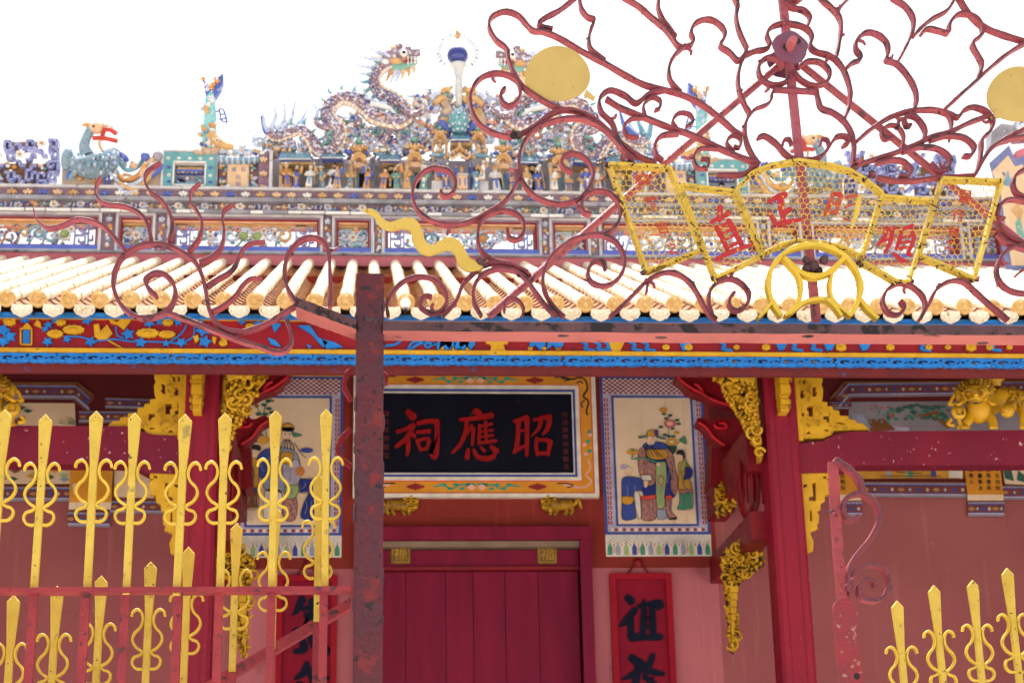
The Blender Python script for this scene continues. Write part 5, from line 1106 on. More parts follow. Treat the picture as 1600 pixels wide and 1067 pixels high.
# ------------------------------------------------------------------ wall paintings shaped like hanging scrolls
def outl(m, p, crop, pts, lay, mt, sm=3):
    "a painted shape with its ink outline and a few fold lines"
    flat(m, p, crop, pts, lay, mt, sm); flat_line(m, p, crop, list(pts)+[pts[0]], 3.2, lay+.5, MBLACK, 3)
    xs = [a for a, b in pts]; ys = [b for a, b in pts]; w_, h_ = max(xs)-min(xs), max(ys)-min(ys); cx, cy = sum(xs)/len(xs), sum(ys)/len(ys)
    if w_ > 60 and h_ > 60:
        for k in range(3): x = cx+(k-1)*w_*.2; flat_line(m, p, crop, [(x, cy-h_*.22), (x+R.uniform(-8, 8), cy), (x+R.uniform(-14, 14), cy+h_*.24)], 2.4, lay+.4, MBLACK if k % 2 else MGREY, 3)
def scroll_base(p, t, mirror, crop_top):
    m = MB(); a, b = p.uv(0, 1), p.uv(1, 0); m.box((a.x, YW-.006, a.z), (b.x, YW-.001, b.z), MLIL); m.build('ground', t)
    m = MB(); k0 = 3
    bv = 837/1  # helper heights in v
    fv = .885                                               # where the fringe starts
    def rg(u0, v0, u1, v1, w, lay, mt):
        hw = w*p.w/p.h
        flat_rect(m, p, u0, v0, u1, v0+hw, lay, mt); flat_rect(m, p, u0, v1-hw, u1, v1, lay, mt); flat_rect(m, p, u0, v0+hw, u0+w, v1-hw, lay, mt); flat_rect(m, p, u1-w, v0+hw, u1, v1-hw, lay, mt)
    flat_rect(m, p, 0, 0, 1, .02, k0+1, MOCH); flat_rect(m, p, 0, 0, 1, .006, k0+2, MWHITE)
    rg(0, .02, 1, fv, .026, k0, MBLUE); rg(.105, .128, .895, fv-.045, .022, k0, MBLUE)
    flat_rect(m, p, .13, .14, .87, fv-.056, k0, MWHITE); flat_rect(m, p, .137, .146, .863, fv-.061, k0+1, PAPER)
    # lattice with discs across the head
    nu, nv = 36, 8
    for i in range(nu):
        for j in range(nv):
            u = .03+.94*(i+.5)/nu; v = .03+.088*(j+.5)/nv; du, dv = .94/nu*.5, .088/nv*.5
            flat_rect(m, p, u-du*.94, v-dv*.94, u+du*.94, v+dv*.94, k0, MRED if (i+j) % 2 else MLIL)
            if (i+j) % 2 == 0: m.poly([p.uv(u+du*.75*math.cos(k*1.047), v+dv*.75*math.sin(k*1.047), k0+1) for k in range(6)], MWHITE)
    for i in range(26):                                     # little red blocks down the sides and along the foot
        v = .14+(fv-.19)*(i+.5)/26; hv = .009
        for u in (.052, .948): flat_rect(m, p, u-.02, v-hv, u+.02, v+hv, k0, MRED); flat_rect(m, p, u-.006, v-hv*.4, u+.006, v+hv*.4, k0+1, MWHITE)
    for i in range(24):
        u = .05+.9*(i+.5)/24; flat_rect(m, p, u-.014, fv-.034, u+.014, fv-.018, k0, MRED if i % 2 else MWHITE)
    m.build('painted_border', t)
    m = MB()
    flat_rect(m, p, 0, fv, 1, 1, k0, MWHITE)
    for i in range(24):                                     # net and tassels
        u0 = i/24; 
        for s_ in (-1, 1):
            ua, ub = (u0, u0+2.5/24) if s_ > 0 else (u0+2.5/24, u0)
            ua, ub = min(1, ua), min(1, ub)
            m.poly([p.uv(ua, fv+.004, k0+1), p.uv(min(1, ua+.005), fv+.004, k0+1), p.uv(min(1, ub+.005), fv+.05, k0+1), p.uv(ub, fv+.05, k0+1)], MGREY)
    for i in range(13):
        u = (i+.5)/13; mt = (MGREEN, MBLUE)[i % 2] if i % 2 == 0 or i % 4 == 1 else MGREEN
        m.poly([p.uv(u-.006, fv+.05, k0+2), p.uv(u+.006, fv+.05, k0+2), p.uv(u+.022, fv+.07, k0+2), p.uv(u+.022, .993, k0+2), p.uv(u-.022, .993, k0+2), p.uv(u-.022, fv+.07, k0+2)], (MGREEN, MGREY, MSAGE, MBLUE)[i % 4])
        flat_rect(m, p, u-.005, fv+.036, u+.005, fv+.05, k0+2, MOCH)
        if i < 12: flat_rect(m, p, u+.034, fv+.052, u+.044, fv+.06, k0+2, (MBLUE, MPINKR)[i % 2]); flat_rect(m, p, u+.03, fv+.066, u+.05, .985, k0+1, MPINK if i % 3 == 0 else MWHITE)
    m.build('tassel_fringe', t)
p = FRq(937, 1097, 583, 946, 1111, 869, YW)
t = thing('wall_painting', 'scroll shaped painting of bearded official with two attendants right of the name board', 'painting', p.uv(.5, 1), 'scroll paintings beside the name board')
scroll_base(p, t, False, 0)
m = MB(); C = 'SP'; F = lambda pts, mt, lay=6, sm=3: outl(m, p, C, pts, lay, mt, sm); E = lambda c, rx, ry, mt, lay=7: flat_ell(m, p, C, c, rx, ry, lay, mt); L_ = lambda pts, w, mt, lay=8: flat_line(m, p, C, pts, w, lay, mt)
F([(290, 360), (320, 320), (400, 300), (470, 330), (500, 420), (522, 560), (512, 640), (470, 660), (310, 645), (296, 520)], MNAVY, 6)
F([(275, 360), (310, 335), (330, 420), (385, 450), (380, 560), (330, 580), (285, 520), (270, 430)], MMAR, 7)
F([(440, 340), (490, 370), (510, 470), (528, 570), (510, 640), (480, 600), (480, 500), (450, 420)], MMAR, 7)
F([(300, 330), (330, 305), (420, 305), (465, 335), (430, 350), (340, 350)], MBLUE, 8); F([(330, 350), (435, 350), (465, 385), (440, 412), (380, 415), (330, 395)], MOCH, 8)
F([(388, 430), (445, 430), (455, 520), (440, 640), (440, 715), (390, 715), (385, 600), (385, 500)], MSAGE, 8, 0); E((418, 550), 22, 30, MPINKR, 9); E((418, 550), 16, 24, MSAGE, 10)
F([(290, 655), (380, 650), (388, 760), (370, 800), (300, 800), (292, 740)], MMAR, 7); F([(450, 650), (485, 650), (480, 740), (512, 780), (470, 795), (448, 740)], MMAR, 7); F([(290, 650), (380, 640), (380, 662), (340, 672), (292, 668)], MPINKR, 8); F([(447, 645), (486, 645), (484, 668), (450, 668)], MPINKR, 8); F([(390, 735), (450, 735), (448, 790), (395, 790)], MGREY, 7)
F([(470, 790), (515, 782), (512, 796), (465, 797)], MBLACK, 8)
E((354, 290), 30, 34, MSKIN, 9); E((350, 318), 16, 12, MWHITE, 10); E((334, 280), 4, 4, MBLACK, 10); E((366, 280), 4, 4, MBLACK, 10)
F([(330, 262), (335, 235), (385, 228), (395, 258), (370, 268)], MOCH, 10); F([(375, 232), (398, 228), (398, 262), (384, 262)], MBLUE, 11); F([(272, 270), (325, 264), (328, 272), (285, 280)], MGREEN, 10, 0); F([(388, 264), (448, 278), (440, 288), (392, 276)], MGREEN, 10, 0)
for x in (322, 336, 352, 372, 388): L_([(340+(x-350)*.4, 320), (x-4, 360), (x+(x-345)*.5+16, 402)], 5, MBLACK, 11)
L_([(235, 415), (300, 408), (360, 425), (405, 440)], 10, MGREEN, 11); E((237, 368), 40, 20, MOCH, 9); E((238, 357), 14, 8, MGREEN, 10); L_([(237, 385), (230, 415)], 8, MGREEN, 9); E((400, 448), 14, 10, MSKIN, 12)
F([(165, 560), (180, 530), (225, 525), (300, 545), (300, 610), (255, 615), (240, 640), (255, 760), (250, 790), (170, 795), (168, 680)], MBLUE, 8); F([(250, 610), (280, 640), (290, 775), (270, 780), (245, 660)], MWHITE, 7); E((208, 492), 26, 30, MSKIN, 9); E((180, 465), 24, 16, MLIL, 10); F([(170, 650), (240, 655), (235, 690), (200, 705), (170, 690)], MOCH, 9); F([(285, 520), (350, 515), (360, 548), (300, 548)], MWHITE, 10, 0); E((320, 565), 14, 30, MSKIN, 8); E((298, 500), 10, 10, MOCH, 11)
F([(530, 440), (560, 420), (600, 460), (618, 510), (600, 545), (615, 620), (535, 620), (530, 540)], MOCH, 8); F([(580, 460), (618, 480), (612, 530), (560, 545), (570, 520)], MNAVY, 9); F([(535, 620), (615, 620), (618, 725), (560, 735), (520, 730), (535, 690)], MGREEN, 8, 0); F([(532, 608), (618, 608), (620, 632), (590, 625), (560, 636), (534, 628)], MMAR, 9, 0); E((543, 398), 22, 30, MSKIN, 9); F([(515, 385), (525, 360), (560, 358), (572, 390), (565, 420), (556, 390), (530, 382)], MBLACK, 10); L_([(545, 500), (560, 540), (556, 580), (585, 605)], 6, MGREEN, 11); F([(558, 420), (580, 430), (570, 470), (540, 500)], MSAGE, 9)
E((478, 184), 40, 28, flatm('mural_rose', 190, 96, 100), 8); E((478, 184), 22, 14, MPINK, 9); E((436, 96), 26, 18, MOCH, 8); E((490, 302), 40, 24, MOCH, 8); E((488, 302), 16, 8, MWHITE, 9); E((520, 242), 20, 12, MOCH, 8)
for x, y in ((480, 130), (525, 160), (535, 185), (440, 120), (455, 150), (445, 255), (470, 265), (500, 265), (420, 205), (495, 215)): E((x, y), 16, 9, MDGRN, 7)
F([(535, 290), (572, 266), (585, 315), (560, 308)], MGREEN, 8, 0); L_([(480, 380), (485, 320), (470, 250), (470, 130)], 4, MDGRN, 6); L_([(500, 380), (510, 330), (555, 290)], 4, MDGRN, 6); F([(470, 325), (520, 330), (505, 375), (480, 372)], MDGRN, 6)
m.build('painted_figures', t)
p = FRq(372, 536, 583, 361, 534, 871, YW)
t = thing('wall_painting', 'scroll shaped painting of bearded official behind the yellow spear fence left of the post', 'painting', p.uv(.5, 1), 'scroll paintings beside the name board')
scroll_base(p, t, True, 0)
m = MB(); C = 'SL'
F([(215, 560), (240, 500), (300, 470), (400, 490), (430, 560), (430, 640), (400, 700), (260, 700), (230, 640)], MGREY, 6); F([(210, 520), (270, 480), (290, 560), (260, 640), (215, 620)], MBLUE, 7); F([(340, 560), (420, 540), (430, 640), (380, 690), (340, 640)], MLIL, 7); F([(330, 500), (395, 505), (380, 560), (330, 550)], MOCH, 8)
F([(430, 640), (510, 640), (505, 700), (430, 710)], MNAVY, 8, 0); F([(450, 760), (500, 690), (512, 840), (435, 838)], MNAVY, 7); F([(350, 680), (420, 670), (410, 730), (360, 740)], MSAGE, 8); F([(340, 740), (410, 735), (405, 845), (345, 845)], MMAR, 7); F([(245, 700), (330, 700), (330, 820), (240, 835)], MWHITE, 6)
E((362, 412), 28, 32, MSKIN, 9); F([(335, 385), (345, 355), (380, 352), (400, 380), (370, 388)], MOCH, 10); F([(340, 372), (395, 372), (392, 390), (342, 390)], MBLUE, 10, 0); F([(385, 395), (440, 410), (400, 420)], MGREEN, 9, 0)
for x in (335, 350, 364, 380, 394): L_([(360+(x-362)*.4, 434), (x, 465), (x+(x-364)*.2, 490)], 5, MBLACK, 11)
E((352, 405), 4, 4, MBLACK, 11); E((376, 405), 4, 4, MBLACK, 11)
E((465, 490), 34, 14, MBLUE, 8); L_([(400, 450), (430, 500), (460, 530)], 4, MBLACK, 9); E((430, 600), 24, 26, flatm('mural_amber', 200, 130, 60), 9)
F([(150, 570), (170, 530), (210, 540), (215, 620), (205, 690), (140, 690), (140, 620)], MOCH, 8); F([(140, 560), (180, 570), (190, 630), (155, 640)], MSAGE, 9); F([(135, 685), (210, 685), (205, 705), (140, 708)], MBLUE, 9, 0); F([(142, 706), (205, 706), (210, 785), (150, 790)], MBRN, 7, 0); E((192, 500), 22, 30, MSKIN, 9); F([(168, 490), (180, 465), (220, 468), (222, 492), (190, 486)], MBLACK, 10)
L_([(255, 420), (250, 340), (245, 270), (285, 205)], 4, MDGRN, 7); L_([(250, 330), (225, 300), (205, 258)], 4, MDGRN, 7)
for x, y in ((243, 250), (268, 270), (250, 300), (285, 290), (215, 300), (240, 320), (265, 230), (225, 410), (205, 440), (240, 370)): E((x, y), 16, 9, MDGRN, 7)
for x, y, r, mt in ((286, 203, 10, MBRN), (206, 258, 12, MBRN), (288, 230, 8, MBRN), (240, 438, 32, MOCH), (240, 350, 26, MPINK)): E((x, y), r, r*.7, mt, 9)
m.build('painted_figures', t)

# ------------------------------------------------------------------ painted friezes of the side bays (flat paintings on the wall)
def bay_painting(crop, name, lab, polys_fn, px0, px1):
    t = thing(name, lab, 'painting', P((px0+px1)/2, 800, YW), None)
    polys_fn(t)
def q3(x, y, lay): return P(x, y, YW)+V((0, -.003-.0022*lay, 0))
def band(m, pts, wd, lay, mt):
    "stripe of px width wd centred on a px polyline"
    for (ax, ay), (bx_, by) in zip(pts, pts[1:]):
        d = V((bx_-ax, by-ay)).normalized(); n_ = V((-d.y, d.x))*wd/2
        m.poly([q3(ax+n_.x, ay+n_.y, lay), q3(bx_+n_.x, by+n_.y, lay), q3(bx_-n_.x, by-n_.y, lay), q3(ax-n_.x, ay-n_.y, lay)], mt)
def border(m, pts, wd, lay, step=13):
    "painted brocade border: dark ground, blue and white guard stripes, alternating lozenges"
    band(m, pts, wd, lay, mat('brocade_maroon', hx(120, 62, 60), hx(104, 56, 58), 9, .8)); off = lambda o: [(x+0, y+o) for x, y in pts]
    for o, w_, mt in ((-.34, .1, MLIL), (-.26, .05, MBLUE), (.3, .1, MLIL), (.22, .04, MBLUE), (.42, .06, MGREY), (-.45, .06, MBRN)): band(m, off(o*wd), w_*wd, lay+1, mt)
    k = 0
    for (ax, ay), (bx_, by) in zip(pts, pts[1:]):
        L = math.hypot(bx_-ax, by-ay); n = max(1, int(L/step))
        for i in range(n):
            t_ = (i+.5)/n; x, y = ax+(bx_-ax)*t_, ay+(by-ay)*t_; mt, w_, h_ = ((MOCH, 5.6, 3), (MGREY, 2.6, 3), (MBLUE, 5, 3), (MWHITE, 2.6, 3))[k % 4]; h_ *= wd/26; k += 1
            m.poly([q3(x-w_, y, lay+2), q3(x, y-h_, lay+2), q3(x+w_, y, lay+2), q3(x, y+h_, lay+2)], mt)
            m.poly([q3(x-w_*.4, y, lay+3), q3(x, y-h_*.45, lay+3), q3(x+w_*.4, y, lay+3), q3(x, y+h_*.45, lay+3)], (MBRN, MBLUE, MWHITE, MBLUE)[k % 4])
        for i in range(int(L/4)):
            t_ = (i+.3)/int(L/4); x, y = ax+(bx_-ax)*t_, ay+(by-ay)*t_-wd*.3
            m.poly([q3(x, y-1.2, lay+2), q3(x+2, y-1.2, lay+2), q3(x+1.4, y+1.2, lay+2), q3(x-.6, y+1.2, lay+2)], MBLUE)
def right_bay(t):
    m = MB()
    m.poly([q3(1326, 628, 0), q3(1640, 626, 0), q3(1640, 735, 0), q3(1326, 735, 0)], MSKY)
    m.poly([q3(1345, 668, 1), q3(1375, 664, 1), q3(1420, 668, 1), q3(1420, 682, 1), q3(1345, 682, 1)], MLIL)
    for k in range(60):
        x = R.uniform(1384, 1482); y = 632+R.uniform(0, 22)+abs(x-1440)*.1; a = R.uniform(3, 7)
        m.poly([q3(x-a, y, 2+k*.02), q3(x-a*.3, y-a*.5, 2+k*.02), q3(x+a, y-.5, 2+k*.02), q3(x+a*.2, y+a*.45, 2+k*.02)], (MDGRN, MGREEN, MDGRN)[k % 3])
    m.poly([q3(1420, 652, 1), q3(1470, 640, 1), q3(1490, 662, 1), q3(1480, 670, 1), q3(1455, 650, 1)], MBRN)
    for k in range(24): x = R.uniform(1352, 1392); y = R.uniform(632, 662); m.poly([q3(x, y, 3), q3(x+2, y-2, 3), q3(x+4, y, 3), q3(x+2, y+2, 3)], (MGREEN, MPINKR, MGREY)[k % 3])
    m.poly([q3(1356, 656, 2), q3(1380, 654, 2), q3(1400, 672, 2), q3(1360, 676, 2)], MBRN); m.poly([q3(1330, 646, 2), q3(1345, 645, 2), q3(1362, 668, 2), q3(1335, 668, 2)], MGREY)
    # lower part: terrace with tiny figures
    m.poly([q3(1335, 726, 1), q3(1505, 726, 1), q3(1505, 748, 1), q3(1335, 748, 1)], MOCH)
    for x, mt in ((1388, MGREY), (1416, MSAGE), (1422, MTEAL), (1458, MBLUE)): m.poly([q3(x-4, 746, 2), q3(x-3, 732, 2), q3(x+3, 732, 2), q3(x+5, 746, 2)], mt)
    for a, b in (((1375, 744), (1470, 744)), ((1375, 748), (1500, 748)), ((1400, 738), (1440, 740))): band(m, [a, b], 1.6, 3, MBRN)
    m.poly([q3(1482, 733, 2), q3(1503, 733, 2), q3(1503, 748, 2), q3(1482, 748, 2)], MWHITE)
    m.poly([q3(1564, 724, 1), q3(1650, 724, 1), q3(1650, 760, 1), q3(1570, 756, 1)], PAPER); m.poly([q3(1565, 730, 2), q3(1578, 726, 2), q3(1584, 752, 2), q3(1570, 748, 2)], MDGRN); m.poly([q3(1590, 735, 2), q3(1604, 745, 2), q3(1600, 754, 2), q3(1588, 750, 2)], MDGRN)
    m.build('landscape', t)
    m = MB(); border(m, [(1310, 628), (1325, 610), (1640, 606)], 25, 4); border(m, [(1296, 634), (1330, 634)], 12, 3); border(m, [(1345, 765), (1510, 766)], 26, 4); border(m, [(1562, 770), (1650, 770)], 24, 4); band(m, [(1296, 625), (1318, 599), (1640, 597)], 3, 9, MBRN)
    m.build('brocade_border', t, kind='stuff')
    for x0, x1 in ((1504, 1566), (1296, 1344)):
        m = MB(); m.poly([q3(x0, 727, 10), q3(x1-6, 727, 10), q3(x1, 774, 10), q3(x0+6, 774, 10)], OCHP); m.poly([q3(x0+6, 774, 10), q3(x1, 774, 10), q3(x1, 783, 10), q3(x0+6, 783, 10)], PAPER)
        border(m, [(x0+7, 796), (x1+1, 796)], 26, 10, 9)
        s = MPP(1530, 750, YW)
        for ci, txt in enumerate(('微寒人', '風塵事去', '細雨春來', '今古相知')):
            for ri, ch in enumerate(txt):
                if x0 > 1400 or ci == 3: put_glyph(m, ch, q3((1515+ci*13.5 if x0 > 1400 else 1314)+ri*.5, 735+ri*9.5, 11), 8*s, INK, .006, .01)
        m.build('verse_strip', t)
bay_painting('RB', 'bay_mural', 'long mural of pine and terrace behind the right crimson beam', right_bay, 1300, 1640)
def left_bay(t):
    m = MB(); m.poly([q3(-60, 629, 0), q3(117, 630, 0), q3(119, 690, 0), q3(-60, 690, 0)], PAPER); m.poly([q3(-60, 690, 0), q3(110, 690, 0), q3(110, 756, 0), q3(-60, 756, 0)], PAPER); m.poly([q3(178, 725, 0), q3(245, 725, 0), q3(240, 778, 0), q3(178, 776, 0)], PAPER)
    for x, y, r in ((14, 633, 10), (30, 637, 12), (44, 642, 8), (24, 644, 10)): m.poly([q3(x-r, y, 2), q3(x-r*.2, y-r*.4, 2), q3(x+r, y, 2), q3(x, y+r*.5, 2)], MDGRN)
    for a in range(9): m.poly([q3(105, 664, 2), q3(105+14*math.cos(a*.36), 662-12*abs(math.sin(a*.36)), 2), q3(107+14*math.cos(a*.36+.1), 664-12*abs(math.sin(a*.36)), 2)], MDGRN)
    m.poly([q3(22, 657, 2), q3(30, 652, 2), q3(38, 658, 2), q3(34, 664, 2), q3(26, 664, 2)], MBRN)
    for k in range(22): x = R.uniform(0, 105); y = R.uniform(730, 754); m.poly([q3(x-8, y, 1+k*.05), q3(x, y-4, 1+k*.05), q3(x+9, y, 1+k*.05), q3(x, y+4, 1+k*.05)], (MSAGE, MBRN, MGREY, MDGRN, MOCH)[k % 5])
    m.build('landscape', t)
    m = MB(); border(m, [(-60, 612), (118, 613), (140, 632)], 25, 4); border(m, [(165, 630), (240, 632)], 18, 3); border(m, [(124, 652), (215, 652)], 20, 4); border(m, [(-60, 772), (112, 772)], 26, 4); border(m, [(172, 792), (262, 793)], 22, 4); band(m, [(-60, 600), (122, 600), (147, 620)], 3, 9, MBRN)
    m.build('brocade_border', t, kind='stuff')
    m = MB(); m.poly([q3(111, 724, 10), q3(178, 724, 10), q3(175, 786, 10), q3(109, 786, 10)], OCHP); m.poly([q3(109, 786, 10), q3(175, 786, 10), q3(174, 797, 10), q3(108, 797, 10)], PAPER); border(m, [(107, 812), (172, 813)], 26, 10, 9); m.poly([q3(114, 758, 11), q3(121, 756, 11), q3(122, 772, 11), q3(116, 774, 11)], PAPER); m.build('verse_strip', t)
bay_painting('LB', 'bay_mural', 'long mural of trees and rocks behind the left crimson beam', left_bay, 0, 260)

# ------------------------------------------------------------------ gilt carvings by the columns
def fret_bracket(mir, lab1, lab2):
    # right column's own pixels; the left one mirrors about the middle of the porch
    x0 = (P(1220, 650, YC).x+P(314, 650, YC).x)/2
    def q(x, y, o=0):
        v = P(x, y, YC+.05+o)
        if mir: v.x = 2*x0-v.x
        return v
    C_ = lambda pts: [q(*a) for a in px('RB', pts)]
    t = thing('fret_bracket', lab1, 'carving', q(1246, 683), 'gilt fret brackets above the beams')
    m = MB(); cutout(m, C_([(70, -20), (268, -20), (268, 30), (262, 60), (272, 80), (270, 150), (262, 170), (274, 200), (272, 255), (264, 285), (302, 290), (304, 318), (336, 318), (340, 340), (380, 345), (384, 378), (440, 380), (446, 402), (490, 405), (494, 425), (540, 430), (575, 466), (350, 468), (330, 500), (280, 522), (98, 522)]),
                     [C_(h) for h in ([(118, 60), (148, 60), (148, 100), (132, 104), (132, 84), (118, 80)], [(198, 55), (222, 55), (222, 100), (240, 104), (240, 130), (198, 128)], [(108, 135), (130, 135), (130, 175), (108, 175)], [(142, 135), (162, 135), (162, 172), (142, 176)],
                                     [(124, 205), (160, 205), (150, 225), (162, 240), (150, 265), (124, 262)], [(204, 185), (236, 180), (232, 215), (244, 225), (226, 256), (206, 252)], [(168, 308), (216, 308), (216, 384), (180, 384), (180, 350), (168, 346)], [(122, 310), (136, 310), (138, 350), (162, 362), (148, 384), (122, 382)],
                                     [(276, 372), (320, 372), (322, 420), (304, 424), (296, 404), (276, 402)], [(366, 412), (424, 420), (424, 440), (400, 436), (366, 428)], [(160, 500), (180, 470), (196, 485), (222, 500)], [(270, 462), (318, 462), (318, 482), (290, 480)], [(458, 456), (486, 456), (486, 466), (458, 466)])], .05, GOLD)
    m.build('fret', t)
    m = MB()
    for k in range(46):
        x, y = R.choice(((R.uniform(84, 112), R.uniform(20, 500)), (R.uniform(168, 196), R.uniform(20, 290)), (R.uniform(236, 262), R.uniform(300, 500)), (R.uniform(110, 240), R.uniform(395, 450)), (R.uniform(330, 470), R.uniform(438, 455))))
        pts = [(x, y), (x+R.choice((-12, 12)), y), (x+R.choice((-12, 12)), y+R.choice((-14, 14)))]
        m.strip([q(*v, -.027) for v in px('RB', pts)], .004, .006, GOLDA)
    m.build('engraving', t, kind='stuff')
    m = MB(); a, b = q(1237, 690), q(1244, 560); m.box((min(a.x, b.x), YC+.02, a.z), (max(a.x, b.x), YC+.1, b.z), GOLD); m.build('edge_strip', t)
    t = thing('fret_bracket', lab2, 'carving', q(1250, 860), 'gilt fret brackets below the beams')
    C2 = lambda pts: [q(*a) for a in px('R', pts)]
    m = MB(); cutout(m, C2([(522, -2), (664, -2), (664, 20), (640, 22), (668, 45), (666, 95), (640, 98), (640, 130), (620, 140), (618, 172), (600, 178), (612, 200), (610, 235), (600, 245), (606, 262), (580, 272), (568, 285), (586, 325), (582, 370), (556, 378)]),
                     [C2(h) for h in ([(535, 50), (556, 45), (560, 62), (536, 72)], [(578, 40), (602, 40), (602, 132), (564, 132), (564, 108), (584, 104)], [(630, 8), (652, 8), (652, 20), (634, 28)], [(568, 176), (580, 174), (584, 230), (568, 228)])], .05, GOLD)
    m.build('fret', t)
fret_bracket(False, 'stepped yellow fret bracket above the beam right of the right column', 'narrow yellow fret bracket under the beam right of the right column')
fret_bracket(True, 'stepped yellow fret bracket above the beam left of the left column', 'narrow yellow fret bracket under the beam left of the left column')
# stepped corbel on the front of each column
for x, lab in ((1221, 'stepped yellow corbel under the eave on the right column'), (310, 'stepped yellow corbel under the eave on the left column')):
    t = thing('corbel', lab, 'carving', P(x, 645, YC-.06), 'stepped corbels on the columns'); s = MPP(x, 600, YC)
    ys = [(566, 582, .16, 8), (582, 588, .13, 7.4), (588, 600, .15, 7.6), (600, 608, .12, 7), (608, 622, .14, 7.4), (622, 628, .1, 6.6), (628, 636, .11, 6.8), (636, 641, .08, 6), (641, 647, .09, 6.4)]
    for a, b, d, w_ in ys:
        m = MB(); za, zb = P(x, a, YC-.05).z, P(x, b, YC-.05).z; c = P(x, 600, YC-.05).x
        m.prism([V((c-w_*s, YC-d, zb+.004)), V((c+w_*s, YC-d, zb+.004)), V((c+w_*s, YC-d, za)), V((c-w_*s, YC-d, za))], (0, d-.002, 0), GOLD); m.build('step', t)
    m = MB(); za, zb = P(x, 566, YC).z, P(x, 640, YC).z; c = P(x, 600, YC).x
    for k in range(30): m.ell(V((c+(-1)**k*w_*s*1.2, YC-R.uniform(.02, .1), R.uniform(zb, za))), (.012, .02, .02), GOLDA, 6, 4)
    m.build('side_carving', t, kind='stuff')
# foliage brackets: grapes, leaves, bird and curls filling a triangle beside each column, facing the front
def foliage(mir, lab, outline, top, seed, Yf, n, crop='Q', scale=1.0):
    r = random.Random(seed); x0 = (P(1220, 650, YC).x+P(314, 650, YC).x)/2
    def q(x, y, o=0):
        v = P(x, y, Yf+o)
        if mir: v.x = 2*x0-v.x
        return v
    pl = px(crop, outline)
    def inside(x, y):
        c = False; j = len(pl)-1
        for i in range(len(pl)):
            if (pl[i][1] > y) != (pl[j][1] > y) and x < (pl[j][0]-pl[i][0])*(y-pl[i][1])/(pl[j][1]-pl[i][1])+pl[i][0]: c = not c
            j = i
        return c
    xs = [a for a, b in pl]; ys = [b for a, b in pl]
    t = thing('foliage_bracket', lab, 'carving', q(xs[0], max(ys)), 'gilt foliage brackets beside the columns')
    s = MPP(1150, 650, Yf)
    m = MB(); k = 0; ht = 0
    def pick():
        while True:
            x, y = r.uniform(min(xs), max(xs)), r.uniform(min(ys), max(ys))
            if inside(x, y): return x, y
    for i in range(n):
        x, y = pick(); rot = Matrix.Rotation(r.uniform(0, 3.14), 3, 'Y'); a = r.uniform(3, 7)*s*scale
        if i % 3 == 0: m.ell(q(x, y, r.uniform(-.03, .02)), (a*.8, .016, a*r.uniform(.3, .5)), GOLD if r.random() < .6 else GOLDA, 7, 4, rot)
        else:
            c = q(x, y, r.uniform(-.05, .015)); b = a*r.uniform(.34, .5); tl = r.uniform(-.012, .012)
            pts = [c+rot @ V((a*1.3*u, 0, b*v)) for u, v in ((-1, 0), (-.55, .62), (-.35, .42), (0, 1), (.25, .5), (.55, .6), (1, 0), (.55, -.6), (.25, -.5), (0, -1), (-.35, -.42), (-.55, -.62))]
            m.prism(pts, (0, .012, tl), GOLD if r.random() < .62 else GOLDA)
    m.build('leaf_mass', t, kind='stuff')
    m = MB()
    for i in range(int(n*.5)):
        x, y = pick(); m.ell(q(x, y, -.03+r.uniform(-.02, .01)), r.uniform(2.4, 4)*s*scale, GOLD, 7, 5)
    m.build('grape_cluster', t, kind='stuff')
    for i in range(int(n*.04)+2):
        x, y = pick(); m = MB(); a0 = r.uniform(0, 6); h = r.choice((1, -1)); rr = r.uniform(7, 13)*s*scale; c = q(x, y, -.04)
        m.tube([c+V((math.cos(a0+h*j/10*5)*rr*(1-.06*j), -.004*j, math.sin(a0+h*j/10*5)*rr*(1-.06*j))) for j in range(11)], [s*2.4*scale]*9+[s*1.6, s*.8], GOLD, 6); m.build('tendril', t)
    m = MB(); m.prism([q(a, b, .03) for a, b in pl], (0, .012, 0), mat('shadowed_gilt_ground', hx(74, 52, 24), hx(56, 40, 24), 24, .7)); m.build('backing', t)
    return q, s, t
TRI = [(770, 40), (1250, 40), (1270, 200), (1275, 400), (1300, 560), (1310, 740), (1295, 780), (1250, 660), (1200, 540), (1140, 470), (1105, 390), (1040, 300), (1030, 230), (985, 190), (985, 150), (890, 110), (860, 80), (800, 85)]
for mir, lab in ((False, 'yellow carved grape and bird bracket left of the right column'), (True, 'yellow carved grape and bird bracket right of the left column')):
    q, s, t = foliage(mir, lab, TRI, 0, 21+mir, YC+.06, 300)
    m = MB()                                                # bird with fanned wing, edge board
    for k in range(9): a = -.3+k*.16; m.tube([q(1150, 590, -.05), q(1150+30*math.cos(a), 590-22*math.sin(a), -.06)], [s*2, s*2.6], GOLD, 5)
    m.ell(q(1148, 592, -.06), (s*8, s*5, s*5), GOLD, 8, 5); m.ell(q(1139, 587, -.07), s*4, GOLD, 7, 5); m.build('bird', t)
    m = MB(); m.prism([q(1176, 566), q(1181, 566), q(1190, 716), q(1185, 722)], (0, .05, 0), GOLD); m.build('edge_board', t)
FOL2 = [(1118, 760), (1150, 745), (1152, 790), (1120, 812)]
foliage(False, 'small gilt carving between the red brackets left of the right column', FOL2, 0, 31, YW-.55, 60, 'PX', .9)
FOL3 = [(1126, 868), (1150, 850), (1192, 820), (1194, 884), (1165, 902), (1152, 918), (1154, 990), (1146, 1022), (1140, 1018), (1136, 960), (1130, 905)]
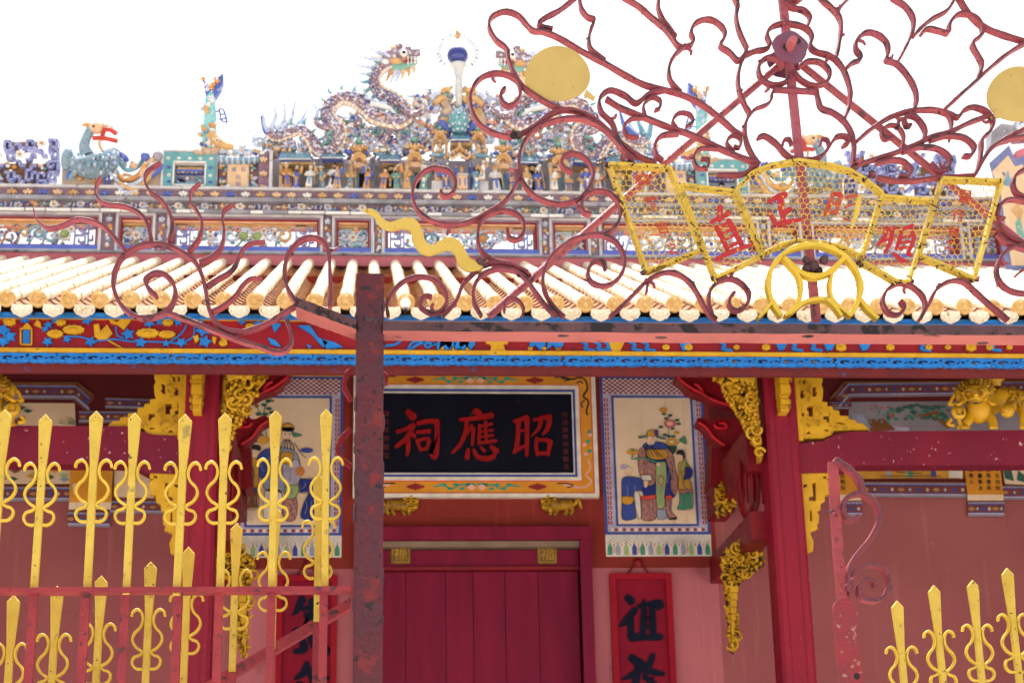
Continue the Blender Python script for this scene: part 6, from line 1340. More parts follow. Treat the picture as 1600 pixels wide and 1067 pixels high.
for mir, lab in ((False, 'long hanging gilt carving below the red brackets left of the right column'), (True, 'long hanging gilt carving right of the left column behind the spears')):
    q, s, t = foliage(mir, lab, FOL3, 0, 41+mir, YW-.9, 260, 'PX', .8)
    for k in range(9):
        m = MB(); y = 915+k*11; a, b = q(1141+k*.4, y+10, -.06), q(1153-k*.9, y, -.06); m.box((min(a.x, b.x), a.y, a.z), (max(a.x, b.x), a.y+.06, b.z), GOLD); m.build('block', t)

# --- red beam brackets running back from the columns to the wall
def bracket_set(mir):
    x0 = (P(1220, 650, YC).x+P(314, 650, YC).x)/2
    xa = P(1197, 650, YC).x; xf = xa-.02; side = 'left' if mir else 'right'
    X = lambda x: 2*x0-x if mir else x
    t = thing('beam_bracket', 'dark red carved cloud brackets tying the %s column to the painted wall' % side, 'bracket', (X(xf), YC+.8, P(1150, 870, YW-.6).z), 'red bracket stacks beside the columns')
    def sil(pts, Y, d, mt, name):
        "scroll silhouette facing the front (crop Q)"
        m = MB(); q = [tuple(v) for v in cr(px('Q', pts), 3, True)]
        w = [P(x, y, Y) for x, y in q]
        for v in w: v.x = X(v.x)
        m.prism(w, (0, d, 0), mt); return m.build(name, t)
    sil([(660, 150), (665, 110), (700, 95), (740, 125), (780, 120), (960, 60), (1240, 100), (1260, 330), (1100, 360), (1000, 335), (930, 320), (860, 280), (790, 262), (735, 225), (700, 180)], YC+.75, .12, BRK, 'cloud_bracket')
    sil([(825, 490), (825, 455), (870, 445), (930, 470), (1000, 450), (1120, 462), (1240, 470), (1270, 640), (1120, 650), (1010, 660), (930, 600), (890, 540), (860, 510)], YC+.8, .12, BRK, 'cloud_bracket')
    for pts in ([(665, 125), (720, 180), (800, 235), (860, 262), (960, 318), (1060, 350)], [(800, 190), (840, 215), (880, 270), (960, 310)], [(830, 480), (890, 520), (950, 600), (1030, 655)], [(950, 500), (980, 525), (1040, 520), (1030, 490), (985, 490)]):
        m = MB(); w = [P(x, y, YC+.74 if pts[0][1] < 300 else YC+.79) for x, y in px('Q', pts)]
        for v in w: v.x = X(v.x)
        m.tube(cr([tuple(v) for v in w], 4), .012, mat('bright_red_edge', hx(186, 16, 30), hx(160, 14, 28), 8, .4), 6); m.build('edge_bead', t)
    # beams in depth: upper, lower; fat bulging strut
    for yt, yb, yy in ((676, 742, YC+.3), (792, 836, YC+.1)):
        za, zb = P(1200, yt, yy).z, P(1200, yb, yy).z; m = MB(); m.box((X(xf)-.06, YC+.2, zb), (X(xf)+.06, YW, za), BRK); m.build('tie_beam', t)
    zc = P(1170, 760, YC+.35).z; m = MB(); c = P(1168, 762, YC+.4); c.x = X(c.x)
    m.ell(c, (.075, .12, .2), BRK, 14, 10)
    for k in range(5): m.tube([c+V(((k-2)*.03, -.12+abs(k-2)*.012, .12)), c+V(((k-2)*.034, -.13+abs(k-2)*.014, -.02)), c+V(((k-2)*.03, -.11, -.12))], .008, BRK, 5)
    m.build('gourd_strut', t)
    m = MB(); w = [P(x, y, YC+1.0) for x, y in ((1112, 690), (1150, 690), (1158, 735), (1122, 765), (1110, 760))]
    for v in w: v.x = X(v.x)
    m.prism(w, (0, .2, 0), BRK); m.build('cloud_bracket', t)
bracket_set(False); bracket_set(True)
# ------------------------------------------------------------------ gilt lion dogs on the tie beams, lantern knobs over them
def lion(mir, lab):
    xc0 = P(1545, 668, YC).x; x0 = (P(1220, 650, YC).x+P(314, 650, YC).x)/2
    def q(x, y, o=0):
        v = P(*px('RB', [(x, y)])[0], YC-.05+o)
        if mir: v.x = 2*x0-v.x
        return v
    s = MPP(1540, 630, YC)*.2375
    t = thing('lion_dog', lab, 'lion statue', q(1400, 466), 'gilt lion dogs on the crimson beams')
    m = MB(); m.ell(q(1300, 330, .0), (s*86, s*80, s*100), GOLD, 12, 9); m.tube(cr([q(1320, 320, .05), q(1420, 270, .12), q(1520, 270, .14), q(1610, 290, .14)], 4), [s*v for v in (80, 82, 84, 86, 84, 82, 80, 80, 80, 78, 76, 70, 60)], GOLD, 12)
    for k in range(50): a, b = R.uniform(1400, 1600), R.uniform(200, 320); m.ell(q(a, b, .06), (s*12, s*8, s*12), GOLDA if k % 3 else GOLD, 6, 4)
    m.build('body', t)
    m = MB(); m.ell(q(1280, 225, -.05), (s*86, s*76, s*58), GOLD, 12, 9); m.ell(q(1280, 270, -.12), (s*50, s*46, s*30), GOLD, 10, 7); m.ell(q(1282, 240, -.16), (s*18, s*18, s*14), GOLD, 8, 6)
    for sx in (-1, 1):
        m.ell(q(1282+sx*44, 232, -.13), (s*17, s*12, s*15), GOLD, 8, 6); m.ell(q(1282+sx*44, 236, -.15), (s*8, s*6, s*7), REDG, 7, 5); m.ell(q(1282+sx*40, 208, -.12), (s*32, s*18, s*14), GOLDA, 8, 5)
        m.ell(q(1282+sx*86, 222, -.05), (s*24, s*10, s*13), GOLDA, 8, 5, Matrix.Rotation(sx*.7, 3, 'Y')); m.tube(cr([q(1282+sx*80, 270, -.06), q(1282+sx*110, 300, -.08), q(1282+sx*140, 296, -.06)], 4), [s*v for v in (16, 15, 14, 13, 12, 11, 10, 8, 5)], GOLD, 6)
    for ring_, (ra, rb, n_, sz, yo) in enumerate(((78, 52, 13, 17, -.07), (100, 74, 17, 19, -.02), (118, 92, 19, 20, .04))):
        for k in range(n_):
            a = math.pi*(-.22+1.44*k/(n_-1)); m.ell(q(1282+ra*math.cos(a), 232-rb*math.sin(a), yo), s*sz, (GOLD, GOLDA)[(k+ring_) % 2], 7, 5)
    m.build('head', t)
    m = MB(); m.tube([q(1240, 284, -.14), q(1282, 292, -.155), q(1320, 284, -.14)], [s*6, s*8, s*6], DARK, 6)
    for k in range(5): m.ell(q(1254+k*14, 282, -.16), (s*6, s*5, s*7), GOLD, 6, 4)
    m.build('mouth', t)
    for (a, b), (c, d) in (((1240, 380), (1210, 440)), ((1370, 380), (1400, 440)), ((1590, 330), (1600, 440)), ((1500, 330), (1480, 350))):
        m = MB(); m.tube([q(a, b, 0), q((a+c)/2+6, (b+d)/2, -.02), q(c, d, -.03)], [s*38, s*32, s*28], GOLD, 9)
        for k in (-1, 0, 1): m.ell(q(c+k*18, d+14, -.07), (s*13, s*18, s*12), GOLD, 7, 5)
        m.build('leg', t)
    m = MB(); c = q(1170, 355, -.04); m.ell(c, (s*50, s*26, s*50), GOLD, 12, 8)
    for a, b in (((-20, -20), (20, -20)), ((20, -20), (20, 20)), ((20, 20), (-20, 20)), ((-20, 20), (-20, -20))): m.tube([c+V((a[0]*s, -s*27, a[1]*s)), c+V((b[0]*s, -s*27, b[1]*s))], s*6, GOLDA, 5)
    m.build('coin', t)
    for pts in ([(1140, 240), (1120, 280), (1110, 300), (1135, 300)], [(1120, 400), (1100, 430), (1140, 440)], [(1170, 400), (1180, 440), (1160, 455)]): m = MB(); m.tube(cr([q(*z, -.04) for z in pts], 4), s*13, GOLD, 6); m.build('ribbon', t)
    m = MB(); m.ell(q(1170, 240, -.02), (s*36, s*24, s*44), GOLD, 8, 6); m.build('paw', t)
    m = MB(); m.ell(q(1490, 345, -.06), s*46, GOLD, 10, 8)
    for k in range(14): m.ell(q(1490, 345, -.06)+V((math.cos(k*2.4)*s*40*((k+1)/15), -s*38*(1-(k/16)**2*.6), math.sin(k*2.4)*s*40*((k+1)/15))), s*8, GOLDA, 6, 4)
    m.build('ball', t)
    m = MB(); m.tube(cr([q(1610, 300, .12), q(1640, 240, .12), q(1620, 200, .12)], 4), [s*v for v in (24, 28, 32, 34, 34, 32, 28, 22, 14)], GOLD, 8); m.build('tail', t)
    t = thing('lantern_knob', 'round gilt hanging knob above the %s lion dog' % ('left' if mir else 'right'), 'carving', q(1410, 190), 'gilt hanging knobs under the eave')
    m = MB(); c = q(1405, 190, .1); m.lathe([(s*40, 0), (s*46, s*20), (s*52, s*40), (s*88, s*64), (s*100, s*95), (s*98, s*125), (s*80, s*150), (s*60, s*160), (s*90, s*180)], c, GOLD, 18)
    m.build('knob', t)
    m = MB()
    for sx in (-1, 1):
        for k in range(4): m.ell(c+V((sx*s*(90+k*16), -.02, s*(170-k*6+R.uniform(-6, 6)))), (s*18, s*16, s*14), GOLD, 7, 5)
    m.build('leaf', t)
lion(False, 'gilt lion dog with coin on the beam right of the right column'); lion(True, 'gilt lion dog with coin on the beam at the left picture edge')
# white bulb on the eave
t = thing('light_bulb', 'round white light bulb among the eave tiles right of the iron post', 'bulb', P(633, 484, YE-.03))
m = MB(); c = P(633.5, 474, YE-.05); s = MPP(633, 474, YE); m.ell(c, s*8, mat('white_bulb_glass', hx(245, 245, 242), None, 4, .25), 16, 10); m.build('globe', t)
m = MB(); m.lathe([(s*4, -s*10), (s*4.4, -s*6.5)], c, GREYR, 10); m.tube([c+V((0, 0, -s*9)), c+V((0, .1, -s*11))], .006, DARK, 5); m.build('socket', t)
# ------------------------------------------------------------------ iron gate arch
YG = 5.0
MG = MPP(1000, 400, YG)                                   # metres per pixel on the gate
zb1 = P(1100, 537, YG).z
GB = P(1240, 900, YG); GB.z = 0
GA = thing('gate_arch', 'rusty red wrought iron gate arch of scrolls carrying yellow wire mesh fan panels', 'gate', GB)
def W(pts, Y=YG): return [P(x, y, Y) for x, y in pts]
def weld(m, c, r):
    for k in range(3): m.ell(c+V((R.uniform(-.9, .9)*r, R.uniform(-1, 1)*r, R.uniform(-.5, .5)*r)), (r*R.uniform(.5, 1), r*1.1, r*R.uniform(.3, .55)), (IROND, IRONP)[k % 2], 6, 4, Matrix.Rotation(R.uniform(-.7, .7), 3, 'Y'))
def scroll(crop, pts, t=4.4, w=.035, mt=None, Y=YG, name='scroll', parent=None, taper=False, n=7, spur=True):
    q = cr(px(crop, pts), n); pw = [P(v.x, v.y, Y) for v in q]; ex = max(max(v.x for v in q)-min(v.x for v in q), max(v.y for v in q)-min(v.y for v in q))
    if mt is None and ex < 42: t *= .76; w *= .82
    mt = mt or (IRON, IRON, IRONP)[R.randrange(3)]
    th = [t*MG*(1+.12*math.sin(i*.7+len(pts))) for i in range(len(pw))]
    if taper: th = [t*MG*max(.25, 1-i/len(pw)*.8) for i in range(len(pw))]
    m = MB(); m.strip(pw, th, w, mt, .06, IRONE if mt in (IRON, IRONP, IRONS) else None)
    if len(pts) > 6 and spur:                              # weld lumps and short spurs where bars cross
        for i in (len(pw)//3, len(pw)*2//3):
            if R.random() < .5: weld(m, pw[i], R.uniform(.006, .011))
            if R.random() < .3:
                d = (pw[i+1]-pw[i]).normalized(); nn = V((-d.z, 0, d.x))*R.choice((1, -1)); m.tube([pw[i], pw[i]+nn*.02+d*.006, pw[i]+nn*.032], [.007, .006, .004], IRONP, 5)
    return m.build(name, parent or GA)
# posts and the wide crossbar
def post(x0, x1, ytop, lab=None):
    a, b = P(x0, 640, YG-.02).x, P(x1, 640, YG-.02).x; zt = P((x0+x1)/2, ytop, YG-.02).z; y0, y1 = YG-.045, YG+.06; ch = .006
    m = MB(); pl = [(a+ch, y0), (b-ch, y0), (b, y0+ch), (b, y1), (a, y1), (a, y0+ch)]; n = 6; zz = [0]+[zt*k/12+R.uniform(-.02, .02) for k in range(1, 12)]+[zt-.008]
    vs = [V((x+R.uniform(-.0012, .0012), y, z)) for z in zz for x, y in pl]
    m.add(vs, [(k*n+i, k*n+(i+1) % n, (k+1)*n+(i+1) % n, (k+1)*n+i) for k in range(len(zz)-1) for i in range(n)], mat('purple_red_post_paint', hx(84, 32, 40), hx(68, 38, 50), 9, .65, (hx(104, 36, 38), .5, 16, hx(38, 29, 33), .44), .7, 60))
    top = vs[-6:]; cc = V(((a+b)/2, (y0+y1)/2, zt+.006)); m.add(top+[cc], [(i, (i+1) % 6, 6) for i in range(6)], IROND)
    for k in range(26):                                    # rust blisters along the arrises
        z = R.uniform(1.9, zt-.05); x = R.choice((a, b)); m.ell(V((x, y0+R.uniform(0, .02), z)), (R.uniform(.002, .005), R.uniform(.003, .008), R.uniform(.008, .03)), IROND, 6, 4)
    m.ell(V(((a*.55+b*.45), y0, P(570, 497, YG-.05).z)), (.018, .003, .01), IROND, 9, 5); m.ell(V(((a*.3+b*.7), y0, P(570, 500, YG-.05).z)), (.011, .003, .008), IROND, 8, 5)
    return m.build('post', GA)
post(555, 599, 428); post(1890, 1934, 428)
def bar(a, b, z0, z1, y0, y1, name='crossbar', sag=0, ya=0, yb=0, rise=0):
    n = 24; m = MB(); sec = [(y0, z0), (y1, z0), (y1, z1), (y0, z1)]; vs = []
    for i in range(n+1):
        t = i/n; x = a+(b-a)*t; dy = ya+(yb-ya)*t; vs += [V((x, y+dy+R.uniform(-.0008, .0008), z+rise*t+R.uniform(-.0012, .0012))) for y, z in sec]
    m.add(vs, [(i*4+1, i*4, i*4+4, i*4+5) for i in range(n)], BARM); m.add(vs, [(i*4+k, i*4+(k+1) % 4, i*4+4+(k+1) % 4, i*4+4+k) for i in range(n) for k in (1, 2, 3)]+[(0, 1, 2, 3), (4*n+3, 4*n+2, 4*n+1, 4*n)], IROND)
    for k in range(5): 
        if name == 'crossbar': x = a+(b-a)*R.random(); m.ell(V((x, y0+R.uniform(.02, .1), z0)), (.02, .012, .003), IROND, 8, 4)
    return m.build(name, GA)
zt_ = P(1100, 502, YG-.09).z; zb_ = P(1100, 517, YG-.09).z
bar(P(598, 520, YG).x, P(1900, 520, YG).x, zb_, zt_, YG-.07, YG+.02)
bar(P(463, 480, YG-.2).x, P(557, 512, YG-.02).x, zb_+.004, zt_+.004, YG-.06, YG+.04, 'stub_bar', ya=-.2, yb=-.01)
# --- scrolls traced bar by bar
SC_ = [
 ('S1', [(490, 225), (500, 250), (535, 255), (572, 220), (575, 165), (545, 115), (490, 92), (420, 95), (355, 145), (322, 235), (345, 330), (420, 395), (530, 427), (640, 415), (740, 370), (840, 310), (905, 245), (945, 165), (958, 110)]),
 ('A3', [(268, 800), (272, 720), (300, 650), (360, 590), (440, 560), (530, 550), (610, 570), (690, 625), (745, 690), (800, 750)]),
 ('A3', [(268, 770), (290, 850), (350, 915), (440, 945), (520, 935), (580, 890), (612, 820), (600, 765), (560, 725), (505, 713), (468, 738), (472, 775), (515, 800)]),
 ('A3', [(205, 412), (186, 435), (188, 470), (215, 492), (250, 482), (275, 440), (265, 385), (220, 352), (150, 342), (85, 370), (48, 430), (48, 500), (80, 570), (140, 612), (200, 632), (260, 628), (330, 595), (410, 535), (480, 512), (560, 525), (640, 572), (720, 645), (790, 705), (860, 742), (905, 752)]),
 ('A3', [(470, 512), (400, 480), (300, 415), (250, 350), (222, 280), (212, 230), (160, 185), (130, 125), (145, 80), (205, 56), (265, 75), (305, 118), (335, 145), (385, 150), (460, 182), (560, 240), (660, 292), (760, 350), (850, 395), (940, 418), (1020, 440), (1110, 482), (1200, 550), (1270, 612), (1305, 632)]),
 ('A3', [(550, -20), (556, 40), (585, 80), (617, 97), (600, 145), (592, 200), (610, 240), (668, 285)]),
 ('A3', [(545, -20), (460, 48), (390, 85), (360, 112), (380, 130), (425, 138)]),
 ('S3', [(-40, -25), (100, 62), (200, 150), (300, 232), (360, 300), (420, 385), (480, 395), (540, 372), (548, 330), (530, 275), (560, 205), (640, 167), (720, 178), (790, 232), (815, 290), (795, 345), (775, 390), (850, 440), (925, 510), (985, 440)]),
 ('S3', [(120, 98), (180, 128), (260, 190), (330, 270)]),
 ('S3', [(262, -30), (258, 70), (285, 150), (340, 230), (405, 315)]),
 ('S3', [(480, 385), (395, 465), (350, 555), (348, 640), (380, 710), (445, 775)]),
 ('A4', [(15, -30), (45, 40), (35, 90), (50, 170), (95, 270)]),
 ('A4', [(60, -20), (40, 30), (35, 70)]),
 ('A4', [(95, 290), (65, 340), (45, 420), (52, 500), (85, 580), (105, 622), (82, 690), (92, 780), (128, 855), (160, 900)]),
 ('A4', [(90, 300), (140, 280), (195, 270), (218, 245), (202, 195), (225, 152), (290, 132), (370, 140), (425, 165), (447, 205), (438, 255), (470, 285), (530, 302), (580, 332), (622, 390), (650, 470), (655, 540), (640, 610), (622, 650)]),
 ('A4', [(470, -40), (500, 0), (560, 55), (600, 110), (603, 185), (590, 260), (580, 315)]),
 ('A4', [(592, 70), (605, 38), (650, -10)]),
 ('A4', [(105, 632), (140, 595), (200, 572), (225, 545), (230, 512), (240, 488)]),
 ('A4', [(238, 490), (350, 495), (472, 502)]),
 ('A4', [(472, 500), (482, 550), (500, 592), (560, 615), (620, 660), (660, 725), (676, 800), (668, 900)]),
 ('A4', [(400, -15), (370, 8), (330, 2), (308, 22), (340, 45), (400, 60), (435, 95), (428, 138)]),
 ('A4', [(268, 340), (240, 318), (195, 320), (158, 362), (168, 425), (230, 465), (300, 450), (345, 395)]),
 ('A4', [(375, 370), (420, 338), (490, 342), (542, 392), (525, 450), (455, 470), (385, 437), (345, 390)]),
 ('A4', [(632, 375), (665, 345), (705, 330), (710, 305), (685, 270), (692, 218), (740, 180), (800, 190), (850, 232), (862, 285), (852, 330), (910, 352), (970, 420), (1010, 500), (1012, 570), (1000, 600)]),
 ('A4', [(880, -10), (955, 40), (998, 110), (990, 185), (960, 250), (925, 320)]),
 ('A4', [(1225, -10), (1180, 60), (1095, 108), (1035, 158), (1000, 200)]),
 ('A4', [(1235, -20), (1300, 80), (1380, 150), (1480, 192), (1620, 235)]),
 ('A4', [(1040, 188), (1075, 160), (1140, 172), (1188, 182), (1195, 132), (1240, 82), (1310, 86), (1360, 130), (1370, 190), (1318, 240), (1350, 310), (1370, 355), (1355, 415)]),
 ('A4', [(1610, 235), (1530, 282), (1440, 350), (1340, 440), (1250, 520), (1165, 598)]),
 ('A4', [(690, 770), (760, 710), (850, 650), (940, 615), (1040, 600), (1120, 602), (1190, 622), (1240, 640), (1272, 602), (1330, 585), (1400, 615), (1430, 670), (1410, 722), (1370, 760), (1366, 825), (1350, 920), (1330, 955)]),
 ('A4', [(690, 897), (780, 872), (900, 832), (1000, 792), (1100, 745), (1200, 718), (1300, 670), (1405, 632)]),
 ('A4', [(1090, 765), (1180, 742), (1270, 750), (1328, 800), (1310, 848), (1268, 850)]),
 ('A4', [(940, 828), (1040, 802), (1130, 812), (1192, 860), (1182, 918), (1135, 935), (1092, 890)]),
 ('A4', [(800, 890), (880, 872), (945, 882), (985, 930), (962, 965), (920, 955)]),
 ('A4', [(935, 812), (945, 745), (912, 692), (862, 685), (825, 718), (840, 760), (882, 750)]),
 ('A4', [(1050, 780), (1062, 715), (1022, 650), (978, 630), (950, 648), (958, 685), (985, 686)]),
 ('A4', [(1198, 722), (1205, 672), (1180, 620)]),
 ('A4', [(800, 968), (900, 985), (1000, 985), (1130, 970), (1330, 958)]),
 ('A4', [(1330, 955), (1370, 880), (1420, 810), (1500, 765), (1620, 745)]), ('A4', [(1340, 940), (1390, 852), (1470, 772), (1620, 695)]),
 ('A4', [(152, 752), (190, 742), (250, 782), (300, 838), (350, 866), (440, 870), (500, 850), (540, 800), (578, 748), (630, 745), (648, 775), (615, 797)]),
 ('A4', [(285, 800), (295, 765), (322, 760), (335, 790)]), ('A4', [(540, 802), (530, 765), (500, 760), (492, 790)]),
 ('A3', [(672, 460), (740, 502), (840, 542), (960, 590), (1080, 632), (1200, 690), (1300, 732), (1385, 762)]),
 ('A3', [(870, 548), (790, 553), (755, 590), (772, 630), (822, 640)]),
 ('A3', [(1010, 622), (930, 630), (898, 675), (905, 720), (935, 748)]),
 ('A3', [(1190, 692), (1110, 690), (1078, 730), (1095, 778), (1138, 780), (1145, 742), (1112, 738)]),
 ('A3', [(855, 545), (845, 492), (880, 455), (920, 466), (922, 500), (898, 514)]), ('A3', [(1002, 602), (980, 562), (1010, 526), (1058, 532), (1075, 565), (1045, 588)]), ('A3', [(1265, 708), (1230, 662), (1258, 630), (1295, 645), (1290, 684), (1262, 680)]),
 ('A3', [(945, 420), (870, 438), (812, 480), (760, 445), (690, 420), (642, 460), (650, 520), (700, 572), (720, 625), (745, 690), (800, 740)]),
 ('A3', [(1185, 812), (1300, 810), (1345, 780), (1375, 765)]),
 ('S1', [(885, 452), (895, 500), (945, 515), (983, 472), (978, 402), (930, 357), (850, 345), (765, 372), (717, 440), (712, 540), (752, 605), (822, 643), (920, 670), (1010, 712)]),
 ('S1', [(1385, 365), (1338, 350), (1328, 300), (1352, 250), (1420, 225), (1490, 237), (1545, 292), (1560, 360), (1535, 430), (1470, 478), (1380, 485), (1265, 522), (1160, 600), (1108, 690), (1098, 780), (1122, 850), (1165, 920), (1225, 975)]),
 ('S1', [(1472, 692), (1450, 642), (1395, 650), (1365, 708), (1385, 765), (1450, 790), (1520, 768), (1575, 700), (1580, 612), (1532, 530), (1455, 490), (1370, 488)]),
 ('S1', [(732, 968), (688, 885), (690, 792), (740, 722), (830, 690), (930, 700), (1000, 752), (1050, 822), (1110, 902), (1180, 970)]),
 ('S1', [(500, 968), (580, 880), (622, 780), (680, 720), (755, 662), (870, 650)]),
 ('S1', [(178, 968), (170, 900), (202, 830), (270, 762), (360, 735), (450, 752), (510, 810), (525, 880), (490, 938), (430, 950), (375, 920), (368, 882), (398, 850), (438, 855)]),
 ('S1', [(870, 945), (868, 892), (900, 860), (950, 875), (982, 920), (975, 970)]),
 ('MA', [(200, 1012), (270, 950), (350, 870), (430, 792), (520, 750), (600, 755), (680, 810), (730, 890), (780, 980), (835, 1030)]), ('MA', [(470, 770), (430, 810), (418, 872)]),
 ('MA', [(812, 1015), (790, 930), (800, 850), (860, 797), (940, 790), (1010, 840), (1030, 900), (1000, 958), (950, 975), (910, 942), (920, 890), (942, 868)]),
 ('S2', [(975, 495), (1010, 420), (990, 350), (920, 292), (850, 282), (782, 320), (757, 390), (790, 453), (850, 465), (885, 422), (860, 382)]),
 ('S2', [(978, 495), (1030, 402), (1080, 312), (1160, 266), (1240, 272), (1310, 332), (1400, 412), (1505, 500)]),
 ('S2', [(1640, 185), (1590, 200), (1548, 234)]), ('S2', [(1640, 42), (1520, 70), (1455, 130), (1435, 210), (1460, 280), (1530, 328), (1640, 345)]), ('S2', [(1440, -15), (1500, 40), (1640, 90)]),
 ('MB', [(1640, 100), (1545, 150), (1520, 220), (1550, 290), (1640, 330)]), ('MB', [(1640, 350), (1500, 330), (1430, 370), (1405, 440), (1420, 520), (1480, 590), (1640, 660)]), ('MB', [(1460, 470), (1412, 455), (1380, 420)]),
]
for c, pts in SC_: scroll(c, pts)
m = MB(); weld(m, P(804, 212, YG), .02); m.ell(P(803, 211, YG-.02), (.015, .008, .015), IROND, 9, 6); weld(m, P(750, 415, YG), .022); weld(m, P(758, 412, YG), .018); weld(m, P(820, 430, YG), .02); weld(m, P(975, 252, YG), .016); weld(m, P(1345, 255, YG), .02); weld(m, P(1362, 270, YG), .018); weld(m, P(810, 275, YG), .016)
m.tube([P(812, 271, YG), P(802, 268, YG), P(796, 262, YG)], [.018, .012, .004], IRON, 6); m.build('weld', GA, kind='stuff')
# --- struts, pole, hub
def rod(a, b, r, mt, name, flat_=1.0):
    m = MB(); m.tube([a, a.lerp(b, .33)+V((0, 0, .002)), a.lerp(b, .66), b], r, mt, 4 if name == 'upright' else 8, True, name != 'upright', flat_); return m.build(name, GA)
rod(P(1222, 98, YG+.06), P(764, 494, YG+.06), .0125, IRON, 'strut'); rod(P(1250, 100, YG+.06), P(1660, 430, YG+.06), .0125, IRON, 'strut')
def bx2(x0, y0, x1, y1, hw, Y):
    m = MB(); a, b = P(x0, y0, Y), P(x1, y1, Y); d = (b-a).normalized(); nn = V((-d.z, 0, d.x))*hw; m.prism([a+nn, b+nn, b-nn, a-nn], (0, hw*1.8, 0), IRONP); return m.build('pole', GA)
bx2(1218, -60, 1277, 500, .0125, YG+.0)
def hubdisc(x, y, r, Y, name):
    c = P(x, y, Y); m = MB(); n = 26; s = MPP(x, y, Y)
    pts = [c+V(((r*s*(1+.05*math.sin(5*a)+.02*math.sin(9*a)))*math.cos(a), 0, (r*s*(1+.05*math.sin(5*a+1)))*math.sin(a))) for a in [6.2832*k/n for k in range(n)]]
    m.prism(pts, (0, .005, 0), mat('rusted_plate', hx(112, 62, 82), hx(96, 70, 92), 12, .7, (hx(44, 34, 40), .25, 16), .5, 80))
    return m.build(name, GA)
hubdisc(1235, 74, 28, YG-.07, 'hub_disc'); hubdisc(1224, 100, 25, YG+.07, 'hub_disc')
m = MB(); c = P(1234, 72, YG-.08); m.tube([c+V((0, .16, 0)), c+V((0, -.05, -.004))], .014, IRON, 8); m.ell(P(1229, 74, YG-.075), (.012, .004, .014), DARK, 7, 5); m.ell(P(1247, 64, YG-.075), (.009, .004, .011), DARK, 7, 5); m.build('hub_bolt', GA)
# --- yellow sheet ornaments welded to the arch
for x, y, rx, ry, tail, nm in ((871, 115, 51, 43, [(916, 140), (930, 152), (928, 158), (912, 150)], 1), (1592, 147, 50, 43, [(1556, 172), (1548, 184), (1551, 188), (1568, 182)], 2)):
    m = MB(); m.prism([P(x+rx*math.cos(a)+3*math.sin(2*a), y+ry*math.sin(a), YG-.01) for a in [6.2832*k/40 for k in range(40)]], (0, .004, 0), YELP)
    m.prism([P(a, b, YG-.014) for a, b in tail], (0, .004, 0), YELP); m.build('sheet_disc', GA)
top = cr(px('S1', [(25, 335), (80, 328), (120, 355), (150, 390), (190, 407), (240, 392), (300, 380), (350, 402), (380, 460), (400, 520), (440, 545), (490, 517), (540, 497), (600, 520), (640, 580), (670, 625), (720, 640), (775, 632)]), 4)
bot = cr(px('S1', [(725, 690), (660, 702), (600, 665), (575, 602), (540, 575), (480, 587), (420, 605), (360, 580), (325, 520), (310, 460), (260, 445), (190, 457), (130, 430), (95, 375)]), 4)
m = MB(); m.prism([P(v.x, v.y, YG-.02) for v in top+bot], (0, .012, 0), mat('pale_yellow_tongue', hx(196, 168, 84), hx(182, 154, 70), 9, .6, (hx(120, 104, 58), .26, 46, hx(80, 70, 50), .2), .2, 120)); m.build('flame_tongue', GA)
# --- coin of five yellow hoops on the crossbar
for pts, t in (([(150, 478), (92, 380), (75, 280), (110, 170), (200, 85), (330, 52), (470, 85), (572, 170), (622, 280), (612, 380), (560, 478)], 7), ([(165, 130), (255, 212), (350, 242), (440, 215), (525, 132)], 8), ([(168, 132), (240, 220), (268, 300), (250, 400), (175, 478)], 6), ([(452, 225), (440, 300), (462, 390), (565, 480)], 5),
               ([(195, 470), (280, 402), (360, 378), (440, 388), (510, 478)], 6), ([(105, 385), (60, 440), (15, 492)], 5), ([(620, 380), (670, 440), (725, 494)], 7)):
    scroll('S2', pts, t, .034, YEL, YG-.02, 'coin_hoop', spur=False)
m = MB(); c = P(1275, 415, YG-.01)
for k in range(7): m.ell(c+V((R.uniform(-.035, .035), R.uniform(-.02, .02), R.uniform(-.02, .025))), R.uniform(.01, .02), IROND, 7, 5)
m.build('rust_clump', GA)
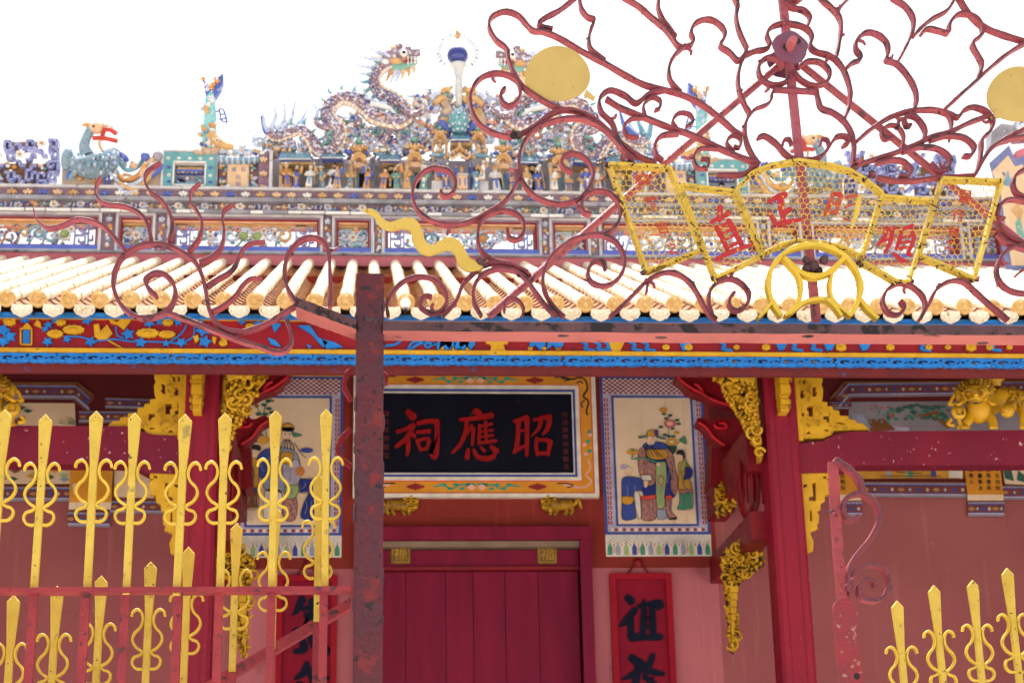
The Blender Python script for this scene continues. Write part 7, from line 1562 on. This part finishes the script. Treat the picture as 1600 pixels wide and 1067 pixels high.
# --- five wire mesh panels
def P2(crop, pts): return px(crop, pts)
BR = {'直': {'s': [('MA', REDCH, [[(805, 444, 22), (855, 420, 26), (915, 392, 30)], [(858, 360, 40), (856, 435, 28)], [(838, 478, 30), (870, 540, 28), (902, 608, 28)], [(908, 438, 32), (950, 510, 30), (990, 590, 28)], [(842, 486, 22), (910, 450, 22)], [(862, 522, 13), (930, 488, 13)], [(880, 558, 13), (948, 522, 13)], [(896, 598, 20), (985, 562, 20)], [(836, 668, 26), (930, 622, 28), (1045, 582, 20)]])]},
 '正明': {'s': [('MA', REDCH, [[(1150, 322, 26), (1200, 296, 30), (1245, 282, 38)], [(1215, 290, 40), (1225, 370, 36), (1240, 462, 28)], [(1235, 392, 30), (1276, 370, 32)], [(1150, 390, 18), (1178, 436, 30), (1188, 462, 14)], [(1190, 458, 22), (1260, 446, 28), (1340, 430, 20)]]),
  ('MB', REDCHF, [[(236, 290, 26), (206, 370, 32), (184, 436, 24)], [(240, 288, 24), (292, 296, 34), (276, 360, 32), (254, 434, 22)], [(214, 362, 16), (272, 352, 16)], [(186, 428, 24), (258, 416, 20)], [(328, 312, 18), (402, 300, 24)], [(318, 388, 12), (382, 360, 14)], [(308, 462, 9), (352, 484, 9)]]), ('MB', YELF, [[(426, 300, 24), (406, 420, 38), (370, 534, 16)]])]},
 '聰': {'s': [('MB', REDCH, [[(622, 528, 26), (602, 600, 32), (556, 654, 20)], [(662, 528, 28), (650, 620, 32), (608, 704, 24)], [(606, 548, 20), (692, 530, 18)], [(598, 622, 16), (652, 610, 16)], [(716, 548, 18), (804, 514, 26)], [(722, 570, 26), (704, 630, 28), (688, 684, 24)], [(800, 564, 28), (812, 612, 30), (768, 724, 26)], [(728, 602, 15), (792, 590, 15)], [(714, 642, 15), (784, 630, 15)], [(700, 682, 18), (766, 670, 18)], [(664, 718, 22), (716, 760, 34), (752, 772, 20)], [(764, 700, 18), (794, 732, 20)]])]}}
FR5 = [('left slanted panel', P2('MA', [(195, 108), (555, 128), (748, 615), (420, 748)]), [('林', 392, 190, 96, -.28), ('賓', 452, 335, 92, -.28), ('吉', 515, 478, 84, -.28), ('之', 570, 600, 80, -.28)], 'MA', 24),
       ('left inner panel', P2('MA', [(618, 232), (940, 272), (1112, 645), (825, 787)]), BR['直'], 'MA', 56),
       ('middle fan panel', P2('MA', [(948, 262), (1040, 165), (1150, 115), (1320, 88)])+P2('MB', [(120, 78), (230, 95), (350, 130), (470, 200), (582, 292), (440, 745), (300, 682), (150, 645), (20, 640)])+P2('MA', [(1320, 562), (1210, 590), (1112, 640)]), BR['正明'], 'MA', 50),
       ('right inner panel', P2('MB', [(590, 315), (955, 345), (775, 922), (690, 925), (430, 775)]), BR['聰'], 'MB', 50),
       ('right slanted panel', P2('MB', [(1008, 188), (1432, 207), (1240, 905), (850, 735)]), [('昌', 1185, 310, 112, .2), ('行', 1128, 440, 100, .2), ('白', 1100, 555, 88, .2), ('之', 1075, 650, 84, .2)], 'MB', 22)]
def inside(pl, x, y):
    c = False; j = len(pl)-1
    for i in range(len(pl)):
        if (pl[i][1] > y) != (pl[j][1] > y) and x < (pl[j][0]-pl[i][0])*(y-pl[i][1])/(pl[j][1]-pl[i][1])+pl[i][0]: c = not c
        j = i
    return c
def hexmesh(m, pl, Y, size, tilt, seed):
    r = random.Random(seed); ed = {}; h = size; xs = [a for a, b in pl]; ys = [b for a, b in pl]; cx, cy = sum(xs)/len(xs), sum(ys)/len(ys); jit = {}
    ct, st = math.cos(tilt), math.sin(tilt)
    def vert(x, y):
        k = (round(x*2), round(y*2))
        if k not in jit:
            X, Y_ = x+r.uniform(-.13, .13)*h, y+r.uniform(-.13, .13)*h
            X, Y_ = X+1.2*math.sin(y*.09+seed), Y_+1.0*math.sin(x*.08+seed)
            jit[k] = (cx+X*ct-Y_*st, cy+X*st+Y_*ct, r.uniform(-.006, .006))
        return k
    wx, wy = h*math.sqrt(3), h*1.5; N = int(130/wx)+2
    for j in range(-int(110/wy)-1, int(110/wy)+2):
        for i in range(-N, N):
            x = (i+(j % 2)*.5)*wx; y = j*wy; ks = [vert(x+h*math.sin(math.pi*k/3), y+h*math.cos(math.pi*k/3)) for k in range(6)]
            for a, b in zip(ks, ks[1:]+ks[:1]): ed[tuple(sorted((a, b)))] = 1
    for a, b in ed:
        p, q = jit[a], jit[b]
        if inside(pl, p[0], p[1]) and inside(pl, q[0], q[1]) or (r.random() < .5 and inside(pl, (p[0]+q[0])/2, (p[1]+q[1])/2)):
            m.tube([P(p[0], p[1], Y+p[2]), P(q[0], q[1], Y+q[2])], (.00105 if r.random() < .75 else .0016), WIREM, 4, False, False)
for i, (nm, pl, chs, crop, _) in enumerate(FR5):
    m = MB(); n = len(pl)
    for k in range(n):
        a, b = pl[k], pl[(k+1) % n]; pw = [P(a[0]+(b[0]-a[0])*t/5, a[1]+(b[1]-a[1])*t/5, YG) for t in range(6)]
        m.strip(pw, 5.2*MG, .04, YELF, .1)
        if R.random() < .8: weld(m, pw[0], .012)
        for t in range(int(math.hypot(b[0]-a[0], b[1]-a[1])/7)):   # frayed wire ends twisted round the frame
            u = R.random(); c = P(a[0]+(b[0]-a[0])*u, a[1]+(b[1]-a[1])*u, YG-.022); m.tube([c, c+V((R.uniform(-.016, .016), R.uniform(-.01, .01), R.uniform(-.016, .016)))], .0022, YELF if R.random() < .6 else IROND, 4, False, False)
    fo = m.build('mesh_frame', GA)
    m = MB(); hexmesh(m, pl, YG-.024, 5.6, (-.05, .1, .03, -.08, -.1)[i], i+3); m.build('wire_mesh', fo, kind='stuff')
    if isinstance(chs, dict):
        for cp_, mt, st in chs['s']: m = MB(); brush(m, lambda x, y: P(x, y, YG-.031), cp_, st, mt, .005); m.build('character', fo)
        continue
    for ch, x, y, sz, sk in chs:
        (a, b), = px(crop, [(x, y)]); s = CROPS[crop][2]*sz*MPP(a, b, YG); m = MB()
        put_glyph(m, ch, P(a, b, YG-.03), s, REDCH if sz > 150 else REDCHF, .004/s, .028 if sz > 150 else .012, V((math.cos(sk*.6), 0, math.sin(sk*.6)*-1)), V((sk*.9, 0, 1)))
        m.build('character', fo)
# ------------------------------------------------------------------ sun-and-flame scroll left of the post
YS = YG-.2
LT = dict(Y=YS)
SUNP = GA
for c, pts, tp in (('F', [(935, 320), (885, 272), (868, 222), (908, 186), (970, 184), (1028, 235), (1045, 310), (1010, 390), (930, 438), (830, 445), (742, 392), (690, 310), (676, 220), (712, 110), (790, 40), (890, 8), (1000, 18), (1090, 58), (1160, 112), (1200, 185), (1222, 270), (1235, 350), (1262, 440), (1315, 500), (1400, 530), (1500, 518), (1620, 465), (1720, 400), (1790, 360)], 0),
                   ('F', [(990, 415), (1100, 452), (1200, 492), (1400, 572), (1550, 618), (1640, 650), (1700, 640), (1735, 590), (1722, 500), (1705, 460)], 0),
                   ('L', [(750, 890), (718, 850), (665, 788), (600, 732), (520, 705), (450, 702), (365, 740), (285, 750), (222, 705), (203, 640)], 1), ('L', [(905, 830), (880, 730), (830, 662), (740, 622), (640, 610), (582, 575), (572, 510), (602, 450)], 1),
                   ('L', [(1010, 830), (1030, 740), (1010, 660), (968, 590), (900, 540), (862, 470), (882, 410), (958, 363)], 1), ('L', [(1125, 890), (1188, 812), (1205, 730), (1180, 660), (1137, 600), (1140, 532), (1192, 483)], 1),
                   ('L', [(1190, 960), (1270, 918), (1320, 860), (1335, 770), (1325, 700), (1340, 642), (1395, 608)], 1), ('L2', [(560, 990), (660, 920), (780, 850), (860, 760), (900, 660), (960, 570), (1050, 530), (1165, 524)], 1),
                   ('F', [(1265, 412), (1330, 378), (1400, 318), (1440, 258), (1492, 214), (1562, 216)], 1), ('D', [(242, 662), (190, 580), (170, 480), (190, 382), (250, 302), (330, 273), (400, 300), (433, 370), (440, 480), (446, 600), (440, 692)], 0)):
    scroll(c, pts, 5.4 if not tp else 5.6, .034, None, YS, 'scroll' if not tp else 'flame', taper=bool(tp), spur=not tp)
for pts in ([(549, 578), (541, 588), (538, 605), (548, 626)], [(548, 671), (533, 688), (528, 704), (535, 719), (549, 729)], [(596, 583), (603, 590), (602, 600)]): scroll('PX', pts, 7, .03, BRK, YG+.08, 'scroll', spur=False)

# ------------------------------------------------------------------ spear fence left of the post
def spear(H_below, k=1.0):
    "one spear with two curls, built at the origin: tip at z = 0"
    t = thing('x', '', '', (0, 0, 0)); s = MG*k
    return t
def spear_parts(parent, s, below, tail_mat=YEL):
    "children of parent: shaft with flat spear head, two bent curls; tip at the parent's origin"
    o = ORG[parent.name]; d = .007
    m = MB(); prof = [(0, 0), (9.8, 11), (5.6, 78), (5.4, below), (-5.4, below), (-5.6, 78), (-9.8, 11)]
    m.bprism([o+V((a*s, -d, -b*s)) for a, b in prof], (0, 2*d, 0), YELF, .0022); m.build('shaft', parent)
    for sg in (-1, 1):
        m = MB(); q = cr([(sg*x, y) for x, y in ((25.5, 86), (23.5, 79), (17, 75.5), (10.5, 81), (8, 92), (11.5, 103), (19.5, 112), (22.5, 122), (18, 132), (11, 138), (6.5, 142), (11, 146), (18.5, 149), (21.5, 156), (19, 163), (13, 167), (5, 167))], 4)
        m.strip([o+V((v.x*s, -.002, -v.y*s)) for v in q], 3.6*s, .016, YEL, .05); m.build('curl', parent)
F1 = thing('spear_fence', 'yellow spear fence with red rail and bars left of the iron post', 'fence', P(270, 900, YG)*1 - V((0, 0, P(270, 900, YG).z)))
tips = [(8, 640), (72, 647), (151, 642), (211, 645), (290, 647), (352, 645), (431, 641), (510, 639)]
zr1, zr0 = P(270, 916, YG-.03).z, P(270, 924, YG-.03).z
proto = None
for i, (x, y) in enumerate([(-72, 644), (-145, 642), (-218, 643), (-290, 640), (-362, 642)]+tips):
    tp = P(x, y, YG)
    if proto is None:
        e = bpy.data.objects.new('spear', None); COL.objects.link(e); e.parent = F1; e.location = tp-ORG[F1.name]; ORG[e.name] = tp; spear_parts(e, MG, 272); proto = e
    else: c = copy_tree(proto, tp-ORG[F1.name], None, F1); c.rotation_euler = (R.uniform(-.02, .02), R.uniform(-.008, .008), R.uniform(-.05, .05)); c.scale = (R.uniform(.96, 1.05), 1, 1)
    m = MB(); w = .0115; m.box((tp.x-w, YG-.008, .1), (tp.x+w, YG+.012, zr0+.001), RAILM); m.build('bar', F1)
xr_ = P(556, 925, YG).x
m = MB(); n = 30; xl_ = P(-400, 925, YG).x
for i in range(n): m.box((xl_+(xr_-xl_)*i/n, YG-.028+R.uniform(-.001, .001), zr0+R.uniform(-.001, .001)), (xl_+(xr_-xl_)*(i+1)/n, YG+.024, zr1+R.uniform(-.001, .001)), RAILM)
m.build('rail', F1)
m = MB(); m.box((xl_, YG-.02, .3), (xr_, YG+.02, .33), IRON); m.build('rail', F1)
# gate leaf behind it: lower row of spears under a sloping top rail
YL = YG+.16
F2 = thing('gate_leaf', 'swung gate leaf, lower row of yellow spears rising toward the post', 'gate', P(300, 1000, YL) - V((0, 0, P(300, 1000, YL).z)))
tips2 = [(-44, 944), (22, 929), (90, 915), (159, 899), (236, 877), (295, 854), (370, 817), (430, 790), (499, 742)]
a_, b_ = P(548, 941, YL), P(330, 1069, YL)
sl2 = (a_.z-b_.z)/(a_.x-b_.x); proto2 = None
for i, (x, y) in enumerate(tips2):
    tp = P(x, y, YL); zb = max(.2, a_.z+(tp.x-a_.x)*sl2)
    e = bpy.data.objects.new('spear', None); COL.objects.link(e); e.parent = F2; e.location = tp-ORG[F2.name]; ORG[e.name] = tp
    s = MPP(300, 900, YL)
    if proto2 is None: spear_parts(e, s, (tp.z-zb)/s); proto2 = e
    else:
        spear_parts(e, s, (tp.z-zb)/s)
    m = MB(); w = .0115
    if zb > .3: m.box((tp.x-w, YL-.008, .1), (tp.x+w, YL+.012, zb-.002), RAILM); m.build('bar', F2)
m = MB(); ext = b_+(b_-a_)*1.2; nn = V((0, 0, .016)); m.prism([a_+nn, ext+nn, ext-nn, a_-nn], (0, .05, 0), RAILM)
for k in range(8): c = a_.lerp(b_, R.random()); m.ell(c+V((0, .001, 0)), (.014, .0025, .006), IRONE, 6, 4)
m.build('sloping_rail', F2)

# ------------------------------------------------------------------ right side: scrolled stile and four spears
ST = thing('gate_stile', 'rusty red gate stile with S scroll beside the right column', 'gate', P(1322, 1000, YG)-V((0, 0, P(1322, 1000, YG).z)))
m = MB(); a, b = P(1305, 1000, YG), P(1342, 1000, YG); zt = P(1322, 935, YG).z; r = (b.x-a.x)/2; cx = (a.x+b.x)/2
m.prism([V((a.x, YG-.01, 0)), V((b.x, YG-.01, 0))]+[V((cx+r*math.cos(t), YG-.01, zt-r*.9+r*.9*math.sin(t))) for t in [math.pi*k/10 for k in range(11)]], (0, .02, 0), mat('scuffed_red_plate', hx(132, 42, 50), hx(112, 46, 54), 16, .6, (hx(150, 108, 92), .3, 60, hx(70, 40, 44), .2), .35, 90)); m.build('plate', ST)
m = MB(); m.ell(P(1339, 1056, YG-.011), (.009, .004, .009), DARK, 8, 5); m.build('bolt_hole', ST)
m = MB(); q = [P(x, y, YG) for x, y in ((1301, 722), (1305, 800), (1310, 870), (1316, 940))]; m.tube(q, .02, IRONS, 4, True, False, .7); m.build('upright', ST)
for c, pts, t in (('T', [(345, 672), (400, 700), (460, 745), (510, 800), (532, 870), (528, 900)], 8), ('R', [(800, 205), (770, 225), (738, 205), (726, 170), (740, 125), (780, 100), (830, 103), (882, 145), (903, 210), (880, 282), (830, 350), (775, 420), (752, 490), (752, 570)], 6.5), ('R', [(762, 590), (770, 500), (815, 452), (880, 440), (935, 478), (950, 540), (925, 590), (870, 612), (815, 595), (803, 552), (832, 512), (872, 520), (882, 548)], 6)):
    scroll(c, pts, t, .04, IRONS, YG, 'scroll', ST, spur=False)
m = MB(); weld(m, P(1322, 905, YG), .014); weld(m, P(1300, 800, YG), .01); weld(m, P(1320, 915, YG), .012); m.build('weld', ST, kind='stuff')
YR2 = 5.5
F3 = thing('spear_fence', 'four yellow spears of the fence right of the scrolled red stile', 'fence', P(1490, 1000, YR2)-V((0, 0, P(1490, 1000, YR2).z)))
p3_ = None
for x, y in ((1401, 938), (1458.5, 914), (1519, 906), (1573, 887), (1636, 872), (1700, 860)):
    tp = P(x, y, YR2)
    if p3_ is None:
        p3_ = bpy.data.objects.new('spear', None); COL.objects.link(p3_); p3_.parent = F3; p3_.location = tp-ORG[F3.name]; ORG[p3_.name] = tp; spear_parts(p3_, MG, 420)
    else: c = copy_tree(p3_, tp-ORG[F3.name], None, F3); c.rotation_euler = (0, R.uniform(-.008, .008), R.uniform(-.05, .05)); c.scale = (R.uniform(.96, 1.06), 1, R.uniform(.97, 1.04))
    m = MB(); m.box((tp.x-.011, YR2-.008, .1), (tp.x+.011, YR2+.01, tp.z-420*MG+.002), IRON); m.build('bar', F3)
m = MB(); a = P(1380, 1000, YR2).x; m.box((a, YR2-.02, 1.6), (P(1730, 1000, YR2).x, YR2+.02, 1.63), IRON); m.build('rail', F3)
bpy.context.view_layer.update()
